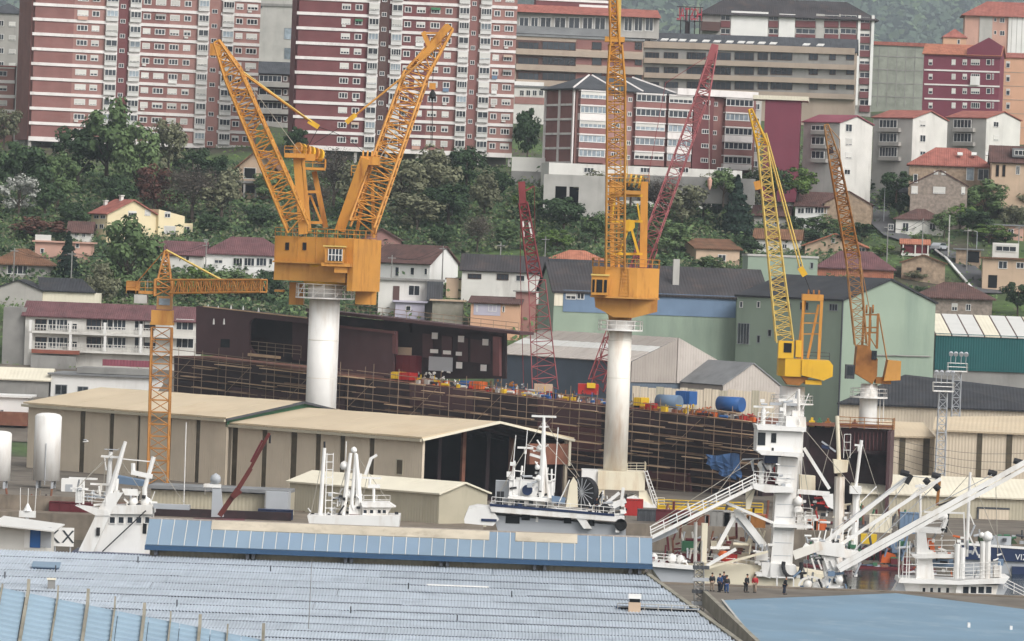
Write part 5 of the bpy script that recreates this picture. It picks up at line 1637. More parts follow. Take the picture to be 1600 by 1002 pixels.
for k in (0, .3, .55, .8): hf.ob('panel_seam', MB().box(W1 * k + .2, W1 * k + .28, -.06, .0, zh0, zh1), 'ochre_rust')
hf.ob('ledge', MB().box(0, W1 + .3, -.5, 0, zh0 - .25, zh0), 'ochre')
# cab
cx0, cx1, cz0, cz1 = b.rect(508, 386, 537, 411, -8)
cab = ob('cab', MB().ext([(cx0, cz0), (cx1, cz0), (cx1 + .1, cz1 - .4), (cx1, cz1), (cx0, cz1)], -8.6, -6.2), 'ochre', b.root)
ob('cab_roof', MB().box(cx0 - .3, cx1 + .3, -8.9, -6, cz1, cz1 + .18), 'yellow_pale', cab)
ob('cab_window', MB().box(cx0 + .5, cx1 - .2, -8.68, -8.61, cz0 + .3, cz1 - .3), 'glass', cab)
fr = MB()
for k in range(5): x = cx0 + .5 + (cx1 - cx0 - .7) * k / 4; fr.box(x - .05, x + .05, -8.76, -8.69, cz0 + .3, cz1 - .3)
fr.box(cx0 + .5, cx1 - .2, -8.77, -8.70, (cz0 + cz1) / 2 - .05, (cz0 + cz1) / 2 + .05)
ob('cab_window_bar', fr, 'render_clean', cab)
ob('cab_bracket', MB().box(cx0 - .5, cx1 + 1.2, -8.4, -5.8, cz0 - .5, cz0 - .02).box(cx0 + 1.4, cx1 + .6, -8, -6, cz0 - 1.4, cz0 - .52), 'ochre', b.root)
# counterweights
for px0, px1, yb in ((440, 475, 4), (556, 588, 3)):
    x0, x1, z0, z1 = b.rect(px0, 441, px1, 476, yb)
    ob('counterweight', MB().box(x0 + (1.2 if px0 < 500 else 0), x1, yb - 2, yb + 2.4, z0, z1), 'ochre', b.root)
x0, x1, z0, z1 = b.rect(430, 447, 444, 456, 4); ob('walkway', MB().box(x0, x1, 1.5, 6.6, z0, z0 + .3), 'ochre', b.root)
# left A frame with sheave head
mast = MB()
beamp(b, mb=mast, p=(474, 366), q=(465, 247), w=1.25, h=.9, y=-3)
beamp(b, mast, (484, 362), (473, 247), .5, .9, -3); 
o = ob('mast_leg', mast, 'ochre', b.root)
m2 = MB(); beamp(b, m2, (509, 356), (491, 268), .75, .7, 2); ob('mast_leg', m2, 'ochre', b.root)
m3 = MB(); beamp(b, m3, (474, 300), (498, 300), .4, .4, -1); beamp(b, m3, (480, 348), (503, 348), .4, .4, -1); beamp(b, m3, (485, 305), (503, 350), .3, .3, 0); beamp(b, m3, (482, 305), (478, 352), .3, .3, -2)
ob('mast_brace', m3, 'ochre', b.root)
x0, x1, z0, z1 = b.rect(445, 240, 478, 247, -3); o = ob('mast_platform', MB().box(x0, x1, -4.6, 1, z0, z1), 'ochre', b.root)
rl = MB(); rails(b, rl, [(x0, -4.6, z1), (x1, -4.6, z1), (x1, 1, z1)], 1.0, 2, step=1.2, r=.05); ob('mast_rail', rl, 'ochre', o)
x0, x1, z0, z1 = b.rect(471, 257, 508, 266, 0); o = ob('mast_platform', MB().box(x0, x1, -2.4, 2.4, z0, z0 + .35), 'ochre', b.root)
rl = MB(); rails(b, rl, [(x0, -2.4, z0 + .35), (x1, -2.4, z0 + .35), (x1, 2.4, z0 + .35)], 1.3, 2, step=1.2, r=.05); ob('mast_rail', rl, 'ochre', o)
x0, z0 = b.L(466, 236); x1, z1 = b.L(500, 246)
hd = ob('sheave_head', MB().box(x0, x1 - .6, -2.6, .6, z1 - .6, z0 - .4), 'ochre', b.root)
for i in range(6):
    t = i / 5; x = x0 + (x1 - x0) * t; zc = z0 + (z1 - z0) * t + .3
    mb = MB(); mb.tube((x - .12, -1.2, zc), (x + .12, -1.0, zc - .05), .95, 14); ob('sheave', mb, 'yellow_steel' if i % 2 else 'ochre', hd)
# right leaning mast
mm = MB(); beamp(b, mm, (531, 360), (571, 247), 1.45, 1.1, -2, -4); ob('mast_leg', mm, 'ochre', b.root)
mm = MB(); beamp(b, mm, (558, 360), (580, 250), .5, .5, 2, 0); beamp(b, mm, (548, 330), (573, 318), .3, .3, 0); beamp(b, mm, (560, 300), (580, 262), .3, .3, 0); ob('mast_brace', mm, 'ochre', b.root)
mm = MB(); beamp(b, mm, (584, 372), (582, 288), .5, .5, 0); ob('mast_leg', mm, 'ochre', b.root)
x0, z0 = b.L(565, 246); x1, z1 = b.L(594, 256)
hd = ob('sheave_head', MB().box(x0, x1, -4.2, -1, z1 - .3, z0 + .1), 'ochre', b.root)
for i in range(4): 
    x = x0 + .3 + .65 * i; mb = MB(); mb.tube((x - .12, -2.6, z0 + .2), (x + .12, -2.6, z0 + .2), .75, 12); ob('sheave', mb, 'ochre', hd)
x0, x1, z0, z1 = b.rect(549, 259, 562, 275, -4); 
rl = MB(); rails(b, rl, [(x0, -4, z0), (x1, -4, z0)], z1 - z0, 3, step=.8, r=.06); ob('mast_rail', rl, 'ochre', hd)
# booms
frame_boom(b, None, ((448, 356), (484, 352)), ((348, 112), (377, 112)), -5, -11, 2.6, 2.4, 15, 'ochre', .2, .1)
frame_boom(b, None, ((348, 112), (377, 112)), ((334, 66), (343, 64)), -11, -12, 2.4, .8, 4, 'ochre', .2, .1, 'boom_head')
mm = MB(); mm.box(b.L(341, 90)[0] - .5, b.L(352, 90)[0], -12.4, -11, b.L(345, 92)[1], b.L(345, 74)[1]); ob('boom_head_plate', mm, 'ochre', b.root)
cable(b, [((381, 116, -9), (382, 116, -9))][0], .05)
cable(b, [(350, 84, -11), (382, 117, -9), (486, 191, -4)], .15, 'ochre', 'stay_rod')
cable(b, [(377, 110, -9), (492, 194, -4)], .1, 'yellow_pale', 'stay_rod')
x, z = b.L(492, 194, -4); ob('stay_block', MB().beam(b.pt(482, 189, -4), b.pt(498, 199, -4), .7, .5), 'yellow_steel', b.root)
cable(b, [(498, 199, -4), (520, 206, -3.5), (545, 218, -3), (574, 243, -3)], .04)
cable(b, [(498, 199, -4), (480, 232, -2)], .04)
frame_boom(b, None, ((544, 358), (588, 352)), ((631, 118), (668, 122)), -3, 4, 2.8, 2.6, 16, 'ochre', .2, .1)
frame_boom(b, None, ((631, 118), (668, 122)), ((697, 40), (708, 46)), 4, 6, 2.6, .8, 5, 'ochre', .2, .1, 'boom_head')
mm = MB(); beamp(b, mm, (655, 95), (703, 40), .9, .9, 4); beamp(b, mm, (661, 50), (672, 76), .7, .5, 4); beamp(b, mm, (668, 72), (690, 62), .4, .4, 4); beamp(b, mm, (664, 52), (690, 52), .3, .3, 4)
ob('boom_head_plate', mm, 'ochre', b.root)
cable(b, [(688, 68, 4), (640, 112, 2), (548, 186, -2)], .14, 'ochre_rust', 'stay_rod')
ob('stay_block', MB().beam(b.pt(556, 179, -2), b.pt(541, 192, -2), .7, .5), 'yellow_steel', b.root)
cable(b, [(541, 192, -2), (524, 204, -2.5), (490, 225, -2)], .04)
cable(b, [(679, 76, 4), (676, 128, 4)], .05)
hk = MB().box(b.L(671, 130, 4)[0], b.L(681, 130, 4)[0], 3.7, 4.3, b.L(676, 140, 4)[1], b.L(676, 130, 4)[1])
o = ob('hook_block', hk, 'ochre', b.root)
hk = MB(); hk.lathe([(.05, b.L(676, 156, 4)[1]), (.5, b.L(676, 152, 4)[1]), (.45, b.L(676, 146, 4)[1]), (.1, b.L(676, 140, 4)[1])], b.L(676, 148, 4)[0], 4, 10); ob('hook', hk, 'cable', o)
cable(b, [(676, 156, 4), (675, 225, 4)], .06); cable(b, [(674, 140, 4), (673, 225, 4)], .03)
# long cables of the left boom drop to the house
cable(b, [(375, 112, -9), (470, 240, -3)], .05, 'cable_pale'); cable(b, [(668, 122, 4), (592, 250, -2)], .05, 'cable_pale')

# ---- middle crane
b = Bld('harbour_crane', 'ochre harbour crane with upright boom and eight sided house on a slim white column', 'crane', 961, 735, 668, 0, z0=3)
r = (b.L(983, 620)[0] - b.L(947, 620)[0]) / 2
zt, zb = b.L(965, 517)[1], b.L(960, 735)[1]
ob('column', MB().lathe([(r * 1.04, zb), (r, zt)], n=32), 'paint_white_rusty', b.root, smooth=True)
for z in (zb + (zt - zb) * .33, zb + (zt - zb) * .66, zb + (zt - zb) * .93): ob('weld_ring', MB().lathe([(r + .03, z), (r + .03, z + .1)], n=32), 'paint_white_rusty', b.root)
ob('collar', MB().lathe([(r, zt), (2.9, zt + .02), (2.9, zt + .2), (r + .1, zt + .21), (r + .5, zt + 1.4), (.3, zt + 1.45)], n=24), 'paint_white', b.root)
rl = MB()
for i in range(14):
    a, a2 = 6.283 * i / 14, 6.283 * (i + 1) / 14
    p, q = (2.85 * math.cos(a), 2.85 * math.sin(a), zt + .2), (2.85 * math.cos(a2), 2.85 * math.sin(a2), zt + .2)
    for h in (.55, 1.1): rl.tube((p[0], p[1], p[2] + h), (q[0], q[1], q[2] + h), .045, 4)
    rl.tube(p, (p[0], p[1], p[2] + 1.1), .045, 4)
ob('collar_rail', rl, 'paint_white', b.root)
zl, zm, zu = b.L(975, 496)[1], b.L(975, 464)[1], b.L(975, 418)[1]
hx0, hx1 = b.L(925, 440)[0], b.L(1029, 440)[0]
hw = (hx1 - hx0); hcx = (hx0 + hx1) / 2
ob('slew_ring', MB().lathe([(1.4, zt + 1.4), (1.45, zl + .2), (2.2, zl + .9)], hcx - .6, 0, 24), 'ochre_rust', b.root, smooth=True)
ob('house_base', MB().ext([(hx0 + 2.0, zl + .5), (hx0 + 2.9, zl), (hx1 - 3.2, zl), (hx1 - .1, zl + .9), (hx1 - .1, zm), (hx0 + .4, zm), (hx0 + .6, zm - 1.5)], -2.6, 2.8), 'ochre_rust', b.root)
ch = 1.6
oct_ = [(hx0 + ch, -4.2), (hx1 - 2.9, -4.2), (hx1, -2.2), (hx1, 2.4), (hx1 - ch, 4.2), (hx0 + ch, 4.2), (hx0, 2.4), (hx0, -2.6)]
house_ = ob('machine_house', MB().exz(oct_, zm + .01, zu), 'ochre', b.root)
ob('ledge', MB().exz([(x * 1.0 + (x - hcx) * .03, y * 1.03) for x, y in oct_], zm - .2, zm), 'ochre_rust', b.root)
e_ = [(x, y, zu) for x, y in oct_]
rl = MB(); rails(b, rl, e_ + [e_[0]], 1.1, 2, step=1.1, r=.045); ob('roof_rail', rl, 'ochre_rust', house_)
x0, x1, z0, z1 = b.rect(969, 420, 984, 462, -4.2); lad = MB(); lad.beam((x0, -4.35, z0), (x0 + .3, -4.35, z1), .08); lad.beam((x1, -4.35, z0), (x1 - .2, -4.35, z1), .08)
for k in range(9): lad.beam((x0, -4.35, z0 + (z1 - z0) * k / 8), (x1, -4.35, z0 + (z1 - z0) * k / 8), .06)
ob('ladder', lad, 'ochre_rust', b.root)
cx0, cx1, cz0, cz1 = b.rect(924, 431, 950, 461, -5)
cab = ob('cab', MB().box(cx0, cx1, -5.6, -3.6, cz0, cz1), 'ochre', b.root)
ob('cab_roof', MB().box(cx0 - .1, cx1 + .15, -5.8, -3.5, cz1, cz1 + .2), 'yellow_pale', cab)
for a, c in ((.06, .2), (.3, .66), (.76, .93)): ob('cab_window', MB().box(cx0 + (cx1 - cx0) * a, cx0 + (cx1 - cx0) * c, -5.7, -5.61, cz0 + .35, cz1 - .5), 'dark_opening', cab)
# A frame
zf = zu - .1
for pa, qa, wd in (((957, 418), (956, 286), .55), ((1005, 418), (1007, 284), .95), ((967, 418), (966, 286), .3)):
    m_ = MB(); beamp(b, m_, pa, qa, wd, .7, 1.5); ob('mast_leg', m_, 'ochre', b.root)
m_ = MB()
for y in (306, 346, 397): beamp(b, m_, (956, y), (1004, y), .32, .32, 1.3)
beamp(b, m_, (983, 352), (968, 398), .32, .32, .6); beamp(b, m_, (985, 352), (998, 398), .32, .32, .6); beamp(b, m_, (962, 300), (957, 340), .22, .22, .6); beamp(b, m_, (996, 318), (1000, 345), .22, .22, .6)
ob('mast_brace', m_, 'yellow_steel', b.root)
m_ = MB(); x, z = b.L(983, 350, 0); m_.tube((x, .2, z - .2), (x, 1.2, z - .2), .8, 10); ob('winch_drum', m_, 'yellow_steel', b.root)
x0, x1, z0, z1 = b.rect(974, 285, 1002, 304, .5); hd = ob('sheave_head', MB().box(x0, x1, 0, 2.2, z0, z0 + .5).box(x0, x1, 0, 2.2, z1 - .1, z1 + .1), 'ochre_rust', b.root)
for i in range(4):
    x = x0 + .2 + (x1 - x0 - .4) * i / 3; mb = MB(); mb.tube((x - .13, .8, z1 + .4 - .1 * i), (x + .13, .8, z1 + .35 - .1 * i), .85, 14); ob('sheave', mb, 'yellow_pale' if i % 2 == 0 else 'yellow_steel', hd)
x0, x1, z0, z1 = b.rect(952, 284, 972, 304, .5); ob('sheave_head', MB().box(x0, x1, 0, 2.0, z0, z1), 'ochre', b.root)
rl = MB(); rails(b, rl, [(x0 - .5, -.3, z1), (x1 + 3.5, -.3, z1)], 1.0, 2, step=.8, r=.04); ob('mast_rail', rl, 'ochre', hd)
# boom: lower square section, knuckle and tip beyond the frame
frame_boom(b, None, ((947, 418), (976, 418)), ((949, 132), (977, 132)), -3.5, -9, 2.2, 2.0, 20, 'ochre_rust', .16, .075)
frame_boom(b, None, ((949, 132), (977, 132)), ((953, 70), (972, 70)), -9, -10, 2.0, 1.2, 5, 'ochre', .17, .08, 'boom_knuckle')
frame_boom(b, None, ((954, 70), (968, 70)), ((952, -40), (962, -40)), -10, -12, 1.2, .8, 9, 'ochre', .17, .09, 'boom_head')
m_ = MB(); beamp(b, m_, (966, 66), (968, -20), .55, .4, -9.6); ob('boom_stay', m_, 'yellow_pale', b.root)
x0, x1, z0, z1 = b.rect(945, 58, 976, 66, -10); ob('boom_cross_head', MB().box(x0, x1, -10.8, -9, z0, z1), 'ochre', b.root)
m_ = MB(); beamp(b, m_, (955, 70), (957, 92), .9, .9, -10); ob('boom_head_plate', m_, 'rust_steel', b.root)
cable(b, [(960, 92, -10), (962, 410, -3)], .06, 'ochre_rust'); cable(b, [(968, 66, -9.5), (970, 284, 0)], .06, 'yellow_pale'); cable(b, [(972, 66, -9.5), (981, 284, 0)], .05, 'yellow_pale')
# portal base
x0, x1, z0, z1 = b.rect(934, 737, 1008, 766, -3)
ob('portal_beam', MB().box(x0, x1, -3.2, 3.2, z0, z1), 'paint_cream', b.root)
a0, a1, c0, c1 = b.rect(908, 735, 934, 800, -2.5); ob('portal_side', MB().box(a0, a1 - .02, -2.8, 3, 0, c1), 'paint_white', b.root)
a0, a1, c0, c1 = b.rect(934, 767, 944, 800, -3); ob('portal_leg', MB().box(a0, a1, -3.1, -1.5, 0, z0 - .01), 'paint_cream', b.root)
a0, a1, c0, c1 = b.rect(998, 767, 1010, 800, -3); ob('portal_leg', MB().ext([(a0, 0), (a1 + 1.2, 0), (a1, z0 - .01), (a0, z0 - .01)], -3.1, -1.5), 'paint_cream', b.root)
a0, a1, c0, c1 = b.rect(1008, 770, 1026, 800, -3); ob('portal_skirt', MB().ext([(a0 - 1.5, c1 - .4), (a1, c0 + .7), (a1, c0 - .5), (a0 - 6, c0 - .5), (a0 - 6, c0 + .4)], -3.4, 3), 'paint_white', b.root)
lad = MB()
for (p, q) in (((1006, 735), (1026, 790)), ((1011, 735), (1030, 790)), ((1008, 742), (1022, 792))): beamp(b, lad, p, q, .1, .1, -3.4)
for k in range(9): beamp(b, lad, (1006 + 2.2 * k, 737 + 6 * k), (1012 + 2.2 * k, 737 + 6 * k), .08, .08, -3.4)
ob('stair', lad, 'paint_white', b.root)
rl = MB(); p0, p1 = b.pt(980, 737, -3), b.pt(1009, 737, -3); rails(b, rl, [p0, p1, (p1.x, 3, p1.z)], 1.1, 3, step=.9); ob('rail', rl, 'paint_cream', b.root)
x0, x1, z0, z1 = b.rect(1024, 778, 1038, 792, -3); rl = MB(); rails(b, rl, [(x0, -3, z0), (x1, -3, z0)], z1 - z0, 3, step=.6); ob('rail', rl, 'paint_cream', b.root)

# ---- yellow crane
b = Bld('harbour_crane', 'bright yellow crane with box house and long lattice boom behind the white ship tower', 'crane', 1236, 660, 690, 0, z0=3)
ztop = b.L(1236, 604)[1]
ob('column', MB().lathe([(1.75, 0), (1.7, ztop)], n=28), 'paint_white', b.root, smooth=True)
o = ob('platform', MB().lathe([(1.7, ztop - 2.4), (2.9, ztop - 2.4), (2.9, ztop - 2.25), (1.7, ztop - 2.2)], n=20), 'paint_white', b.root)
rl = MB(); e_ = [(2.8 * math.cos(i * .5236), 2.8 * math.sin(i * .5236), ztop - 2.3) for i in range(13)]; rails(b, rl, e_, 1.1, 2, step=1.4); ob('platform_rail', rl, 'paint_white', o)
x0, x1, z0, z1 = b.rect(1217, 561, 1252, 600, -3)
ob('machine_house', MB().exz([(x0, -1.5), (x0 + .8, -3.2), (x1, -3.2), (x1, 3), (x0, 3)], z0 + 1.0, z1), 'yellow_steel', b.root)
ob('slew_base', MB().ext([(x0 + .4, z0 + 1), (x1 + 1.2, z0 + 1), (x1 - .2, z0 - .2), (x0 + 1.2, z0 - .1)], -2.9, 2.5), 'rust_steel', b.root)
x0, x1, z0, z1 = b.rect(1252, 563, 1301, 598, -3)
ob('counterweight', MB().ext([(x0 + .02, z0 + .9), (x1 - 1.2, z0 + .3), (x1, z0 + .9), (x1, z1 - .6), (x1 - .5, z1), (x0 + .02, z1)], -3.4, 2.6), 'yellow_steel', b.root)
ob('counterweight_foot', MB().box(x0 + .6, x1 - 1.4, -3.0, 2, z0 - .3, z0 + .28), 'yellow_steel', b.root)
x0, x1, z0, z1 = b.rect(1216, 533, 1240, 560, -2.6); cab = ob('cab', MB().box(x0, x1, -3.2, -.8, z0 - .02, z1), 'yellow_steel', b.root)
ob('cab_window', MB().box(x0 + .7, x1 - .3, -3.27, -3.21, z0 + .8, z1 - .25), 'dark_opening', cab)
x0, x1, z0, z1 = b.rect(1243, 532, 1252, 558, -2.6); ob('winch_box', MB().box(x0, x1, -3.2, 0, z0, z1), 'yellow_steel', b.root)
rl = MB(); x0, x1, z0, z1 = b.rect(1252, 552, 1300, 563, -3); rails(b, rl, [(x0, 2, z0), (x1, 2, z0)], z1 - z0, 2, step=1.2, r=.04); ob('house_rail', rl, 'slate', b.root)
for p, q, wd, y in (((1247, 560), (1257, 470), .42, 0), ((1253, 562), (1255, 470), .3, -2), ((1279, 562), (1284, 470), .4, -2), ((1262, 560), (1279, 476), .32, 1)):
    m_ = MB(); beamp(b, m_, p, q, wd, wd, y); ob('mast_leg', m_, 'ochre', b.root)
for y in (490, 505, 522):
    m_ = MB(); beamp(b, m_, (1254, y), (1279, y), .16, .16, -1); ob('mast_brace', m_, 'ochre', b.root)
x0, x1, z0, z1 = b.rect(1253, 460, 1286, 470, -1); hd = ob('sheave_head', MB().box(x0, x1, -2.2, .6, z0, z1), 'ochre', b.root)
for i in range(3): 
    x = x0 + (x1 - x0) * (.3 + .25 * i); mb = MB(); mb.tube((x - .1, -1, z1 + .1), (x + .1, -1, z1 + .1), .5, 12); ob('sheave', mb, 'rust_steel', hd)
frame_boom(b, None, ((1213, 536), (1239, 530)), ((1184, 232), (1199, 226)), -2, -5, 1.9, 1.4, 26, 'yellow_pale', .12, .06)
frame_boom(b, None, ((1184, 232), (1199, 226)), ((1170, 172), (1175, 170)), -5, -6, 1.4, .4, 6, 'yellow_steel', .12, .06, 'boom_head')
m_ = MB(); beamp(b, m_, (1183, 283), (1186, 296), 1.0, .5, -5); ob('boom_block', m_, 'ochre', b.root)
for dx in (0, 5): cable(b, [(1194 + dx * .6, 208, -5.5), (1250 + dx, 420, -3)], .11, 'yellow_pale', 'stay_rod')
ob('stay_block', MB().beam(b.pt(1250, 418, -3), b.pt(1258, 431, -3), .8, .5), 'yellow_steel', b.root)
cable(b, [(1257, 431, -3), (1268, 460, -1)], .04); cable(b, [(1176, 172, -6), (1200, 224, -5)], .08, 'yellow_steel', 'stay_rod')

# ---- rusty crane
b = Bld('harbour_crane', 'rusty brown crane with ochre counterweight on a white column, in front of the green gable', 'crane', 1356, 655, 705, 0, z0=3)
ztop = b.L(1356, 600)[1]
r = (b.L(1370, 630)[0] - b.L(1342, 630)[0]) / 2
ob('column', MB().lathe([(r, 0), (r, ztop - 1), (r * .9, ztop)], n=28), 'paint_white', b.root, smooth=True)
zp = b.L(1357, 622)[1]
o = ob('platform', MB().lathe([(r, zp), (2.6, zp), (2.6, zp + .2), (r, zp + .2)], n=20), 'paint_white', b.root)
rl = MB(); e_ = [(2.5 * math.cos(i * .5236), 2.5 * math.sin(i * .5236), zp + .2) for i in range(13)]; rails(b, rl, e_, 1.1, 2, step=1.4); ob('platform_rail', rl, 'paint_white', o)
x, z = b.L(1377, 640); lad = MB().tube((x - .2, 0, 0), (x - .2, 0, zp), .06, 4).tube((x + .3, 0, 0), (x + .3, 0, zp), .06, 4); ob('ladder', lad, 'paint_white', b.root)
x0, x1, z0, z1 = b.rect(1336, 540, 1371, 600, -2)
ob('machine_house', MB().ext([(x0, z0 + 1.4), (x1 - .6, z0), (x1, z0 + 1.2), (x1, z1 - 1.8), (x0 + 1.6, z1), (x0 + .2, z1)], -2.2, 2.2), 'rust_steel', b.root)
x0, x1, z0, z1 = b.rect(1321, 570, 1335, 592, -1.5); cab = ob('cab', MB().box(x0, x1, -2, 0, z0, z1), 'slate', b.root); ob('cab_window', MB().box(x0 + .2, x1 - .2, -2.07, -2.01, z0 + .5, z1 - .2), 'glass', cab)
x0, x1, z0, z1 = b.rect(1362, 548, 1370, 562, -2.2); ob('house_window', MB().box(x0, x1, -2.32, -2.21, z0, z1), 'glass', b.root)
x0, x1, z0, z1 = b.rect(1368, 590, 1392, 600, -1); ob('tail_beam', MB().box(x0, x1, -1.6, 1.6, z0, z1), 'rust_steel', b.root)
x0, x1, z0, z1 = b.rect(1381, 563, 1407, 596, -1.6); ob('counterweight', MB().ext([(x0, z0), (x1, z0 + .2), (x1, z1 - .1), (x0 + .5, z1)], -2.2, 2), 'ochre_rust', b.root)
for p, q in (((1347, 545), (1350, 486)), ((1370, 545), (1372, 490)), ((1358, 545), (1360, 480))):
    m_ = MB(); beamp(b, m_, p, q, .32, .32, 0); ob('mast_leg', m_, 'rust_steel', b.root)
m_ = MB()
for y in (492, 512, 520): beamp(b, m_, (1349, y), (1372, y), .2, .2, 0)
beamp(b, m_, (1352, 516), (1370, 545), .14, .14, 0); ob('mast_brace', m_, 'rust_steel', b.root)
for px in (1354, 1364):
    x, z = b.L(px, 483); mb = MB(); mb.tube((x - .1, 0, z), (x + .1, 0, z), .6, 12); ob('sheave', mb, 'rust_steel', b.root)
cable(b, [(1373, 490, 0), (1386, 564, 0)], .1, 'rust_pale', 'stay_rod'); cable(b, [(1360, 500, 0), (1360, 520, 0)], .16, 'cable')
frame_boom(b, None, ((1336, 542), (1354, 536)), ((1322, 405), (1343, 400)), -1.5, -3, 1.7, 1.7, 10, 'rust_pale', .1, .05)
frame_boom(b, None, ((1322, 405), (1343, 400)), ((1296, 252), (1312, 248)), -3, -5, 1.7, 1.4, 15, 'rust_steel', .13, .075, 'boom_middle')
frame_boom(b, None, ((1296, 252), (1312, 248)), ((1288, 196), (1294, 194)), -5, -6, 1.4, .5, 5, 'rust_pale', .1, .05, 'boom_head')
m_ = MB(); beamp(b, m_, (1296, 228), (1299, 240), .7, .6, -5.6); ob('boom_block', m_, 'hull_dark', b.root)
cable(b, [(1293, 196, -6), (1312, 218, -5), (1313, 250, -5)], .06, 'rust_pale', 'stay_rod')
cable(b, [(1310, 232, -5), (1358, 480, 0)], .06, 'rust_pale', 'stay_rod')

# ---- tower crane
b = Bld('tower_crane', 'orange hammerhead tower crane standing between the left halls', 'crane', 249, 750, 676, 0, z0=3)
x0 = b.L(236, 640)[0]; x1 = b.L(267, 640)[0]; wm_ = x1 - x0
zt = b.L(253, 512)[1]
ch, br = MB(), MB()
lattice(ch, br, ((b.L(233, 700)[0] + b.L(264, 700)[0]) / 2, 0, 0), (b.L(253, 512)[0], 0, zt), (1, 0, 0), (0, 1, 0), wm_, wm_, wm_, wm_, 13, .13, .06)
o = ob('mast', ch, 'tower_orange', b.root); ob('bracing', br, 'tower_orange', o, kind='stuff')
xc = b.L(254, 490)[0]
za, zb_ = b.L(254, 508)[1], b.L(254, 485)[1]
ob('slew_section', MB().box(xc - 1.5, xc + 1.5, -1.5, 1.5, za, za + .35).box(xc - 1.4, xc + 1.4, -1.4, 1.4, za + .36, zb_), 'ochre_rust', b.root)
x0, x1, z0, z1 = b.rect(245, 463, 268, 484, -1); cab = ob('cab', MB().box(x0, x1, -1.3, 1.3, z0, z1), 'rust_pale', b.root); ob('cab_window', MB().box(x0 + .3, x1 - .2, -1.37, -1.31, z0 + .6, z1 - .3), 'glass_light', cab)
x0, x1, z0, z1 = b.rect(240, 437, 272, 463, 0); ch, br = MB(), MB()
lattice(ch, br, (xc, 0, z0), (xc, 0, z1), (1, 0, 0), (0, 1, 0), 2.2, 2.2, 2.2, 2.2, 2, .16, .1); o = ob('head_section', ch, 'tower_orange', b.root); ob('bracing', br, 'tower_orange', o, kind='stuff')
ch, br = MB(), MB()
lattice(ch, br, (b.L(257, 437)[0], 0, b.L(257, 437)[1]), (b.L(260, 392)[0], 0, b.L(260, 392)[1]), (1, 0, 0), (0, 1, 0), 1.7, .4, 1.7, .4, 5, .13, .08); o = ob('apex', ch, 'tower_orange', b.root); ob('bracing', br, 'tower_orange', o, kind='stuff')
pa, pb = b.pt(270, 448, -2), b.pt(412, 447, -10)
ch, br = MB(), MB()
d_ = (pb - pa).normalized(); 
lattice(ch, br, pa, pb, (0, 0, 1), d_.cross(Vector((0, 0, 1))), 1.75, 1.6, 1.5, 1.4, 20, .13, .085); o = ob('jib', ch, 'tower_orange', b.root); ob('bracing', br, 'tower_orange', o, kind='stuff')
cable(b, [(260, 391, 0), (345, 437, -6)], .14, 'yellow_pale', 'stay_rod'); cable(b, [(258, 391, 0), (215, 440, 2)], .07, 'tower_orange', 'stay_rod')
x0, x1, z0, z1 = b.rect(199, 452, 243, 459, 1); ob('counter_jib', MB().box(x0, x1, -.9, 1.9, z0, z0 + .4).box(x0, x0 + 1.6, -.9, 1.9, z0, z1 + 1), 'tower_orange', b.root)
rl = MB(); rails(b, rl, [(x0, -.9, z0), (x1, -.9, z0)], 1.6, 2, step=1, r=.05); ob('counter_jib_rail', rl, 'tower_orange', b.root)
x0, x1, z0, z1 = b.rect(211, 460, 231, 474, 1); ob('counterweight', MB().box(x0, x1, -.8, 1.8, z0, z1 - .02), 'concrete_pale', b.root)

# ---- red crawler booms
b = Bld('lattice_boom_crane', 'red lattice boom crane leaning left with a short head, left of the middle crane', 'crane', 850, 600, 742, 0, z0=6)
frame_boom(b, None, ((832, 612), (872, 608)), ((826, 440), (852, 436)), 0, 0, 2.2, 2.0, 9, 'red_pale', .09, .05, 'boom_butt')
frame_boom(b, None, ((826, 440), (846, 430)), ((811, 318), (824, 316)), 0, -1, 1.9, 1.2, 9, 'red_steel', .13, .08)
m_ = MB(); beamp(b, m_, (817, 322), (815, 284), 1.0, .9, -1); beamp(b, m_, (818, 300), (834, 291), .25, .3, -1); ob('boom_head', m_, 'red_steel', b.root)
for px0, py0, px1, py1 in ((817, 345, 818, 372), (826, 343, 832, 372)): m_ = MB(); beamp(b, m_, (px0, py0), (px1, py1), .3, .2, -1.2); ob('boom_panel', m_, 'paint_white', b.root)
cable(b, [(813, 286, -1), (813, 420, 0), (818, 600, 0)], .05, 'red_steel'); cable(b, [(835, 291, -1), (836, 400, -1), (840, 600, -1)], .04, 'red_steel')
x0, x1, z0, z1 = b.rect(826, 596, 872, 616, 0); ob('machine_house', MB().box(x0 + .8, x1 - .8, -1.5, 2.2, z0, z1 - .4), 'render_beige', b.root)
b = Bld('lattice_boom_crane', 'long red lattice boom leaning right, passing behind the middle crane', 'crane', 925, 606, 735, 0, z0=6)
frame_boom(b, None, ((918, 606), (944, 600)), ((1001, 380), (1028, 380)), 0, 14, 2.4, 2.4, 14, 'red_steel', .09, .05, 'boom_butt')
frame_boom(b, None, ((1003, 380), (1026, 380)), ((1085, 158), (1105, 158)), 14, 22, 2.2, 2.0, 15, 'red_pale', .085, .05)
frame_boom(b, None, ((1085, 158), (1107, 158)), ((1113, 72), (1122, 72)), 22, 25, 2.0, .9, 7, 'red_pale', .12, .08, 'boom_head')
m_ = MB(); beamp(b, m_, (1096, 132), (1117, 70), 1.0, .9, 24); ob('boom_head_plate', m_, 'red_pale', b.root)
cable(b, [(1106, 88, 24), (1040, 130, 20), (975, 480, 6)], .04, 'red_steel'); cable(b, [(1108, 100, 24), (1108, 272, 20)], .04, 'cable_pale')
hk = MB(); x, z = b.L(1109, 285, 20); hk.lathe([(.1, z - 1.1), (.3, z - .5), (.35, z + .3), (.1, z + .8)], x, 20, 10); ob('hook_block', hk, 'render_pink', b.root)
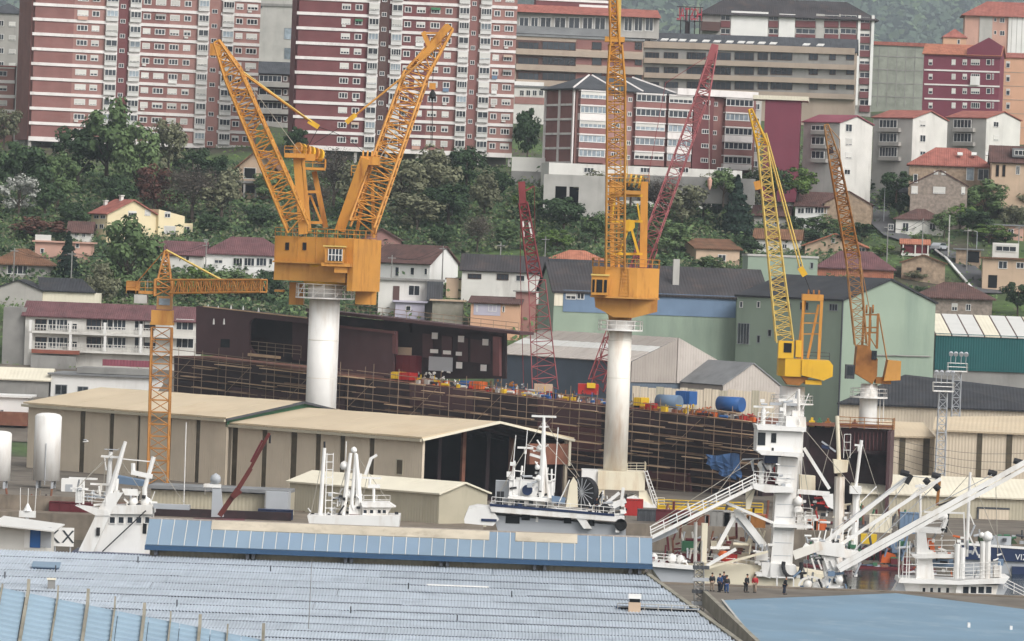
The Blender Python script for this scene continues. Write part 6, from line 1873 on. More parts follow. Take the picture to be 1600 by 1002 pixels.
x0, x1, z0, z1 = b.rect(903, 600, 935, 616, 0); ob('machine_house', MB().box(x0, x1, -1.5, 2, z0, z1), 'paint_red', b.root); x0, x1, z0, z1 = b.rect(917, 598, 930, 606, 0); ob('winch', MB().box(x0, x1, -1.9, -1.5, z0, z1), 'paint_yellow', b.root)
# ---- small red truck crane on the left quay
b = Bld('truck_crane', 'small dark red telescopic crane arm above the blue clerestory roof, left part', 'crane', 343, 808, 492, 0, z0=3)
for p, q, w_, m in (((343, 806), (372, 764), .5, 'crane_brown'), ((366, 774), (392, 732), .42, 'crane_brown'), ((388, 738), (421, 677), .3, 'crane_brown')):
    m_ = MB(); beamp(b, m_, p, q, w_, w_, 0); ob('arm', m_, m, b.root)
m_ = MB(); beamp(b, m_, (366, 768), (372, 775), 1.0, .8, -.1); ob('joint', m_, 'crane_brown', b.root)
m_ = MB(); beamp(b, m_, (392, 722), (410, 688), .2, .2, -.4); ob('hydraulic_ram', m_, 'paint_maroon', b.root)
m_ = MB(); x, z = b.L(422, 680); m_.tube((x, 0, z), (x, 0, z - .8), .1, 6); ob('hook', m_, 'cable', b.root)
m_ = MB(); x, z = b.L(343, 806); m_.box(x - .4, x + .4, -.4, .4, 0, z - .3); ob('pedestal', m_, 'crane_brown', b.root)
# ------------------------------------------------------------------ ship under construction on the slip
b = Bld('ship_hull', 'huge brown primer coated ship hull under construction on the slipway', 'ship', 272, 556, 770, -35, z0=3)
HL = b
YB = 6.0
pt = lambda px, py, y=0.0: b.L(px, py, y)
def pprism(name, pts, y0, y1, m, parent=None):
    return ob(name, MB().ext([b.L(px, py, y0) for px, py in pts], y0, y1), m, parent or b.root)
# hull side: plates
cols = [272, 360, 450, 540, 640, 740, 840, 940, 1030, 1110, 1192]
def sheer(px): return 556 + (px - 272) * (662 - 556) / (1192 - 272)
rn = random.Random(9)
for i in range(len(cols) - 1):
    a, c = cols[i], cols[i + 1]
    for k in range(4):
        y0, y1 = k * 38, (k + 1) * 38
        q = [b.L(a, sheer(a) + y0), b.L(c, sheer(c) + y0), b.L(c, sheer(c) + y1 if k < 3 else 830), b.L(a, sheer(a) + y1 if k < 3 else 800)]
        dp = -.03 * ((i + k) % 3)
        n0 = len(cols)
        mb = MB()
        vs = [(q[0][0], dp, q[0][1]), (q[1][0] - .05, dp, q[1][1]), (q[2][0] - .05, dp, q[2][1] + .05), (q[3][0], dp, q[3][1] + .05)]
        mb.raw([*vs, *[(x, .3, z) for x, _, z in vs]], [(0, 1, 2, 3), (7, 6, 5, 4), (0, 4, 5, 1), (1, 5, 6, 2), (2, 6, 7, 3), (3, 7, 4, 0)])
        ob('hull_plate', mb, 'hull_dark' if rn.random() < .6 else ('hull_primer' if rn.random() < .6 else 'hull_red'), b.root)
A, C = b.L(272, 556), b.L(1192, 662)
ob('hull_core', MB().ext([(A[0], 0), (C[0], 0), (C[0], C[1] - .1), (A[0], A[1] - .1)], .35, 14), 'hull_dark', b.root)
ob('main_deck', MB().slab([(A[0], 0, A[1] - .1), (C[0], 0, C[1] - .1), (C[0], 14, C[1] - .1), (A[0], 14, A[1] - .1)], .12), 'rust_deck', b.root)
# superstructure block, left part with a rounded opening
y0 = .6
def P2(pts): return [b.L(px, py, y0) for px, py in pts]
zq = MB()
for pts in ([(307, 478), (390, 487), (388, 562), (306, 553)], [(390, 487), (480, 497), (480, 506), (398, 497), (392, 500), (389, 506)], [(389, 540), (398, 552), (430, 556), (430, 566), (388, 562)]):
    zq.ext(P2(pts), y0, y0 + .5)
ob('superstructure_plate', zq, 'hull_primer', b.root)
pprism('recess_wall', [(386, 490), (484, 500), (484, 572), (386, 562)], 5, 5.3, 'hull_dark')
ob('recess_wall', MB().ext(P2([(440, 496), (470, 500), (470, 566), (440, 562)]), 3.2, 4.9), 'hull_primer', b.root)
pprism('superstructure_end', [(306.5, 478), (309, 478.3), (309, 554), (306, 553.6)], 1.2, YB - 1, 'hull_primer')
pprism('superstructure_top', [(307, 478), (480, 497.6), (480, 499.5), (307, 480)], 1.15, YB - 1, 'hull_dark')
x0, x1, z0, z1 = b.rect(345, 530, 359, 543, y0); ob('hull_opening', MB().box(x0, x1, y0 - .06, y0 - .01, z0, z1), 'dark_opening', b.root)
for px in (336, 352):
    x, z = b.L(px, 502, y0); m_ = MB(); m_.lathe([(.16, z - .5), (.1, z + .2), (.03, z + .4)], x, y0 - .3, 8); ob('lamp_cover', m_, 'render_clean', b.root)
for px, py in ((325, 476), (341, 478), (361, 477), (380, 478), (404, 481)):
    x, z = b.L(px, py + 4, y0 + 1); m_ = MB(); m_.lathe([(.16, z - .2), (.1, z + .1), (.03, z + .4)], x, y0 + 1, 8); ob('lamp_cover', m_, 'render_clean', b.root)
m_ = MB()
p, q = b.pt(318, 479, y0), b.pt(480, 497, y0); m_.beam(p, q, .15, .3); ob('deck_edge', m_, 'scaffold_plank', b.root)
# right block behind the white column
pprism('superstructure_wall', [(480, 505), (616, 521), (614, 590), (480, 575)], 3.0, 3.4, 'hull_primer')
pprism('superstructure_band', [(480, 488), (640, 506), (640, 520), (480, 503)], 4.5, 5, 'hull_dark')
pprism('superstructure_roof', [(478, 482), (812, 519), (812, 523.5), (478, 487)], 2.4, YB, 'hull_primer')
pprism('deck_gutter', [(480, 503), (616, 518), (616, 522), (480, 507)], 2.6, 3.0, 'hull_red')
pprism('cross_wall', [(600, 494), (790, 515), (790, 592), (600, 592)], 5.5, 5.9, 'hull_dark')
for k, px in enumerate((660, 690, 715, 735, 750)): pprism('wall_panel', [(px, 516 + (px - 616) * .115), (px + 16, 518 + (px - 616) * .115), (px + 16, 556 + (px - 616) * .1), (px, 554 + (px - 616) * .1)], 5.3, 5.45, 'hull_primer')
pprism('red_post', [(613, 517), (619, 518), (619, 554), (613, 552)], 2.8, 3.3, 'hull_red')
pprism('end_post', [(770, 526), (780, 527), (780, 588), (770, 587)], 2.6, 3.2, 'hull_red')
for px, py in ((686, 525), (727, 530), (765, 535), (724, 571), (762, 575)):
    x0, x1, z0, z1 = b.rect(px - 4.5, py - 5, px + 4.5, py + 5, 6.2); ob('white_patch', MB().box(x0, x1, 5.1, 5.2, z0, z1), 'render_clean', b.root)
for a, c, y in ((679, 691, 549), (699, 711, 551), (719, 728, 553)):
    x0, x1, z0, z1 = b.rect(a, y - 3, c, y + 3, 6.2); ob('white_patch', MB().box(x0, x1, 5.1, 5.2, z0, z1), 'render_clean', b.root)
x0, x1, z0, z1 = b.rect(677, 558, 714, 580, 6.1); ob('blue_panel', MB().box(x0, x1, 4.95, 5.05, z0, z1), 'paint_grey', b.root)
x0, x1, z0, z1 = b.rect(629, 543, 650, 556, 6.1); ob('beige_panel', MB().box(x0, x1, 4.95, 5.05, z0, z1), 'render_beige', b.root)
m_ = MB(); rails(b, m_, [b.pt(540, 489, 2.6), b.pt(810, 519, 2.6)], 1.3, 2, step=2.2, r=.04); ob('roof_rail', m_, 'scaffold_tube', b.root)
m_ = MB(); rails(b, m_, [b.pt(390, 552, 1.2), b.pt(470, 560, 1.2)], 1.8, 3, step=1.6, r=.05); ob('deck_rail', m_, 'scaffold_tube', b.root)
m_ = MB(); m_.beam(b.pt(388, 554, .4), b.pt(438, 559, .4), .4, .3); ob('plank', m_, 'scaffold_plank', b.root)
# lower plating to the right, down to the keel
pprism('lower_plate', [(1000, 735), (1075, 740), (1082, 800), (1000, 800)], -.9, -.3, 'hull_red')
# deck clutter: separate things on the deck
def deckbox(name, label, cat, r, m, y=2.0, depth=2.0, group=None, shape='box'):
    dd = P(r[0], r[3], 770).y
    px = (r[0] + r[2]) / 2
    x, z = b.L(px, r[3], y)
    wp = b.O + b.u * x + b.n * y
    x0, x1, z0, z1 = b.rect(*r, y=y)
    e = link(name, None, None, (wp.x, wp.y, z0 + b.z0), b.ang); tag(e, label, cat, group)
    w_, h_ = abs(x1 - x0), z1 - z0
    if shape == 'box':
        ob('body', MB().box(-w_ / 2, w_ / 2, 0, depth, 0, h_), m, e)
        for i in (-.5, -.17, .17, .45): ob('rib', MB().box(w_ * i, w_ * i + .08, -.06, -.001, .05, h_ - .05), m, e)
        ob('lid', MB().box(-w_ / 2 + .05, w_ / 2 - .05, .05, depth - .05, h_ + .002, h_ + .07), m, e)
    elif shape == 'tank':
        mb = MB(); rr = h_ / 2
        mb.tube((-w_ / 2, rr, rr), (w_ / 2, rr, rr), rr, 20); ob('shell', mb, m, e, smooth=True)
        mb = MB(); mb.tube((-w_ / 2 - .06, rr, rr), (-w_ / 2 - .02, rr, rr), rr * .86, 20); ob('mouth', mb, 'paint_navy', e)
        for x in (-w_ * .3, w_ * .3): ob('cradle', MB().box(x - .1, x + .1, rr * .2, rr * 1.8, -.25, rr * .25), 'hull_red', e)
    elif shape == 'heap':
        rr = random.Random(int(px))
        mb = MB()
        for _ in range(9):
            cx, cy, cz, s = rr.uniform(-w_ / 2, w_ / 2), rr.uniform(0, depth), rr.uniform(0, h_ * .7), rr.uniform(.15, .5)
            mb.beam((cx, cy, cz + .1), (cx + rr.gauss(0, s), cy + rr.gauss(0, s), cz + rr.uniform(0, .5)), s * .6, s * .4)
        o = ob('scrap', mb, m, e, kind='stuff')
    return e
deckbox('deck_box', 'yellow steel box on the hull deck, left of the red boxes', 'box', (611, 582, 623, 592), 'paint_yellow')
deckbox('deck_box', 'red steel box beside the yellow one on the hull deck', 'box', (623, 583, 640, 594), 'paint_red')
deckbox('deck_box', 'dark red panel box leaning behind the red box', 'box', (618, 556, 649, 582), 'paint_maroon', 4)
deckbox('deck_box', 'blue grey box in front of the striped roof shed', 'box', (717, 596, 729, 607), 'paint_blue', 1.5)
deckbox('deck_box', 'orange red box right of the blue grey box', 'box', (733, 597, 749, 608), 'paint_orange', 1.5)
deckbox('deck_tank', 'open ended pale blue cylinder on the hull deck beside the blue cabin', 'tank', (1022, 617, 1055, 640), 'blue_wall', 2, shape='tank')
deckbox('deck_tank', 'open ended bright blue cylinder furthest right on the hull deck', 'tank', (1117, 620, 1153, 643), 'paint_blue', 2, shape='tank')
deckbox('deck_cabin', 'bright blue box cabin between the two blue cylinders', 'box', (1055, 612, 1077, 632), 'paint_blue', 5)
deckbox('deck_machine', 'yellow machine in front of the blue cabin', 'machine', (1060, 629, 1082, 645), 'paint_yellow', 1.2, shape='heap')
deckbox('deck_machine', 'yellow generator beside the white column of the middle crane', 'machine', (990, 622, 1002, 634), 'paint_yellow', 1.5)
deckbox('deck_box', 'red steel frame left of the pale blue cylinder', 'box', (1008, 631, 1022, 644), 'paint_red', 1.2)
deckbox('scrap_heap', 'white and grey scrap heap beneath the blue grey panel', 'scrap heap', (640, 580, 668, 600), 'render_grey', 2, shape='heap')
deckbox('scrap_heap', 'pale scrap heap in front of the deck wall opening', 'scrap heap', (662, 572, 690, 600), 'render_white', 2.5, shape='heap')
deckbox('scrap_heap', 'rust coloured scrap heap right of the orange red box', 'scrap heap', (752, 590, 800, 608), 'rust_steel', 2, shape='heap')
deckbox('scrap_heap', 'mixed grey scrap heap below the left red boom', 'scrap heap', (800, 596, 850, 615), 'paint_grey', 2.5, shape='heap')
deckbox('scrap_heap', 'orange scrap heap just right of the pale blue cylinder', 'scrap heap', (1082, 632, 1116, 648), 'paint_orange', 1.4, shape='heap')
deckbox('scrap_heap', 'dark red scrap heap at the right end of the hull deck', 'scrap heap', (1130, 642, 1186, 660), 'paint_red', 1.4, shape='heap')
deckbox('scrap_heap', 'brown scrap heap around the middle crane column', 'scrap heap', (880, 606, 935, 624), 'hull_red', 2, shape='heap')
deckbox('scrap_heap', 'white plastic scrap heap right of the scaffold end', 'scrap heap', (690, 590, 716, 604), 'render_clean', 1.6, shape='heap')
# ------------------------------------------------------------------ scaffolding in front of the hull
S = Bld('scaffolding', 'rusty tube scaffolding with tan planks along the whole hull side', 'scaffolding', 272, 556, 768, -35, z0=3)
x0, x1 = S.L(270, 600)[0], S.L(1190, 700)[0]
n = 46
dzdx = (C[1] - A[1]) / (C[0] - A[0])
std = MB().tube((0, 0, 0), (0, 0, 1), .055, 4).mesh('standard', 'scaffold_tube')
led = MB().tube((0, 0, 0), (1, 0, 0), .05, 4).mesh('ledger', 'scaffold_tube')
def ztop(x): return A[1] + dzdx * (x - A[0])
for i in range(n + 1):
    x = x0 + (x1 - x0) * i / n
    y = -1.7 if i % 2 else -.7
    o = link('standard', std, S.root, (x, y, -.5)); o.scale = (1, 1, ztop(x) + 1.6 + (i * 7 % 5) * .3)
sl_ = math.atan(dzdx)
for k in range(14):
    for j in range(6):
        xa = x0 + (x1 - x0) * j / 6
        o = link('ledger', led, S.root, (xa, -1.7 if (k + j) % 2 else -.75, ztop(xa) + 1.0 - 1.05 * k)); o.scale = ((x1 - x0) / 6 / math.cos(sl_) * (.9 if rn.random() < .3 else 1), 1, 1); o.rotation_euler = (0, -sl_, 0)
plk = MB().box(0, 1, 0, .9, 0, .1).mesh('plank', 'scaffold_plank')
PL = [(335, 570, 383), (405, 576, 475), (356, 597, 428), (282, 588, 306), (433, 603, 475), (528, 600, 582), (530, 621, 582), (658, 611, 690), (730, 620, 760), (527, 588, 560), (440, 612, 478), (735, 646, 757),
      (838, 634, 862), (898, 640, 930), (896, 690, 936), (984, 663, 1030), (1044, 661, 1098), (1100, 672, 1180), (1040, 686, 1075), (1098, 693, 1124), (985, 705, 1015), (1065, 714, 1094), (1010, 728, 1042), (700, 668, 730),
      (1095, 640, 1150), (600, 632, 640), (780, 650, 830), (860, 662, 900), (1130, 700, 1165), (1105, 652, 1170), (990, 690, 1030), (640, 600, 660), (300, 575, 330)]
for i, (a, y, c) in enumerate(PL):
    xa, za = S.L(a, y, -1.7); xc, zc = S.L(c, y + (c - a) * .11, -1.7)
    for lvl in (0, 1):
        o = link('plank', plk, S.root, (xa, -1.75 + (.7 if lvl else 0), za - (2.0 if lvl else 0) * (i % 3))); o.scale = (xc - xa, 1, 1); o.rotation_euler = (0, -sl_, 0)
mat('plank_old', '#7c6350', 1, rough=.9, var=.25, rnd=.3)
plk2 = MB().box(0, 1, 0, .9, 0, .12).mesh('plank', 'plank_old')
for i in range(110):
    xa = rn.uniform(x0, x1 - 8); k = rn.randrange(1, 13)
    o = link('plank', plk2 if rn.random() < .8 else plk, S.root, (xa, rn.choice([-1.7, -.9]), ztop(xa) + 1.05 - 1.05 * k)); o.scale = (rn.uniform(2.5, 8), 1, 1); o.rotation_euler = (0, -sl_, 0)
br = MB()
for i in range(0, n, 5):
    x = x0 + (x1 - x0) * i / n; d_ = (x1 - x0) / n
    br.tube((x, -1.75, ztop(x) - 4.5), (x + d_ * 2, -1.75, ztop(x) - .5), .045, 4)
ob('diagonal_brace', br, 'scaffold_tube', S.root, kind='stuff')
t_ = Bld('tarpaulin', 'torn blue tarpaulin hanging on the scaffolding left of the white ship tower', 'tarpaulin', 1103, 712, 690, -35, z0=3)
mb = MB(); rr = random.Random(2)
g = [[t_.L(1103 + 9 * i, 710 + 5 * j + (3 * i if j else 2 * math.sin(i)), 0) for i in range(7)] for j in range(6)]
vs = [(p[0], .4 * math.sin(i * 1.9 + j), p[1]) for j, row in enumerate(g) for i, p in enumerate(row)]
fs = [(j * 7 + i, j * 7 + i + 1, j * 7 + i + 8, j * 7 + i + 7) for j in range(5) for i in range(6) if not (j == 4 and i in (0, 1, 5)) and not (j == 3 and i == 0)]
mb.raw(vs + [(x, y + .05, z) for x, y, z in vs], fs + [tuple(k + 42 for k in reversed(f)) for f in fs]); ob('sheet', mb, 'tarp_blue', t_.root)
# second block on the right of the white tower
b = Bld('hull_section', 'open brown hull section with ribbed inner walls, right of the white ship tower', 'ship section', 1256, 668, 668, -8, z0=3)
x1 = b.L(1392, 672)[0]
zt = b.e
ob('back_wall', MB().box(0, x1, 7, 7.4, 0, zt), 'hull_dark', b.root)
xa, xb = b.L(1308, 700)[0], b.L(1386, 700)[0]
ob('end_wall', MB().box(xb, x1, 0, 7, 0, zt), 'hull_primer', b.root); ob('end_wall', MB().box(0, .4, 0, 7, 0, zt), 'hull_dark', b.root)
for r, y, m in (((1312, 670, 1386, 708), 4, 'hull_primer'), ((1256, 666, 1308, 760), 5, 'hull_dark'), ((1312, 708, 1386, 760), 5, 'hull_dark')):
    a, c, z0, z1 = b.rect(*r, y=y); ob('inner_wall', MB().box(a, c, y, y + .3, z0, z1), m, b.root)
for px in range(1316, 1386, 6):
    a, c, z0, z1 = b.rect(px, 676, px + 1.5, 704, 3.8); ob('stiffener', MB().box(a, c, 3.7, 3.98, z0, z1), 'hull_red', b.root)
a, c, z0, z1 = b.rect(1256, 664, 1393, 669, 0); ob('top_deck', MB().box(0, x1, 3, 7.4, z1 - .4, z1), 'rust_deck', b.root)
a, c, z0, z1 = b.rect(1312, 706, 1390, 710, 0); ob('middle_deck', MB().box(a, c, 2, 7, z0, z1), 'hull_dark', b.root)
m_ = MB(); rails(b, m_, [(xa - .5, 3, zt), (x1, 3, zt), (x1, 7, zt)], 1.5, 3, step=1.6, r=.05); ob('rail', m_, 'rust_steel', b.root)
for px, m in ((1268, 'paint_yellow'), (1280, 'paint_green'), (1293, 'rust_steel'), (1335, 'rust_deck')):
    a, c, z0, z1 = b.rect(px - 4, 655, px + 4, 664, 4); ob('deck_fitting', MB().box(a, c, 4, 5.5, zt, zt + .8).box(a + .2, c - .2, 4.3, 5, zt + .8, zt + 1.2), m, b.root)
# ------------------------------------------------------------------ vessels at the quays
W_ = 'paint_white'
VL = []
def V(name, label, px, d, phi=0):
    b = Bld(name, label, 'ship', px, 860, d, phi, z0=0)
    VL.append(b)
    return b
def hullside(b, pts, y0, y1, m, name='hull'):
    return ob(name, MB().ext([b.L(px, py, y0) for px, py in pts], y0, y1), m, b.root)
def post(b, p, q, r, m=W_, y=0.0, name='mast', y2=None, n=8, r2=None):
    mb = MB(); mb.tube(b.pt(p[0], p[1], y), b.pt(q[0], q[1], y if y2 is None else y2), r, n, r2); return ob(name, mb, m, b.root)
def bm_(b, p, q, w, m=W_, y=0.0, name='strut', h=None):
    mb = MB(); mb.beam(b.pt(p[0], p[1], y), b.pt(q[0], q[1], y), w, h or w); return ob(name, mb, m, b.root)
def bx(b, r, y0, y1, m=W_, name='deckhouse', parent=None): return b.bx(name, r, y0, y1, m, parent)
def rl_(b, pts, h=1.0, n=3, y=0.0, m=W_, name='rail', step=1.2):
    mb = MB(); rails(b, mb, [b.pt(px, py, y) for px, py in pts], h, n, step=step, r=.035); return ob(name, mb, m, b.root)
def radar(b, px, py, w=1.6, y=0.0):
    x, z = b.L(px, py, y); mb = MB(); mb.tube((x, y, z - .7), (x, y, z - .1), .16, 8); mb.box(x - w, x + w, y - .12, y + .12, z - .1, z + .12); return ob('radar', mb, W_, b.root)
def dome(b, px, py, r, y=0.0, m=W_):
    x, z = b.L(px, py, y); mb = MB(); mb.lathe([(r * .6, z - r), (r, z - r * .4), (r, z), (r * .8, z + r * .55), (.05, z + r)], x, y, 12); return ob('dome', mb, m, b.root, smooth=True)

# left vessel
b = V('fishing_vessel', 'white fishing vessel with slanted mast leg and wheelhouse, half hidden by the left roof end', 175, 572)
hullside(b, [(112, 862), (250, 868), (250, 910), (130, 910)], -3, 5, 'paint_navy')
hullside(b, [(128, 858), (150, 802), (236, 804), (236, 870), (128, 866)], -1, 4, W_, 'wheelhouse')
hullside(b, [(156, 792), (238, 789), (238, 804), (152, 803)], -1.4, 4.2, W_, 'wheelhouse_top')
for i in range(6):
    a = 157 + 13.8 * i; b.win((a, 807, a + 9.5, 818.5), 1, 0, W_, 'glass', .07, y=-1.02)
m_ = MB(); m_.ext([b.L(px, py, -1.6) for px, py in ((122, 862), (146, 862), (176, 796), (192, 770), (170, 770), (157, 790))], -1.7, -1.1); ob('mast_leg', m_, W_, b.root)
post(b, (166, 790), (196, 690), .42, W_, -1.3, r2=.2); post(b, (168, 786), (173, 706), .35, W_, .5, r2=.22)
bm_(b, (158, 713), (188, 715), .25, name='crosstree'); bm_(b, (190, 717), (240, 722), .12, name='crosstree'); bm_(b, (163, 702), (186, 703), .1, 'paint_grey', name='crosstree'); bm_(b, (166, 735), (163, 712), .12)
hullside(b, [(117, 790), (168, 797), (172, 806), (150, 806)], -1.8, 1, W_, 'bridge_wing')
rl_(b, [(122, 786), (165, 790)], 1.5, 4, -1.8); bx(b, (118, 762, 128, 786), -1.5, -.6, W_, 'locker')
post(b, (130, 788), (131, 750), .12, name='radar_mast'); radar(b, 130, 748); radar(b, 124, 764, 1.0); radar(b, 158, 757, 1.2)
hullside(b, [(190, 764), (214, 765), (216, 775), (195, 774)], -.5, .5, W_, 'name_board'); 
post(b, (226, 790), (226, 762), .28, name='funnel_post'); post(b, (226, 764), (240, 714), .25, name='mast'); bm_(b, (205, 738), (238, 745), .5, name='crosstree'); post(b, (208, 742), (208, 724), .25, name='light_post')
hullside(b, [(183, 744), (225, 752), (222, 760), (186, 756)], 2, 5, 'blue_wall', 'awning')
post(b, (178, 800), (183, 748), .22, name='post'); dome(b, 209, 783, .5); dome(b, 228, 784, .6)
bm_(b, (160, 862), (228, 798), .14, 'cable', -1.9, 'gangway_rope'); bm_(b, (236, 784), (242, 768), .08)
post(b, (287, 795), (291, 660), .05, name='whip_aerial', y=1); bx(b, (240, 789, 296, 796), -1, 1, 'paint_grey', 'deck_gear')
m_ = MB(); x, z = b.L(152, 830, -1.8); m_.box(x - .1, x + .3, -1.9, -1.8, z - .5, z + .4); ob('emblem', m_, 'cable', b.root)
bx(b, (223, 818, 229, 834), -1.06, -1.01, 'dark_opening', 'door')
# second little mast vessel seen beyond the roof with a grey tower
b = V('workboat', 'grey post with white lamp frame above the clerestory roof, beside the red crane arm', 338, 570)
hullside(b, [(330, 808), (332, 764), (345, 764), (349, 808)], -.6, .6, 'paint_grey', 'mast_house'); rl_(b, [(320, 773), (332, 773)], 1.2, 3); bx(b, (318, 757, 345, 762), -.5, .5, W_, 'lamp_frame'); dome(b, 337, 748, .6, m='paint_grey'); bm_(b, (328, 756), (344, 748), .2, 'paint_grey', name='lamp_bar')
hullside(b, [(300, 812), (380, 814), (372, 850), (310, 850)], -2, 2, 'paint_maroon')

# small vessel in front of the beige shed
b = V('fishing_vessel', 'white fishing vessel with twin leaning masts and small wheelhouse, before the beige shed', 550, 582)
hullside(b, [(480, 806), (625, 806), (618, 870), (495, 870)], -3, 3, W_)
post(b, (500, 808), (507, 700), .26, W_, -1, r2=.2); post(b, (507, 700), (507, 690), .12, 'cable', -1, 'lamp')
mb = MB()
for px, dx in ((510, 0), (520, 0)): mb.beam(b.pt(px - 2, 808, -1), b.pt(px + 1, 708, -1), .1)
for k in range(9): mb.beam(b.pt(509, 710 + 12 * k, -1), b.pt(520, 710 + 12 * k, -1), .09)
ob('ladder', mb, W_, b.root)
for p, q, r in (((535, 810), (548, 708), .32), ((548, 808), (556, 708), .26), ((563, 806), (556, 710), .4), ((557, 800), (563, 740), .3)): post(b, p, q, r, W_, -.5, r2=r * .6)
post(b, (539, 760), (541, 690), .06, name='aerial'); dome(b, 553, 703, .35); dome(b, 538, 727, .5); dome(b, 546, 772, .5); dome(b, 534, 782, .4)
for k in range(5): bm_(b, (532 + 2 * k, 796 - 16 * k), (562 - k, 800 - 16 * k), .12, name='mast_rung')
bm_(b, (571, 742), (580, 716), .35, name='davit'); bm_(b, (579, 717), (589, 711), .3, name='davit'); rl_(b, [(568, 788), (609, 788)], 1.0, 2, -1)
hullside(b, [(564, 785), (606, 785), (618, 793), (566, 793)], -1.6, 2, W_, 'wheelhouse_roof'); hullside(b, [(566, 793.2), (612, 793.2), (604, 806), (566, 806)], -1.2, 1.8, W_, 'wheelhouse')
for a in (567, 577, 589, 597): b.win((a, 796, a + 7, 803), 1, 0, W_, 'glass', .06, y=-1.22)
bx(b, (566, 804, 624, 812), -1.4, 2, W_, 'bulwark'); post(b, (584, 785), (584, 763), .16, name='radar_mast'); bm_(b, (575, 760), (594, 760), .4, name='radar_platform'); radar(b, 578, 747, 1.3); bx(b, (545, 790, 560, 812), -1, .5, W_, 'winch_house'); bx(b, (546, 804, 562, 812), -1.1, -1.01, 'paint_maroon', 'winch')
for k in range(4): bm_(b, (520, 770 + 8 * k), (534, 772 + 8 * k), .12, name='gear')

# white purse seiner with big net drum, centre
b = V('fishing_vessel', 'white vessel with blue deck stripe and big black net drum beside the middle crane base', 870, 580)
hullside(b, [(770, 805), (978, 822), (976, 900), (800, 900)], -2.5, 4, 'paint_grey')
hullside(b, [(765, 790), (976, 808), (976, 816), (768, 800)], -3.4, 4.5, W_, 'bulwark'); hullside(b, [(765, 787), (960, 803), (960, 807), (765, 791)], -3.45, -3.41, 'paint_navy', 'stripe')
hullside(b, [(725, 812), (732, 795), (745, 792), (768, 794), (780, 812), (770, 822), (726, 818)], -3.2, 3.5, W_, 'foredeck_house'); bx(b, (752, 811, 776, 815), -3.3, -3.21, 'paint_navy', 'window')
bx(b, (790, 806, 812, 818), -2.56, -2.51, 'dark_opening', 'window'); bx(b, (815, 803, 828, 813), -2.57, -2.51, 'dark_opening', 'window'); bx(b, (881, 808, 893, 818), -2.57, -2.51, 'dark_opening', 'window'); bx(b, (919, 812, 929, 822), -2.57, -2.51, 'dark_opening', 'window'); bx(b, (837, 808, 841, 816), -2.57, -2.51, W_, 'locker')
m_ = MB(); m_.ext([b.L(px, py, -3) for px, py in ((898, 806), (912, 807), (925, 826), (912, 826))], -3.3, -2.6); ob('strut', m_, W_, b.root)
bx(b, (962, 812, 968, 832), -3.3, -2.8, W_, 'pillar')
bx(b, (774, 752, 802, 786), 1.5, 4, 'paint_grey', 'funnel'); bx(b, (795, 752, 866, 790), 0, 4, W_, 'deckhouse'); hullside(b, [(796, 775), (866, 779), (866, 784), (792, 779)], -1.5, -.02, W_, 'deck_edge')
for a in (802, 812, 826): bx(b, (a, 783, a + 7, 789), -.3, -.01, 'glass', 'window')
m_ = MB(); x, z = b.L(824, 766, -.6); m_.tube((x, -.7, z), (x, .2, z), .6, 14); ob('winch_drum', m_, 'paint_navy', b.root)
post(b, (846, 780), (850, 660), .42, W_, 0, r2=.2); radar(b, 850, 651, 1.4); bm_(b, (842, 667), (858, 667), .16, name='crosstree'); bm_(b, (828, 710), (848, 716), .3, name='mast_platform'); rl_(b, [(822, 706), (845, 712)], .8, 2); radar(b, 821, 700, .9)
post(b, (857, 778), (848, 690), .2, name='mast_leg'); dome(b, 843, 700, .35); dome(b, 842, 747, .4); dome(b, 840, 730, .3)
post(b, (800, 750), (806, 680), .05, name='aerial'); post(b, (818, 750), (824, 672), .05, name='aerial'); post(b, (866, 770), (872, 668), .06, name='aerial'); post(b, (802, 772), (804, 720), .1, name='light_post'); bm_(b, (797, 725), (806, 725), .4, name='lamp'); bm_(b, (794, 746), (804, 748), .4, name='lamp'); post(b, (811, 775), (816, 728), .12, name='light_post'); bm_(b, (800, 735), (818, 737), .12, name='crosstree'); bm_(b, (846, 740), (868, 742), .12, name='crosstree'); post(b, (862, 775), (862, 733), .1, name='light_post')
for px in (778, 784): bm_(b, (px, 790), (px + 1, 768), .4, 'cable', -2, 'deck_gear')
rl_(b, [(768, 789), (960, 806)], .9, 2, -3.3)
# net drum: a wheel with spokes
x, z = b.L(905, 769, -1); r = (b.L(905, 745, -1)[1] - b.L(905, 793, -1)[1]) / 2
m_ = MB(); vs = []
m_.tube((x + .3, -1.6, z), (x + .8, -.9, z), r, 28); dr = ob('net_drum', m_, 'cable', b.root)
ax = (Vector((.5, .7, 0))).normalized(); up = Vector((0, 0, 1)); sd_ = ax.cross(up)
for i in range(16):
    a = i * .3927; m_ = MB(); c = Vector((x + .26, -1.66, z)); m_.beam(c, c + (up * math.cos(a) + sd_ * math.sin(a)) * r * .92, .07); ob('spoke', m_, 'paint_grey', dr)
m_ = MB(); m_.ext([b.L(px, py, -1.7) for px, py in ((884, 792), (890, 756), (896, 745), (902, 754), (903, 792))], -2.2, -1.75); ob('drum_bracket', m_, 'paint_cream', b.root)
bm_(b, (874, 784), (890, 750), .12, W_, -2); bm_(b, (948, 786), (968, 770), .35, W_, -2, 'derrick'); bm_(b, (958, 792), (978, 782), .5, W_, -2, 'derrick'); bm_(b, (970, 790), (974, 762), .35, W_, -2, 'derrick'); 
m_ = MB(); x, z = b.L(945, 795, -2.4); m_.tube((x, -2.6, z), (x, -2.2, z), .6, 12); ob('tyre_fender', m_, 'rubber', b.root)
m_ = MB(); x, z = b.L(970, 820, -3); m_.tube((x, -3.4, z), (x, -2.9, z), .7, 12); ob('tyre_fender', m_, 'rubber', b.root)
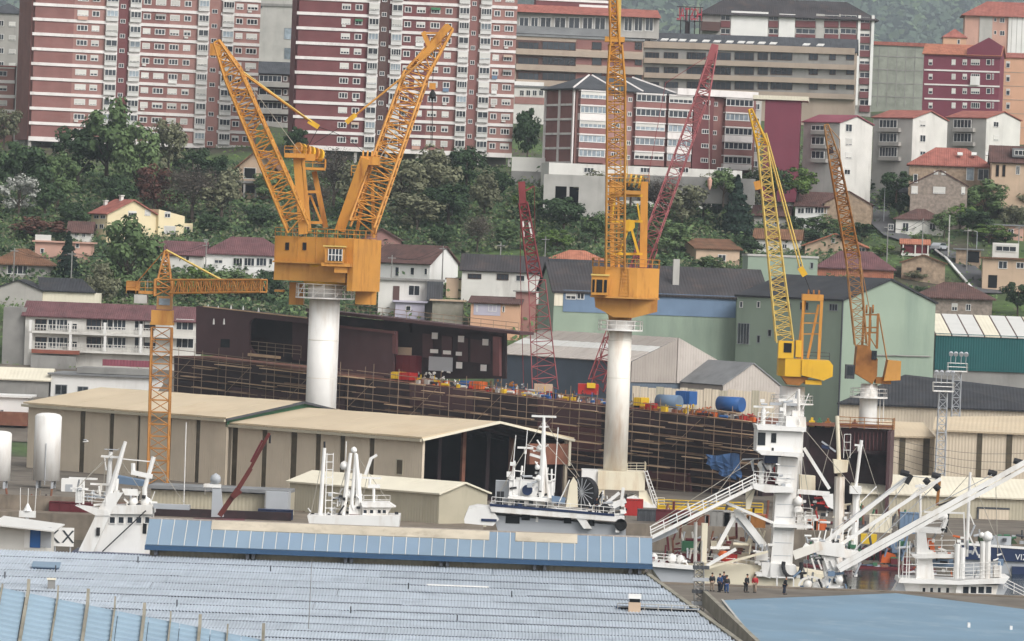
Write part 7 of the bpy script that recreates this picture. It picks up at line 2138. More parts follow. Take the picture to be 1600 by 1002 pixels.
hullside(b, [(862, 775), (884, 778), (882, 788), (862, 786)], -2, -1, 'blue_wall', 'tarpaulin_cover')

# big vessel with white tower
b = V('research_vessel', 'white vessel with tall column tower, decks and gangway arm, right of the clerestory roof', 1215, 560, 2)
hullside(b, [(1015, 884), (1100, 880), (1206, 884), (1300, 900), (1300, 990), (1050, 990)], -1, 7, 'paint_cream')
hullside(b, [(1015, 880), (1085, 888), (1085, 940), (1060, 946), (1020, 890)], -3, 3, 'paint_grey', 'bow_house'); hullside(b, [(1008, 879), (1095, 886), (1090, 891), (1010, 885)], -3.6, 3.4, W_, 'bow_deck')
rl_(b, [(1012, 878), (1062, 882)], 1.0, 3, -3)
for px, py, r in ((1050, 872, .5), (1064, 874, .5), (1022, 870, .4)): dome(b, px, py, r, -1)
hullside(b, [(1216, 714), (1247, 716), (1243, 800), (1238, 880), (1236, 902), (1202, 902), (1208, 840)], -1.2, 1.4, W_, 'tower')
hullside(b, [(1198, 902), (1204, 880), (1244, 884), (1246, 902)], -1.6, 1.8, W_, 'tower_base')
for k in range(8): y = 728 + 20 * k; bx(b, (1217 - k * 1.2, y, 1243 - k, y + .8), -1.23, -1.2, 'paint_grey', 'weld_seam')
hullside(b, [(1183, 672), (1255, 676), (1254, 712), (1182, 706)], -2, 2.2, W_, 'crow_house'); hullside(b, [(1181, 703), (1256, 708), (1256, 714), (1190, 711)], -2.6, 2.6, W_, 'deck_plate'); hullside(b, [(1182, 664), (1260, 668), (1259, 675), (1184, 672)], -2.6, 2.6, W_, 'deck_plate'); hullside(b, [(1228, 650), (1259, 652), (1260, 668), (1228, 667)], -1.6, 1.8, W_, 'top_house')
bx(b, (1184, 676, 1196, 696), -2.06, -2.01, 'glass', 'window'); bx(b, (1205, 677, 1213, 692), -2.06, -2.01, 'glass', 'window'); bx(b, (1206, 700, 1209, 706), -2.1, -2.01, 'cable', 'lamp')
rl_(b, [(1184, 663), (1228, 666)], 1.3, 3, -2.5); post(b, (1192, 664), (1193, 640), .26, name='radar_mast'); radar(b, 1193, 636, 1.1, 0); post(b, (1225, 660), (1226, 628), .2, name='radar_mast'); radar(b, 1226, 625, .7); post(b, (1248, 668), (1248, 608), .16, name='aerial_mast'); bx(b, (1203, 630, 1250, 634), 0, .6, 'paint_grey', 'antenna_bar'); post(b, (1254, 640), (1264, 615), .06, name='aerial'); bx(b, (1238, 642, 1250, 652), -.5, .5, W_, 'locker')
hullside(b, [(1176, 756), (1240, 762), (1240, 770), (1196, 770), (1178, 764)], -2.4, 2.4, W_, 'middle_deck'); rl_(b, [(1177, 755), (1236, 760)], 1.3, 3, -2.3); hullside(b, [(1166, 766), (1180, 766), (1172, 796), (1166, 796)], -1, 0, 'paint_cream', 'bracket')
post(b, (1189, 756), (1191, 728), .3, name='winch_post'); dome(b, 1190, 726, .45); dome(b, 1202, 728, .4); bm_(b, (1196, 755), (1211, 722), .15); bm_(b, (1210, 730), (1210, 752), .18, 'paint_red'); bx(b, (1200, 738, 1222, 758), .5, 2, 'paint_maroon', 'winch_house'); bm_(b, (1160, 718), (1208, 716), .15, 'paint_grey', name='boom_rest'); bx(b, (1195, 712, 1220, 724), -1, 1, 'paint_navy', 'awning')
hullside(b, [(1208, 818), (1270, 822), (1270, 826), (1208, 824)], -2, 2, W_, 'lower_deck'); rl_(b, [(1242, 820), (1268, 822)], 1.9, 4, -1.9); 
for py, r in ((783, .55), (797, .55)): dome(b, 1247, py, r, -1.3)
bm_(b, (1256, 700), (1296, 764), .35, W_, -1, 'arm'); bm_(b, (1246, 768), (1296, 772), .5, W_, -1, 'arm'); hullside(b, [(1284, 774), (1302, 772), (1302, 796), (1294, 792)], -1.2, -.6, W_, 'arm_shoe'); hullside(b, [(1250, 742), (1274, 744), (1274, 770), (1250, 768)], .5, 2, 'paint_cream', 'locker')
# gangway truss down to the left
m_ = MB(); m_.beam(b.pt(1018, 840, -3), b.pt(1182, 758, -2), .35, .5); g_ = ob('gangway', m_, W_, b.root)
m_ = MB(); m_.beam(b.pt(1016, 829, -3), b.pt(1180, 747, -2), .12); m_.beam(b.pt(1016, 823, -3), b.pt(1180, 741, -2), .1); m_.beam(b.pt(1016, 833, -1.6), b.pt(1180, 752, -1), .12)
for k in range(9): t = k / 8; m_.beam(b.pt(1018 + 164 * t, 840 - 82 * t, -3 + t), b.pt(1016 + 164 * t, 822 - 82 * t, -3 + t), .1)
ob('gangway_rail', m_, W_, g_)
m_ = MB(); m_.beam(b.pt(1018, 845, -2), b.pt(1058, 828, -2), .5, .3); ob('gangway_foot', m_, 'paint_grey', b.root)
bm_(b, (1131, 784), (1210, 818), .3, W_, -1, 'stay')
for p, q, w_ in (((1120, 858), (1148, 806), .45), ((1148, 803), (1158, 800), .9), ((1156, 804), (1204, 866), .75), ((1150, 810), (1200, 868), .3)): bm_(b, p, q, w_, W_ if w_ > .35 else 'paint_grey', 0, 'a_frame')
bm_(b, (1104, 884), (1150, 858), .35, W_, -2, 'boom'); bm_(b, (1104, 888), (1200, 862), .25, 'paint_cream', -2.2, 'boom'); bm_(b, (1110, 856), (1140, 856), .3, W_, -1, 'boom')
bx(b, (1181, 862, 1200, 876), -1.5, 0, W_, 'winch'); hullside(b, [(1190, 878), (1204, 880), (1204, 904), (1190, 900)], -1.6, 0, W_, 'winch_base')
post(b, (1086, 890), (1087, 816), .2, 'concrete_pale', -2, 'mooring_post'); bx(b, (1096, 818, 1105, 880), -2, -1, 'paint_cream', 'exhaust_trunk')
for r, y0, m, nm in (((1066, 846, 1085, 862), 1, 'paint_green', 'deck_box'), ((1062, 866, 1100, 880), 0, 'paint_maroon', 'deck_gear'), ((1125, 866, 1152, 878), 1.5, 'paint_red', 'hatch'), ((1150, 864, 1172, 884), 2, 'shed_cream', 'deck_box'), ((1124, 884, 1150, 896), 1, 'render_white', 'deck_tank'), ((1152, 886, 1180, 898), 1.5, 'paint_maroon', 'deck_gear')): bx(b, r, y0, y0 + 1.5, m, nm)
m_ = MB(); x, z = b.L(1130, 868, .5); m_.lathe([(.2, z - .5), (.7, z), (.4, z + .5)], x, .5, 12); ob('life_buoy', m_, 'paint_orange', b.root)
rl_(b, [(1104, 888), (1186, 896)], 1.3, 3, .2)
m_ = MB()
for i in range(10):
    a0, a1 = math.pi * (.9 + i * .12), math.pi * (.9 + (i + 1) * .12); x, z = b.L(1238, 884, -2); m_.tube((x + 1.0 * math.cos(a0), -2, z + 1.3 * math.sin(a0)), (x + 1.0 * math.cos(a1), -2, z + 1.3 * math.sin(a1)), .22, 6)
ob('hook', m_, 'cable', b.root)
bm_(b, (1214, 900), (1214, 938), .14, W_, -3, 'frame_post'); bm_(b, (1240, 902), (1240, 938), .14, W_, -3, 'frame_post'); bm_(b, (1206, 902), (1241, 903), .14, W_, -3, 'frame_post')

# crane vessel with three booms
b = V('crane_vessel', 'white deck crane pedestal with long folded booms reaching up to the right', 1300, 536, 0)
hullside(b, [(1225, 925), (1400, 930), (1395, 990), (1240, 990)], -2, 3, W_)
hullside(b, [(1284, 865), (1306, 866), (1316, 940), (1294, 940)], -1, 1, W_, 'pedestal')
hullside(b, [(1272, 846), (1318, 850), (1322, 872), (1276, 866)], -1.4, 1.4, W_, 'slew_head'); hullside(b, [(1318, 858), (1342, 862), (1340, 890), (1322, 892)], -1, 1, W_, 'slew_arm')
for p, q, w_, y, m in (((1286, 850), (1423, 742), .45, 1, W_), ((1306, 856), (1470, 748), .36, -.6, W_), ((1308, 886), (1604, 721), .5, -1.6, W_), ((1312, 892), (1604, 731), .4, -1.7, W_)):
    m_ = MB(); m_.beam(b.pt(p[0], p[1], y), b.pt(q[0], q[1], y), w_, w_ * .8); ob('boom', m_, m, b.root)
for px, py in ((1448, 752), (1464, 762)): m_ = MB(); x, z = b.L(px, py, -1); m_.lathe([(.1, z - .4), (.45, z), (.1, z + .4)], x, -1, 8); ob('hose_coil', m_, 'cable', b.root)
bm_(b, (1310, 890), (1452, 812), .3, 'paint_grey', -1.2, 'ram'); bm_(b, (1466, 790), (1564, 754), .16, 'cable', -1, 'hose'); bm_(b, (1424, 742), (1416, 756), .5, 'cable', .8, 'hose'); bm_(b, (1468, 752), (1464, 790), .3, 'rust_steel', -.4, 'jib_tip'); bm_(b, (1330, 864), (1440, 760), .1, W_, 2, 'ram')
for px, py in ((1413, 738), (1462, 742), (1550, 738), (1590, 720)): m_ = MB(); x, z = b.L(px, py, 0); m_.tube((x - .4, 0, z), (x + .5, 0, z - .2), .32, 8); ob('hose_coil', m_, 'cable', b.root)
bm_(b, (1240, 868), (1284, 852), .9, 'paint_white_rusty', -1, 'boom_root'); bm_(b, (1252, 866), (1262, 850), .5, W_, -1, 'boom_root')
for k in range(6): bm_(b, (1278 + 9 * k, 846), (1282 + 9 * k, 830 - 2 * (k % 3)), .14, W_, -.5, 'hose_guide')
for k in range(5): bm_(b, (1268 + 10 * k, 872 + 3 * (k % 2)), (1274 + 10 * k, 890), .18, W_, -1.2, 'lever')
for px, py, r in ((1262, 912, .5), (1277, 916, .6), (1290, 910, .5), (1310, 905, .5), (1335, 884, .4)): dome(b, px, py, r, -1)
m_ = MB(); x, z = b.L(1268, 912, -1.4)
for i in range(9): m_.beam((x + 1.3 * math.cos(.35 * i), -1.4, z - .3 + 1.0 * math.sin(.35 * i)), (x + 1.3 * math.cos(.35 * (i + 1)), -1.4, z - .3 + 1.0 * math.sin(.35 * (i + 1))), .2)
ob('roll_bar', m_, W_, b.root)
b = V('crane_vessel', 'old vessel mast streaked with rust, standing behind the folded booms', 1312, 600)
hullside(b, [(1256, 884), (1462, 890), (1455, 990), (1270, 990)], -2, 4, 'paint_maroon')
post(b, (1308, 900), (1312, 745), .75, 'paint_white_rusty', 1, r2=.6); post(b, (1312, 745), (1308, 650), .24, 'paint_cream', 1); hullside(b, [(1302, 718), (1326, 720), (1324, 738), (1304, 740)], 0, 1.6, 'paint_cream', 'crow_box')
post(b, (1332, 890), (1338, 770), .5, W_, 1, r2=.42); post(b, (1336, 770), (1346, 688), .2, W_, 1); bx(b, (1328, 760, 1346, 772), 0, 1.5, W_, 'crow_box'); radar(b, 1342, 696, .5, 1); bm_(b, (1284, 690), (1306, 706), .2, 'paint_grey', 1, 'gaff'); hullside(b, [(1284, 695), (1296, 697), (1297, 703), (1284, 700)], .9, 1.0, 'paint_navy', 'flag')
bm_(b, (1340, 790), (1370, 760), .12, W_, 1); rl_(b, [(1318, 716), (1328, 716)], 2.8, 3, .5)
for r, y, m, nm in (((1330, 880, 1400, 905), 2, 'paint_green', 'net_heap'), ((1376, 862, 1402, 880), 1.5, 'paint_orange', 'net_heap'), ((1345, 835, 1370, 850), 3, 'paint_yellow', 'deck_gear'), ((1392, 838, 1412, 866), 2.4, 'blue_wall', 'container'), ((1340, 850, 1392, 876), 3.2, 'slate', 'net_heap')):
    a, c, z0, z1 = b.rect(*r, y=y); rr = random.Random(int(r[0])); mb = MB()
    if nm == 'net_heap':
        pr = [(a, z0)] + [(a + (c - a) * t, z0 + (z1 - z0) * (.55 + .45 * math.sin(t * 3.1)) * rr.uniform(.8, 1.05)) for t in (.1, .25, .4, .55, .7, .85, .95)] + [(c, z0)]
        mb.ext(pr, y, y + 1.6)
    else: mb.box(a, c, y, y + 1.6, z0, z1)
    ob(nm, mb, m, b.root)
post(b, (1354, 925), (1354, 898), .38, 'paint_white_rusty', -2.2, 'bollard')
# white trawler on the right
b = V('trawler', 'white trawler with window bridge, curved funnel and open rails at the right', 1480, 540, 0)
hullside(b, [(1380, 930), (1560, 938), (1620, 950), (1620, 995), (1400, 995)], -3, 4, W_)
hullside(b, [(1408, 908), (1500, 912), (1498, 945), (1390, 940)], -1.5, 3, W_, 'deckhouse'); hullside(b, [(1496, 912), (1560, 915), (1552, 945), (1490, 942)], -2.2, 3, W_, 'bridge'); hullside(b, [(1406, 904), (1500, 908), (1578, 902), (1570, 912), (1500, 914), (1404, 911)], -2.8, 3.4, W_, 'bridge_roof')
for a in (1504, 1516, 1528, 1540): b.win((a, 916, a + 10, 928), 1, 0, W_, 'glass', .05, y=-2.22)
for a in (1440, 1452, 1464, 1477): b.win((a, 917, a + 7, 929), 1, 0, W_, 'glass', .1, y=-1.52)
hullside(b, [(1390, 940), (1404, 906), (1410, 906), (1420, 940)], -1.7, -1.51, 'paint_grey', 'wing_door'); hullside(b, [(1556, 914), (1576, 916), (1560, 945), (1552, 945)], -1.9, 2, 'paint_grey', 'bridge_side')
m_ = MB(); m_.ext([b.L(px, py, -.5) for px, py in ((1432, 906), (1432, 832), (1446, 832), (1450, 858), (1470, 868), (1456, 874), (1460, 908))], -1, 1.4); ob('funnel', m_, W_, b.root)
hullside(b, [(1424, 866), (1494, 866), (1490, 872), (1430, 873)], -1.8, 2.2, W_, 'upper_deck'); hullside(b, [(1422, 824), (1478, 826), (1470, 834), (1424, 832)], -1, 1.5, W_, 'crow_deck'); rl_(b, [(1440, 824), (1474, 822)], 1.1, 3, -1); hullside(b, [(1470, 828), (1478, 810), (1482, 812), (1474, 834)], -1, 1, W_, 'crow_side')
post(b, (1438, 832), (1438, 756), .13, name='mast'); bm_(b, (1430, 760), (1446, 759), .3, name='crosstree'); bm_(b, (1444, 800), (1506, 802), .2, W_, 0, 'awning_bar'); bm_(b, (1506, 800), (1508, 868), .14, W_, 0, 'awning_post'); dome(b, 1474, 806, .5)
post(b, (1510, 870), (1516, 738), .2, name='mast', r2=.14); bm_(b, (1512, 830), (1528, 868), .16, W_, 0); bm_(b, (1514, 800), (1522, 820), .12, W_, 0); 
for px, t in ((1496, 850), (1504, 856), (1536, 846), (1544, 840)): post(b, (px - 1, 904), (px, t), .3, W_, -2, 'vent_post')
rl_(b, [(1456, 904), (1490, 905)], 1.6, 4, -2.6); rl_(b, [(1500, 905), (1562, 902)], 1.6, 4, -2.6); rl_(b, [(1450, 868), (1492, 868)], 1.6, 3, -1.6); rl_(b, [(1410, 906), (1432, 906)], 2.4, 3, -2); bx(b, (1553, 884, 1565, 902), -2.4, -1, W_, 'locker')
hullside(b, [(1452, 874), (1490, 874), (1490, 886), (1456, 886)], .5, 1, 'blue_wall', 'awning'); dome(b, 1543, 838, .55, -2); dome(b, 1534, 836, .3, -2); bx(b, (1560, 874, 1568, 884), -2, -1.4, 'blue_wall', 'lamp_box')
hullside(b, [(1444, 840), (1458, 842), (1462, 866), (1448, 862)], 1.6, 2, 'paint_orange', 'life_raft'); bm_(b, (1480, 800), (1476, 832), .5, 'cable', .5, 'hose'); rl_(b, [(1568, 920), (1600, 936)], 1.1, 3, -2.4)
for px in (1416, 1420, 1404): bm_(b, (px, 906), (px + 2, 846), .1, W_, -1.2, 'ladder_rail')
# blue hulled vessel behind it
b = V('cargo_vessel', 'blue hulled vessel with white name lettering, behind the trawler at the right edge', 1560, 600, 0)
hullside(b, [(1500, 856), (1640, 866), (1640, 990), (1530, 990)], 0, 6, 'paint_grey'); hullside(b, [(1500, 851), (1640, 861), (1640, 880), (1506, 874)], -.3, -.01, 'paint_navy', 'bow_band'); hullside(b, [(1500, 848), (1640, 858), (1640, 861.5), (1500, 851.5)], -.4, .2, W_, 'rail_cap'); bx(b, (1581, 886, 1625, 912), -.35, -.02, 'paint_navy', 'hull_door')
hullside(b, [(1560, 920), (1640, 924), (1640, 960), (1570, 950)], -.5, -.02, 'paint_navy', 'lower_band')
x, z = b.L(1586, 875, -.4); text_obj('VIZ', 'letter', 'letter_white', 1.0, b.root, (x, -.36, z), (math.pi / 2, -R(2) * 0, 0), depth=.03)
hullside(b, [(1530, 838), (1580, 838), (1590, 850), (1530, 850)], 1, 3, 'leaf_dark', 'net_heap'); bx(b, (1548, 838, 1580, 852), .4, .9, 'paint_grey', 'deck_box')

# loose gear and rigging
def clutter(b, rect, n, mats, y0, y1, seed, name='deck_gear', sz=(.15, .8)):
    r = random.Random(seed)
    for m in mats:
        mb = MB()
        for _ in range(n):
            px, py = r.uniform(rect[0], rect[2]), r.uniform(rect[1], rect[3])
            y = r.uniform(y0, y1); p = b.pt(px, py, y); s = r.uniform(*sz); u = r.random()
            if u < .45: mb.box(p.x - s / 2, p.x + s / 2, y - s / 2, y + s / 2, p.z - s * r.uniform(.2, .8), p.z + s * r.uniform(.1, .4))
            elif u < .75: mb.tube(p, p + Vector((r.gauss(0, .3), 0, s * 2)), .06 + s * .08, 6)
            else: mb.tube(p - Vector((s, 0, 0)), p + Vector((s, 0, r.gauss(0, .3))), .07 + s * .12, 7)
        ob(name, mb, m, b.root, kind='stuff')
def rig(b, L, r=.035, m='cable_pale'):
    for (p, q) in L: mb = MB(); mb.tube(b.pt(*p), b.pt(*q), r, 4); ob('rigging_line', mb, m, b.root)
vA, vP, vB, vC, vD, vE, vM, vF, vG = VL
clutter(vA, (118, 764, 200, 800), 10, ['paint_white', 'paint_grey'], -1.5, 1.5, 1, sz=(.15, .6)); clutter(vA, (196, 770, 240, 792), 8, ['paint_white', 'cable'], -1, 1.5, 2, sz=(.12, .45))
rig(vA, [((196, 692, -1.3), (130, 752, -1)), ((240, 716, 0), (290, 790, 1)), ((173, 708, .5), (118, 765, -1)), ((186, 716, 0), (236, 790, 0)), ((165, 714, 0), (160, 790, 0))])
clutter(vB, (515, 770, 565, 810), 12, ['paint_white', 'paint_grey', 'cable'], -1.2, 1, 3, sz=(.12, .5)); clutter(vB, (480, 800, 620, 812), 10, ['paint_white', 'cable'], -1.5, 1, 4, sz=(.12, .5))
rig(vB, [((507, 702, -1), (485, 806, -1)), ((556, 710, 0), (608, 786, 0)), ((548, 708, 0), (520, 806, 0)), ((580, 716, 0), (565, 786, 0))])
clutter(vC, (795, 738, 866, 785), 12, ['paint_white', 'paint_grey', 'cable'], -1, 1.5, 5, sz=(.12, .6)); clutter(vC, (770, 785, 960, 800), 14, ['paint_white', 'cable', 'paint_navy'], -3, 0, 6, sz=(.12, .5)); clutter(vC, (935, 775, 978, 808), 12, ['paint_white', 'paint_grey', 'cable'], -2.5, 0, 7, sz=(.15, .6)); clutter(vC, (832, 690, 856, 750), 8, ['paint_white'], -.4, .4, 8, sz=(.1, .4))
rig(vC, [((850, 656, 0), (770, 786, -2)), ((850, 656, 0), (905, 745, -1)), ((850, 690, 0), (940, 790, -2)), ((806, 682, 0), (790, 760, 0))])
clutter(vD, (1190, 622, 1258, 668), 10, ['paint_white', 'paint_grey'], -2, 1.5, 9, sz=(.12, .5)); clutter(vD, (1176, 724, 1240, 760), 12, ['paint_white', 'cable', 'paint_grey'], -2, 2, 10, sz=(.15, .7)); clutter(vD, (1040, 840, 1200, 884), 16, ['paint_maroon', 'rust_deck', 'render_white', 'paint_grey', 'cable', 'paint_cream'], 0, 5, 11, sz=(.2, .9)); clutter(vD, (1180, 850, 1206, 900), 14, ['paint_white', 'paint_grey'], -1.5, 0, 12, sz=(.15, .7)); clutter(vD, (1244, 770, 1300, 826), 10, ['paint_white', 'paint_red', 'cable'], -1, 1.5, 13, sz=(.15, .6)); clutter(vD, (1010, 868, 1085, 884), 12, ['paint_white', 'paint_maroon', 'paint_grey'], -2, 2, 14, sz=(.15, .6))
rig(vD, [((1248, 610, 0), (1184, 664, -2)), ((1183, 760, -2), (1060, 826, -3)), ((1182, 716, -2), (1020, 820, -3)), ((1254, 715, -1), (1280, 880, -1)), ((1250, 720, -1), (1262, 900, -1)), ((1180, 760, -2), (1152, 800, 0)), ((1160, 718, 0), (1086, 818, -2)), ((1258, 672, -1), (1340, 770, 0))])
clutter(vE, (1255, 832, 1330, 880), 14, ['paint_white', 'paint_grey', 'cable'], -1.4, 1.2, 15, sz=(.15, .6)); clutter(vE, (1245, 895, 1345, 930), 14, ['paint_white', 'paint_grey', 'cable', 'blue_wall'], -2, 1.5, 16, sz=(.15, .7))
rig(vE, [((1423, 744, 1), (1330, 870, 0)), ((1470, 750, -.5), (1345, 870, 0)), ((1600, 724, -1.6), (1470, 792, -1)), ((1423, 744, 1), (1470, 750, -.5)), ((1300, 830, -1), (1420, 744, 0)), ((1550, 742, -1), (1440, 800, -1))], .04, 'paint_grey')
clutter(vM, (1262, 850, 1420, 892), 26, ['slate', 'rust_deck', 'paint_green', 'paint_maroon', 'paint_grey', 'blue_wall'], 0, 4, 17, sz=(.25, 1.1)); clutter(vM, (1300, 780, 1345, 890), 10, ['paint_white', 'rust_steel', 'paint_cream'], 0, 2, 18, sz=(.12, .5))
rig(vM, [((1346, 690, 1), (1400, 860, 1)), ((1308, 652, 1), (1270, 800, 1)), ((1308, 652, 1), (1340, 770, 1)), ((1346, 690, 1), (1322, 720, 1)), ((1338, 770, 1), (1300, 880, 1))])
clutter(vF, (1420, 836, 1500, 905), 10, ['paint_white', 'paint_grey', 'cable', 'paint_orange'], -1.5, 2, 19, sz=(.12, .5)); clutter(vF, (1496, 838, 1565, 905), 10, ['paint_white', 'paint_grey'], -2, 1, 20, sz=(.12, .5))
rig(vF, [((1438, 760, 0), (1404, 906, 0)), ((1516, 740, 0), (1580, 900, 0)), ((1516, 740, 0), (1440, 824, 0)), ((1438, 760, 0), (1510, 868, 0)), ((1400, 760, 0), (1404, 905, 0)), ((1556, 760, 0), (1560, 902, 0))])
clutter(vG, (1500, 836, 1600, 856), 10, ['paint_green', 'paint_grey', 'slate'], 0, 3, 21, sz=(.2, .8))
# things lying on the far quay below the hull
def quayitem(name, label, cat, px, py, d, build):
    p = P(px, py, d); e = link(name, None, None, (p.x, p.y, 3.01)); tag(e, label, cat); build(e); return e
qb = Bld('guard_rail', 'yellow guard rail and beam along the quay below the brown hull', 'rail', 1028, 788, 655, 0, z0=3)
W = qb.L(1192, 792)[0]; m_ = MB(); rails(qb, m_, [(0, 0, 0), (W, 0, 0)], qb.e + .6, 4, step=1.8, r=.06); ob('rail', m_, 'paint_yellow', qb.root); ob('beam', MB().box(0, W, .2, .5, qb.e - .6, qb.e - .1), 'paint_yellow', qb.root)
rq = random.Random(77)
QI = [(1050, 838, 'paint_maroon', 4, 1.6, 'dark red steel frame'), (1075, 832, 'rust_deck', 5, 1.2, 'rusty plate stack'), (1120, 845, 'concrete', 3, 1.8, 'grey concrete block'), (1150, 842, 'concrete_pale', 3.2, 1.7, 'pale concrete block'), (1165, 818, 'paint_red', 5, 1.0, 'red tray'), (990, 806, 'paint_red', 2.2, 1.9, 'red winch box'), (1015, 815, 'slate', 3, 1.3, 'black bin'),
      (1262, 838, 'render_white', 2.6, 1.6, 'white crate'), (1275, 862, 'paint_orange', 2.2, 1.1, 'orange crate'), (1375, 836, 'shed_cream', 2.6, 2.0, 'cream container'), (1420, 842, 'blue_wall', 2.2, 2.4, 'pale blue container'), (1180, 845, 'rust_steel', 2.2, 1.4, 'rust brown drum crate'), (690, 812, 'paint_grey', 3, 1.2, 'grey box by the beige shed'), (430, 812, 'paint_navy', 4, 1.0, 'navy trough'), (215, 805, 'rust_deck', 4.5, 1.1, 'rust brown trough'), (140, 800, 'blue_wall', 3, 1.6, 'blue grey skip'), (110, 812, 'paint_maroon', 5, 1.0, 'maroon trough')]
for i, (px, py, m, w_, h_, nm) in enumerate(QI):
    d = 32 * FPX / (py - HOR - (px - 800) * .0384)
    d = min(max(d, 624 if px > 790 else 600), 660)
    def mk_(e):
        ob('body', MB().box(-w_ / 2, w_ / 2, 0, 1.6, 0, h_), m, e)
        for k in range(5): x = -w_ / 2 + w_ * k / 4; ob('rib', MB().box(x - .06, x + .06, -.07, -.005, 0, h_ + .05), m, e)
        ob('rim', MB().box(-w_ / 2 - .05, w_ / 2 + .05, -.09, 1.65, h_ + .055, h_ + .16), m, e)
    where = 'on the far quay right of the hull' if px > 1200 else ('on the far quay below the hull' if px > 950 else 'on the far quay at the left')
    quayitem('quay_box', nm + ' ' + where, 'box', px, py, d, mk_)
qs = Bld('scrap_pile', 'long mixed heap of scrap and rope along the far quay below the hull', 'scrap heap', 1030, 835, 640, 0, z0=3)
clutter(qs, (1030, 812, 1200, 838), 22, ['rust_deck', 'hull_dark', 'paint_grey', 'render_white', 'paint_maroon', 'slate'], -8, 10, 31, 'scrap', (.3, 1.4))
qs = Bld('scrap_pile', 'heap of scrap and nets on the far quay right of the hull section', 'scrap heap', 1262, 850, 636, 0, z0=3)
clutter(qs, (1262, 815, 1420, 850), 22, ['rust_deck', 'slate', 'paint_green', 'concrete', 'paint_maroon', 'render_white'], -4, 10, 32, 'scrap', (.3, 1.3))
qs = Bld('scrap_pile', 'reddish heap of scrap and poles on the far quay behind the left vessel', 'scrap heap', 5, 800, 634, 0, z0=3)
clutter(qs, (5, 785, 230, 812), 20, ['rust_deck', 'hull_dark', 'quay_stone', 'paint_grey', 'render_white'], -4, 5, 33, 'scrap', (.3, 1.2))
wr = Bld('overhead_wires', 'thin dark wires sagging before the right tan halls', 'wires', 1395, 690, 690, 0, z0=3)
for k in range(5):
    for a in range(6):
        t0, t1 = a / 6, (a + 1) / 6
        f_ = lambda t: (1395 + 215 * t, 686 + 9 * k + (22 + 5 * k) * t + 10 * math.sin(math.pi * t), 0)
        mb = MB(); mb.tube(wr.pt(*f_(t0)), wr.pt(*f_(t1)), .025, 4); ob('wire', mb, 'cable', wr.root)

# small coloured clutter all along the hull deck: nobody could count it
class _Holder: pass
dk = bpy.data.objects.new('deck_clutter', None); col.objects.link(dk); dk.location = HL.root.location; dk.rotation_euler = HL.root.rotation_euler
tag(dk, 'strewn cables, drums and coloured gear along the whole hull deck', 'clutter')
hb = Face(dk, HL.O, HL.ang, HL.z0); hb.root = dk; hb.lo = (0, 0); hb.la = 0.0
_pt = hb.pt
for i, px in enumerate(range(640, 1180, 45)):
    yb = sheer(px + 20)
    for j, m in enumerate(random.Random(px).sample(['paint_yellow', 'paint_red', 'paint_orange', 'render_white', 'slate', 'paint_blue', 'rust_steel', 'render_grey', 'hull_dark', 'rust_deck'], 5)):
        r = random.Random(px * 7 + j); mb = MB()
        for _ in range(6):
            y = r.uniform(.5, 6); x, _z = hb.L(r.uniform(px, px + 45), yb, y); z = A[1] + dzdx * (x - A[0]); s_ = r.uniform(.2, .75); u = r.random()
            if u < .5: mb.box(x - s_ / 2, x + s_ / 2, y - s_ / 2, y + s_ / 2, z, z + s_ * r.uniform(.5, 1.3))
            elif u < .8: mb.tube((x, y, z), (x, y, z + s_ * 2), .07, 6)
            else: mb.tube((x, y, z + .25), (x + s_ * 2, y, z + .25), .2, 8)
        ob('gear', mb, m, dk, kind='stuff')
# ------------------------------------------------------------------ market hall roofs in front
# sloping sheet roof: rows of ribbed sheets, each lapping over the next one down
D0, D1 = 372.0, 333.0          # ridge line and lower end, distance from the viewer
ZR = P(500, 879, D0).z; ZL = P(500, 1012, D1).z
b = Bld('market_roof', 'pale blue ribbed sheet roof of the market hall stepping down in rows', 'roof', -10, 866, D0, 0, z0=3)
xl, xr0 = b.L(-12, 900, 0)[0], b.L(1008, 884, 0)[0]
xr1 = P(1200, 1010, D1).x - b.O.x
NR = 12
sp = (ZR - ZL) / NR
zz0 = ZR - 3
per = .225
def sheet_row(k, xa, xb, up):
    y0, y1 = -(D0 - D1) * k / NR, -(D0 - D1) * (k + 1) / NR - .25
    z0, z1 = zz0 - sp * k, zz0 - sp * (k + 1) - sp * .25 / ((D0 - D1) / NR) + .0
    up0, up1 = .02, .02 + up
    n = int((xb - xa) / per)
    vs, fs = [], []
    prof = [(0, 0), (.4, 0), (.52, .05), (.88, .05)]
    xs_ = []
    for i in range(n + 1):
        for t, h in prof: xs_.append((xa + (i + t) * per, h))
    for x, h in xs_: vs += [(x, y0, z0 + h + up0), (x, y1, z1 + h + up1), (x, y1, z1 + h + up1 - .02)]
    for i in range(len(xs_) - 1):
        a, c = 3 * i, 3 * i + 3
        fs += [(a, a + 1, c + 1, c), (a + 1, a + 2, c + 2, c + 1)]
    return MB().raw(vs, fs)
rr = random.Random(4)
for k in range(NR):
    xr = xr0 + (xr1 - xr0) * (k + .6) / NR
    cuts = sorted([xl, xr] + [xl + (xr - xl) * t for t in (rr.uniform(.15, .3), rr.uniform(.42, .6), rr.uniform(.7, .85))])
    for i, (xa, xc) in enumerate(zip(cuts, cuts[1:])):
        ob('roof_sheet', sheet_row(k, xa, xc, rr.choice([.015, .02, .03, .045, .07])), 'sheet_sky', b.root)
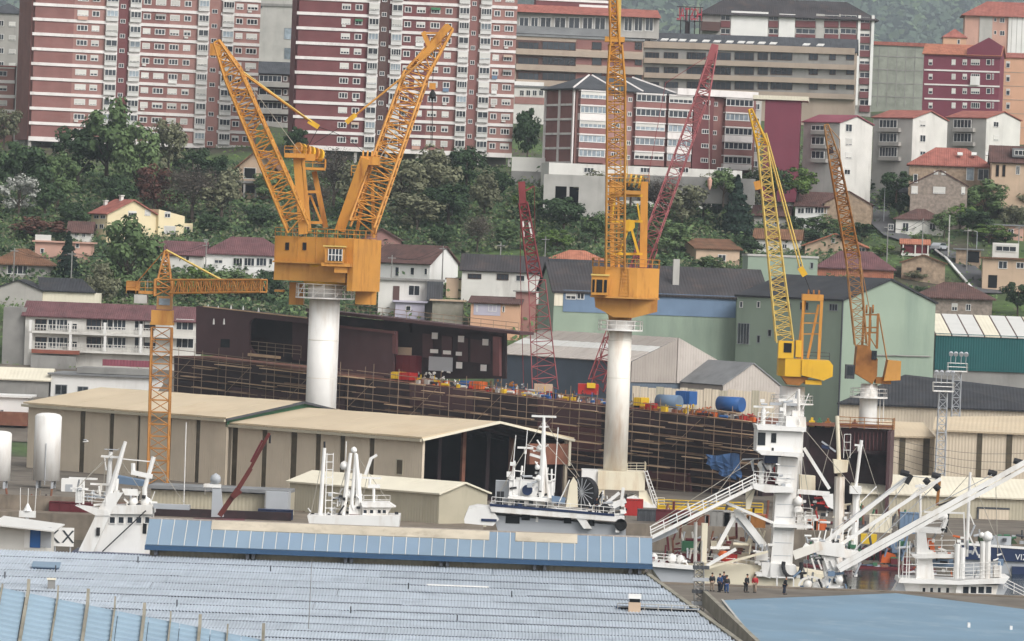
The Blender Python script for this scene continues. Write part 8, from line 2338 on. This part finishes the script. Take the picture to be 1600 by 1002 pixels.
for k in range(NR):
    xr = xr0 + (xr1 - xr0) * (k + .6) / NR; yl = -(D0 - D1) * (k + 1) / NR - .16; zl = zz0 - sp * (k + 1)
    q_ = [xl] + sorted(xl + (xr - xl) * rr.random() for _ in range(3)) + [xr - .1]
    for xa, xc in zip(q_, q_[1:]): ob('lap_shade', MB().box(xa, xc, yl, yl + .12, zl - .04, zl + rr.choice([.04, .06, .08, .1])), 'slate', b.root)  # dark strips standing in for the shade under each sheet lap
ob('roof_deck', MB().slab([(xl, 0, zz0 - .12), (xr0, 0, zz0 - .12), (xr1, -(D0 - D1), ZL - 3 - .12), (xl, -(D0 - D1), ZL - 3 - .12)], .04), 'slate', b.root)
m_ = MB(); m_.beam((xr0 + .15, .3, zz0 + .02), (xr1 + .15, -(D0 - D1), ZL - 3 + .02), .3, .35); ob('verge', m_, 'moss_concrete', b.root)
ob('hall_wall', MB().exx([(-.2, 0), (-(D0 - D1), 0), (-(D0 - D1), ZL - 3 - .15), (-.2, zz0 - .15)], xl + .5, xl + .9).box(xl, xr0 - .3, .2, .6, 0, zz0 - .1), 'concrete', b.root)
for px in (20, 48, 90, 208, 300, 420, 560, 640, 720, 800):
    x, z = b.L(px, 912, -8); yy = -4 - (px * 7 % 26); zz = zz0 + sp * yy * NR / (D0 - D1)
    m_ = MB(); m_.tube((x, yy, zz), (x, yy, zz + .5), .05, 5); ob('vent_pin', m_, 'slate', b.root)
# fittings lying on the roof
def on_roof(px, py):
    r = ray(px, py); best = None
    for i in range(400):
        d = D1 + (D0 - D1) * i / 399
        p = CAM + r * (d / r.y)
        if abs(p.z - (ZL + (ZR - ZL) * (d - D1) / (D0 - D1))) < .06: best = p
    return best or p
p = on_roof(991, 958); e = link('chimney_stack', None, None, (p.x, p.y, p.z)); tag(e, 'square beige chimney with dark mouth and white cap on the market roof', 'chimney')
ob('stack', MB().box(-.42, .42, -.3, .3, -.1, .75), 'render_beige', e); ob('mouth', MB().box(-.36, .36, -.26, .26, .755, 1.0), 'dark_opening', e); ob('cap', MB().box(-.44, .44, -.34, .34, 1.0, 1.3), 'render_clean', e)
p = on_roof(1030, 956); e = link('roof_hatch', None, None, (p.x, p.y, p.z)); tag(e, 'long low dark roof hatch with railing beside the beige chimney', 'roof hatch')
ob('frame', MB().box(-3.0, 2.8, -.15, .35, .1, .3), 'roof_blue_edge', e); ob('glass_strip', MB().box(-2.7, 2.6, -.3, -.16, -.06, .24), 'dark_opening', e); ob('ledge', MB().box(-2.9, 2.8, -.7, -.31, -.12, .02), 'concrete_pale', e)
m_ = MB(); rails(b, m_, [(-2.9, -.5, .02), (2.7, -.5, .02)], .5, 2, step=.9, r=.03); ob('rail', m_, 'concrete_pale', e)
p = on_roof(72, 891); e = link('roof_hatch', None, None, (p.x, p.y, p.z)); tag(e, 'small blue roof cowl with two dark slots at the left of the market roof', 'roof cowl')
ob('cover', MB().slab([(-1.0, -.5, .2), (1.0, -.5, .2), (1.0, .5, .5), (-1.0, .5, .5)], .08), 'roof_blue', e); ob('slot', MB().box(-.95, .95, -.42, -.3, -.02, .18), 'roof_blue_edge', e)
for x in (-.4, .3): ob('slot_mouth', MB().box(x - .18, x + .18, -.48, -.43, -.02, .12), 'dark_opening', e)
p = on_roof(80, 922); e = link('vent_stack', None, None, (p.x, p.y, p.z)); tag(e, 'grey square vent stub rising above the lower left blue roof', 'vent'); ob('stack', MB().box(-.24, .24, -.2, .2, -.1, .7), 'concrete', e); ob('cap', MB().box(-.3, .3, -.26, .26, .703, .82), 'shed_cream', e)
p = on_roof(482, 985); e = link('whip_aerial', None, None, (p.x, p.y, p.z)); tag(e, 'thin grey aerial pole on the market roof', 'aerial'); m_ = MB(); m_.tube((0, 0, 0), (.05, 0, 4.7), .035, 5, .02); ob('rod', m_, 'concrete', e); m_ = MB(); m_.box(-.15, .15, -.15, .15, -.05, .08); ob('foot', m_, 'slate', e)
p = on_roof(715, 919); e = link('roof_flashing', None, None, (p.x, p.y, p.z)); tag(e, 'white flashing strip lying along one lap of the market roof', 'flashing'); ob('strip', MB().box(-2.2, 2.2, -.15, .15, .12, .2), 'paint_white', e)
# clerestory along the ridge
c = Bld('clerestory', 'raised clerestory of blue panels with white seams along the market roof ridge', 'roof', 229, 801, D0 + .6, 0, z0=ZR - .2)
xa, xb = c.L(229, 830)[0], c.L(1020, 860)[0]
zt = c.L(600, 826, 2.2)[1]; zm_ = c.L(600, 866, -1.2)[1]
NP = 39
for i in range(NP):
    x0, x1 = xa + (xb - xa) * i / NP, xa + (xb - xa) * (i + 1) / NP
    ob('roof_panel', MB().slab([(x0 + .03, -1.2, zm_), (x1 - .03, -1.2, zm_), (x1 - .03, 2.2, zt), (x0 + .03, 2.2, zt)], .06), 'roof_blue', c.root)
    if i: ob('seam', MB().slab([(x0 - .025, -1.2, zm_ + .03), (x0 + .025, -1.2, zm_ + .03), (x0 + .025, 2.2, zt + .03), (x0 - .025, 2.2, zt + .03)], .07), 'skylight', c.root)
ob('eaves_beam', MB().box(xa, xb, -1.35, -1.05, zm_ - .35, zm_ - .01), 'roof_blue_edge', c.root)
ob('gable_end', MB().exx([(-1.0, zm_ - .3), (2.2, zm_ - .3), (2.2, zt - .05), (-1.1, zm_)], xa + .02, xa + .12).exx([(-1.0, zm_ - .3), (2.2, zm_ - .3), (2.2, zt - .05), (-1.1, zm_)], xb - .12, xb - .02), 'roof_blue_edge', c.root)
xc0, xc1, xd0, xd1 = c.L(329, 810)[0], c.L(765, 826)[0], c.L(806, 826)[0], c.L(903, 832)[0]
for s, t in ((xc0, xc1), (xd0, xd1)):
    ob('ridge_sheet', MB().slab([(s, 1.05, zm_ + (zt - zm_) * .665), (t, 1.05, zm_ + (zt - zm_) * .665), (t, 2.25, zt + .01), (s, 2.25, zt + .01)], .12), 'ridge_cream', c.root)
m_ = MB(); m_.beam((xa, 2.3, zt + .1), (xb, 2.3, zt + .1), .14); ob('ridge_cap', m_, 'sheet_grey', c.root)
ob('rear_slope', MB().slab([(xa, 2.35, zt), (xb, 2.35, zt), (xb, 5.6, zm_), (xa, 5.6, zm_)], .08), 'roof_blue', c.root)
ob('wall_band', MB().box(xa + .3, xb - .5, -.1, 5, -2.5, zm_ - .36), 'shed_olive', c.root)
for px in (245, 388, 397, 541, 550, 690, 700, 836, 852, 985, 1000):
    x = c.L(px, 868)[0]; ob('bracket', MB().box(x - .12, x + .12, -1.2, -.11, zm_ - .75, zm_ - .36), 'slate', c.root)
# lower left roof with upright fins
d0 = 300
f = Bld('fin_roof', 'blue ribbed roof with grey upright fins in the lower left corner', 'roof', 0, 918, d0, 2, z0=3)
xe = f.L(425, 1003)[0]
xs0 = f.L(-8, 918)[0]
zr = lambda x: f.L(0, 918)[1] + (f.L(425, 1003)[1] - f.L(0, 918)[1]) * (x / xe)
NSEG = 9
SL = .36
for i in range(NSEG):
    a, c_ = xs0 + (xe - xs0) * i / NSEG, xs0 + (xe - xs0) * (i + 1) / NSEG
    ny = 15
    vs, fs = [], []
    for j in range(ny + 1):
        for t, h in ((0, 0), (.5, 0), (.62, .09), (.88, .09)):
            y = -(j + t) * .68
            for x in (a + .02, c_ - .02): vs.append((x, y, zr(x) + h + y * SL))
    m = len(vs) // 2
    for q in range(m - 1): fs.append((2 * q, 2 * q + 1, 2 * q + 3, 2 * q + 2))
    ob('roof_panel', MB().raw(vs, fs), 'fin_blue', f.root)
ob('roof_deck', MB().raw([(xs0, 0, zr(xs0) - .3), (xe, 0, zr(xe) - .3), (xe, -11, zr(xe) - .3 - 11 * SL), (xs0, -11, zr(xs0) - .3 - 11 * SL)], [(0, 1, 2, 3)]), 'slate', f.root)
for px, py, t in ((4, 912, 8), (45, 905, 20), (91, 915, 14), (138, 920, 18), (180, 932, 14), (226, 942, 20), (267, 955, 15), (313, 960, 22), (356, 975, 14), (412, 974, 22)):
    x, z1 = f.L(px, py); w_ = .09 if t > 16 else .045
    m_ = MB(); m_.exx([(.1, zr(x) - .3), (-10.5, zr(x) - .3 - 10.5 * SL), (-10.5, zr(x) + .25 - 10.5 * SL), (-.4, zr(x) + .15), (.02, z1), (.1, z1)], x - w_, x + w_); ob('fin', m_, 'moss_concrete', f.root)
ob('hall_wall', MB().box(xs0, xe, -9.5, -9, 0, zr(xe) - 4.5), 'concrete', f.root)
# lower right smooth blue roof with mossy gutter
rp = [P(1128, 938, 468), P(1400, 927, 486), P(1640, 957, 478), P(1640, 1040, 420), P(1190, 1016, 420)]
zc = rp[0].z
s_ = Bld('smooth_roof', 'smooth blue shallow roof with mossy concrete gutter in the lower right corner', 'roof', 1128, 938, 468, 0, z0=3)
loc = lambda p: (p.x - s_.O.x, p.y - s_.O.y, p.z - 3)
A_, B2, C2, D2, E2 = [loc(p) for p in rp]
mid = loc(P(1420, 985, 448))
mb = MB(); vs = [A_, B2, C2, D2, E2, mid]
mb.raw(vs + [(x, y, z - .25) for x, y, z in vs], [(0, 5, 1), (1, 5, 2), (2, 5, 3), (3, 5, 4), (4, 5, 0), (0, 1, 7, 6), (1, 2, 8, 7), (2, 3, 9, 8), (3, 4, 10, 9), (4, 0, 6, 10)])
ob('roof_skin', mb, 'roof_blue_smooth', s_.root)
m_ = MB(); m_.beam(loc(P(1100, 934, 470)), loc(P(1200, 1030, 418)), 1.4, .4); ob('gutter', m_, 'moss_concrete', s_.root)
m_ = MB(); m_.beam((A_[0], A_[1], A_[2] + .05), (E2[0], E2[1], E2[2] + .05), .12, .2); ob('gutter_lip', m_, 'concrete_pale', s_.root)
m_ = MB(); m_.beam(loc(P(1150, 938, 470)), loc(P(1400, 929, 487)), .15, .25); m_.beam(loc(P(1400, 929, 487)), loc(P(1640, 959, 479)), .15, .25); ob('edge_trim', m_, 'roof_blue_edge', s_.root)
ob('hall_wall', MB().box(A_[0], A_[0] + 60, A_[1] - 6, A_[1] - 5, 0, A_[2] - 1.5), 'concrete', s_.root)
for px, py in ((1514, 972), (1580, 977)):
    q = loc(P(px, py, 455)); ob('roof_vent', MB().box(q[0] - .12, q[0] + .12, q[1] - .15, q[1] + .15, q[2] - .5, q[2] - .06), 'paint_white', s_.root)
# dark mast bundle beside the gutter
g_ = Bld('cable_post', 'grey lattice cable post with lamps at the right corner of the market roof', 'post', 1097, 845, 470, 0, z0=3)
ch, br = MB(), MB(); lattice(ch, br, (0, 0, 0), (-.2, 0, g_.e - 2), (1, 0, 0), (0, 1, 0), .9, .8, .9, .8, 8, .07, .05); o = ob('mast', ch, 'concrete', g_.root); ob('bracing', br, 'concrete', o, kind='stuff')
for k in range(5): m_ = MB(); m_.box(-.75, .75, -.5, .3, g_.e - 2.6 - 1.1 * k, g_.e - 2.3 - 1.1 * k); ob('lamp_box', m_, 'paint_grey' if k % 2 else 'slate', g_.root)
m_ = MB(); m_.tube((0, 0, g_.e - 2), (0, 0, g_.e), .06, 5); ob('rod', m_, 'concrete_pale', g_.root)
# left hut with blue door and banner
h_ = Bld('hut', 'small white hut with blue door and pale mono roof at the left edge', 'hut', -4, 812, 470, -10, z0=3)
W = h_.L(72, 824)[0]
ob('wall', MB().box(0, W, 0, 3, 0, h_.L(40, 824)[1]), 'render_white', h_.root); z_ = h_.L(40, 823)[1]
ob('roof', MB().slab([(-.3, -1.6, z_ + .05), (W + 1.2, -1.6, z_ - .3), (W + .9, 3.2, z_ + .1), (-.3, 3.2, z_ + .6)], .12), 'skylight', h_.root)
h_.bx('door', (47, 824, 63, 856), -.08, -.01, 'paint_blue'); h_.bx('panel', (63.5, 824, 80, 856), -.07, -.01, 'paint_grey'); h_.bx('panel', (38, 824, 46.5, 856), -.07, -.01, 'render_clean')
k_ = Bld('banner_board', 'white board with two dark letters K and X beside the hut', 'sign', 82, 824, 474, 2, z0=3)
W = k_.L(116, 826)[0]
ob('board', MB().box(0, W, 0, .1, k_.L(100, 854)[1], k_.e), 'render_clean', k_.root)
x, z = k_.L(74, 848); text_obj('K', 'letter', 'letter_dark', (k_.L(90, 827)[1] - z) * 1.4, k_.root, (x, -.02, z), (math.pi / 2, 0, 0), depth=.02)
x, z = k_.L(96, 848); text_obj('X', 'letter', 'letter_dark', (k_.L(100, 828)[1] - z) * 1.4, k_.root, (x, -.02, z), (math.pi / 2, 0, 0), depth=.02)
m_ = MB(); m_.tube((.3, .2, -1), (.3, .2, k_.e), .08, 5); m_.tube((W - .3, .2, -1), (W - .3, .2, k_.e), .08, 5); ob('post', m_, 'paint_grey', k_.root)
b = Bld('sailing_mast', 'white masthead with lamps rising behind the small hut', 'mast', 43, 800, 560, 0, z0=0)
ob('masthead', MB().box(-.9, .9, -.3, .3, b.e - .6, b.e + .1).lathe([(.5, b.e + .1), (.3, b.e + .5), (.1, b.e + .9)], 0, 0, 8), 'paint_white', b.root)
for x in (-.8, 0, .8): m_ = MB(); m_.tube((x, 0, b.e), (x * 1.1, 0, b.e + 2.6), .04, 4); ob('aerial', m_, 'paint_white', b.root)
m_ = MB(); m_.tube((0, 0, 0), (0, 0, b.e - .6), .2, 6); ob('mast', m_, 'paint_white', b.root)
# gull
gp = P(134, 690, 520); e = link('seagull', None, None, (gp.x, gp.y, gp.z)); tag(e, 'white seagull gliding in front of the left tan hall', 'seagull')
m_ = MB(); m_.lathe([(.02, -.32), (.1, -.15), (.12, 0), (.08, .18), (.03, .3)], 0, 0, 8); o = ob('body', m_, 'paint_white', e, smooth=True); o.rotation_euler = (R(10), R(80), R(20))
for s in (-1, 1):
    m_ = MB(); m_.slab([(-.1, 0, .03), (.12, 0, .03), (.06, .35 * s, .2), (-.12, .38 * s, .2)], .02); m_.slab([(.06, .35 * s, .2), (-.12, .38 * s, .2), (-.22, .75 * s, .16), (-.16, .74 * s, .16)], .02); ob('wing', m_, 'paint_grey', e)
# ------------------------------------------------------------------ people
import bmesh
def skin(name, verts, edges, radii, m, parent, root=0):
    me = bpy.data.meshes.new(name); me.from_pydata(verts, edges, [])
    o = bpy.data.objects.new(name, me); col.objects.link(o)
    md = o.modifiers.new('s', 'SKIN'); o.modifiers.new('u', 'SUBSURF').levels = 1
    for i, r in enumerate(radii): me.skin_vertices[0].data[i].radius = r if isinstance(r, tuple) else (r, r)
    me.skin_vertices[0].data[root].use_root = True
    dg = bpy.context.evaluated_depsgraph_get()
    m2 = bpy.data.meshes.new_from_object(o.evaluated_get(dg))
    bpy.data.objects.remove(o)
    m2.materials.clear(); m2.materials.append(MATS[m])
    for p in m2.polygons: p.use_smooth = True
    return link(name, m2, parent)
def person(label, px, py, d, rz, top, bottom, z=None, stride=.08, arm=.1, lean=0.0, h=1.75):
    p = P(px, py, d)
    e = link('person', None, None, (p.x, p.y, p.z if z is None else z), R(rz)); tag(e, label, 'person', 'people on the quay')
    s = h / 1.75
    J = [(0, 0, .95), (0, .0, 1.2), (0, -lean, 1.42), (0, -lean, 1.52), (0, -lean - .02, 1.62), (0, -lean - .02, 1.73),
         (.18, -lean, 1.4), (.24 + arm * .3, .02 - lean, 1.14), (.22 + arm * .2, -.1 - lean, .9), (.22 + arm * .2, -.13 - lean, .8), (-.18, -lean, 1.4), (-.24 - arm * .3, .02 - lean, 1.14), (-.2, -.12 - lean, .92), (-.2, -.15 - lean, .82),
         (.1, 0, .88), (.11, -stride, .5), (.11, -stride * .6, .08), (.12, -stride - .14, .03), (-.1, 0, .88), (-.11, stride * .6, .5), (-.11, stride * 1.4, .08), (-.12, stride * 1.2 - .14, .03)]
    E_ = [(0, 1), (1, 2), (2, 3), (3, 4), (4, 5), (2, 6), (6, 7), (7, 8), (8, 9), (2, 10), (10, 11), (11, 12), (12, 13), (0, 14), (14, 15), (15, 16), (16, 17), (0, 18), (18, 19), (19, 20), (20, 21)]
    rd_ = [(.15, .11), (.14, .1), (.13, .09), .055, (.085, .1), (.07, .08), .06, .045, .035, .035, .06, .045, .035, .035, .085, .06, .045, .04, .085, .06, .045, .04]
    J = [(x * s, y * s, z_ * s) for x, y, z_ in J]
    skin('body', J, E_, rd_, 'skin', e)
    up_ = [0, 1, 2, 6, 7, 8, 10, 11, 12]; k_ = {o: i for i, o in enumerate(up_)}
    skin('jacket', [J[i] for i in up_], [(k_[a], k_[c]) for a, c in E_ if a in k_ and c in k_], [(.23, .17), (.23, .17), (.2, .15), .11, .085, .07, .11, .085, .07], top, e)
    lo_ = [0, 14, 15, 16, 18, 19, 20]; k_ = {o: i for i, o in enumerate(lo_)}
    skin('trousers', [J[i] for i in lo_], [(k_[a], k_[c]) for a, c in E_ if a in k_ and c in k_], [(.2, .16), .13, .1, .085, .13, .1, .085], bottom, e)
    hx, hy, hz = J[5]
    ob('hair', MB().lathe([(.1, hz - .06), (.112, hz), (.09, hz + .07), (.02, hz + .1)], hx, hy + .02, 10), 'hair', e, smooth=True)
    for sx in (.11, -.11):
        f_ = J[17] if sx > 0 else J[21]; ob('shoe', MB().box(f_[0] - .05, f_[0] + .05, f_[1] - .08, f_[1] + .16, -.0, .09), 'cloth_dark', e)
    return e
person('person in dark jacket and tan trousers, leftmost of the quay group', 1112, 928, 500, 20, 'cloth_dark', 'cloth_tan', z=3.01)
person('person in blue jacket, second in the quay group', 1124, 928, 499, -30, 'cloth_blue', 'cloth_navy', z=3.01)
person('taller person in dark blue, third in the quay group', 1130, 928, 501, 40, 'cloth_navy', 'cloth_navy', z=3.01, h=1.84)
person('person in dark grey jacket standing close on the right of the quay group', 1135, 929, 498, 10, 'cloth_dark', 'cloth_blue', z=3.01, h=1.68)
person('person in black jacket leaning forward, alone left of the red jacket', 1165, 930, 500, 60, 'cloth_dark', 'cloth_dark', z=3.01, lean=.12)
person('person in a red jacket and pale trousers on the quay', 1179, 931, 500, -15, 'cloth_red', 'cloth_tan', z=3.01, stride=.16)
person('person in dark clothes under the white frame of the tower base', 1225, 935, 499, 90, 'cloth_dark', 'cloth_navy', z=3.01, lean=.15)
q_ = person('person in navy overalls standing on the blue striped deck by the net drum', 932, 803, 578, 15, 'cloth_navy', 'cloth_navy', h=1.85); q_['group'] = ''
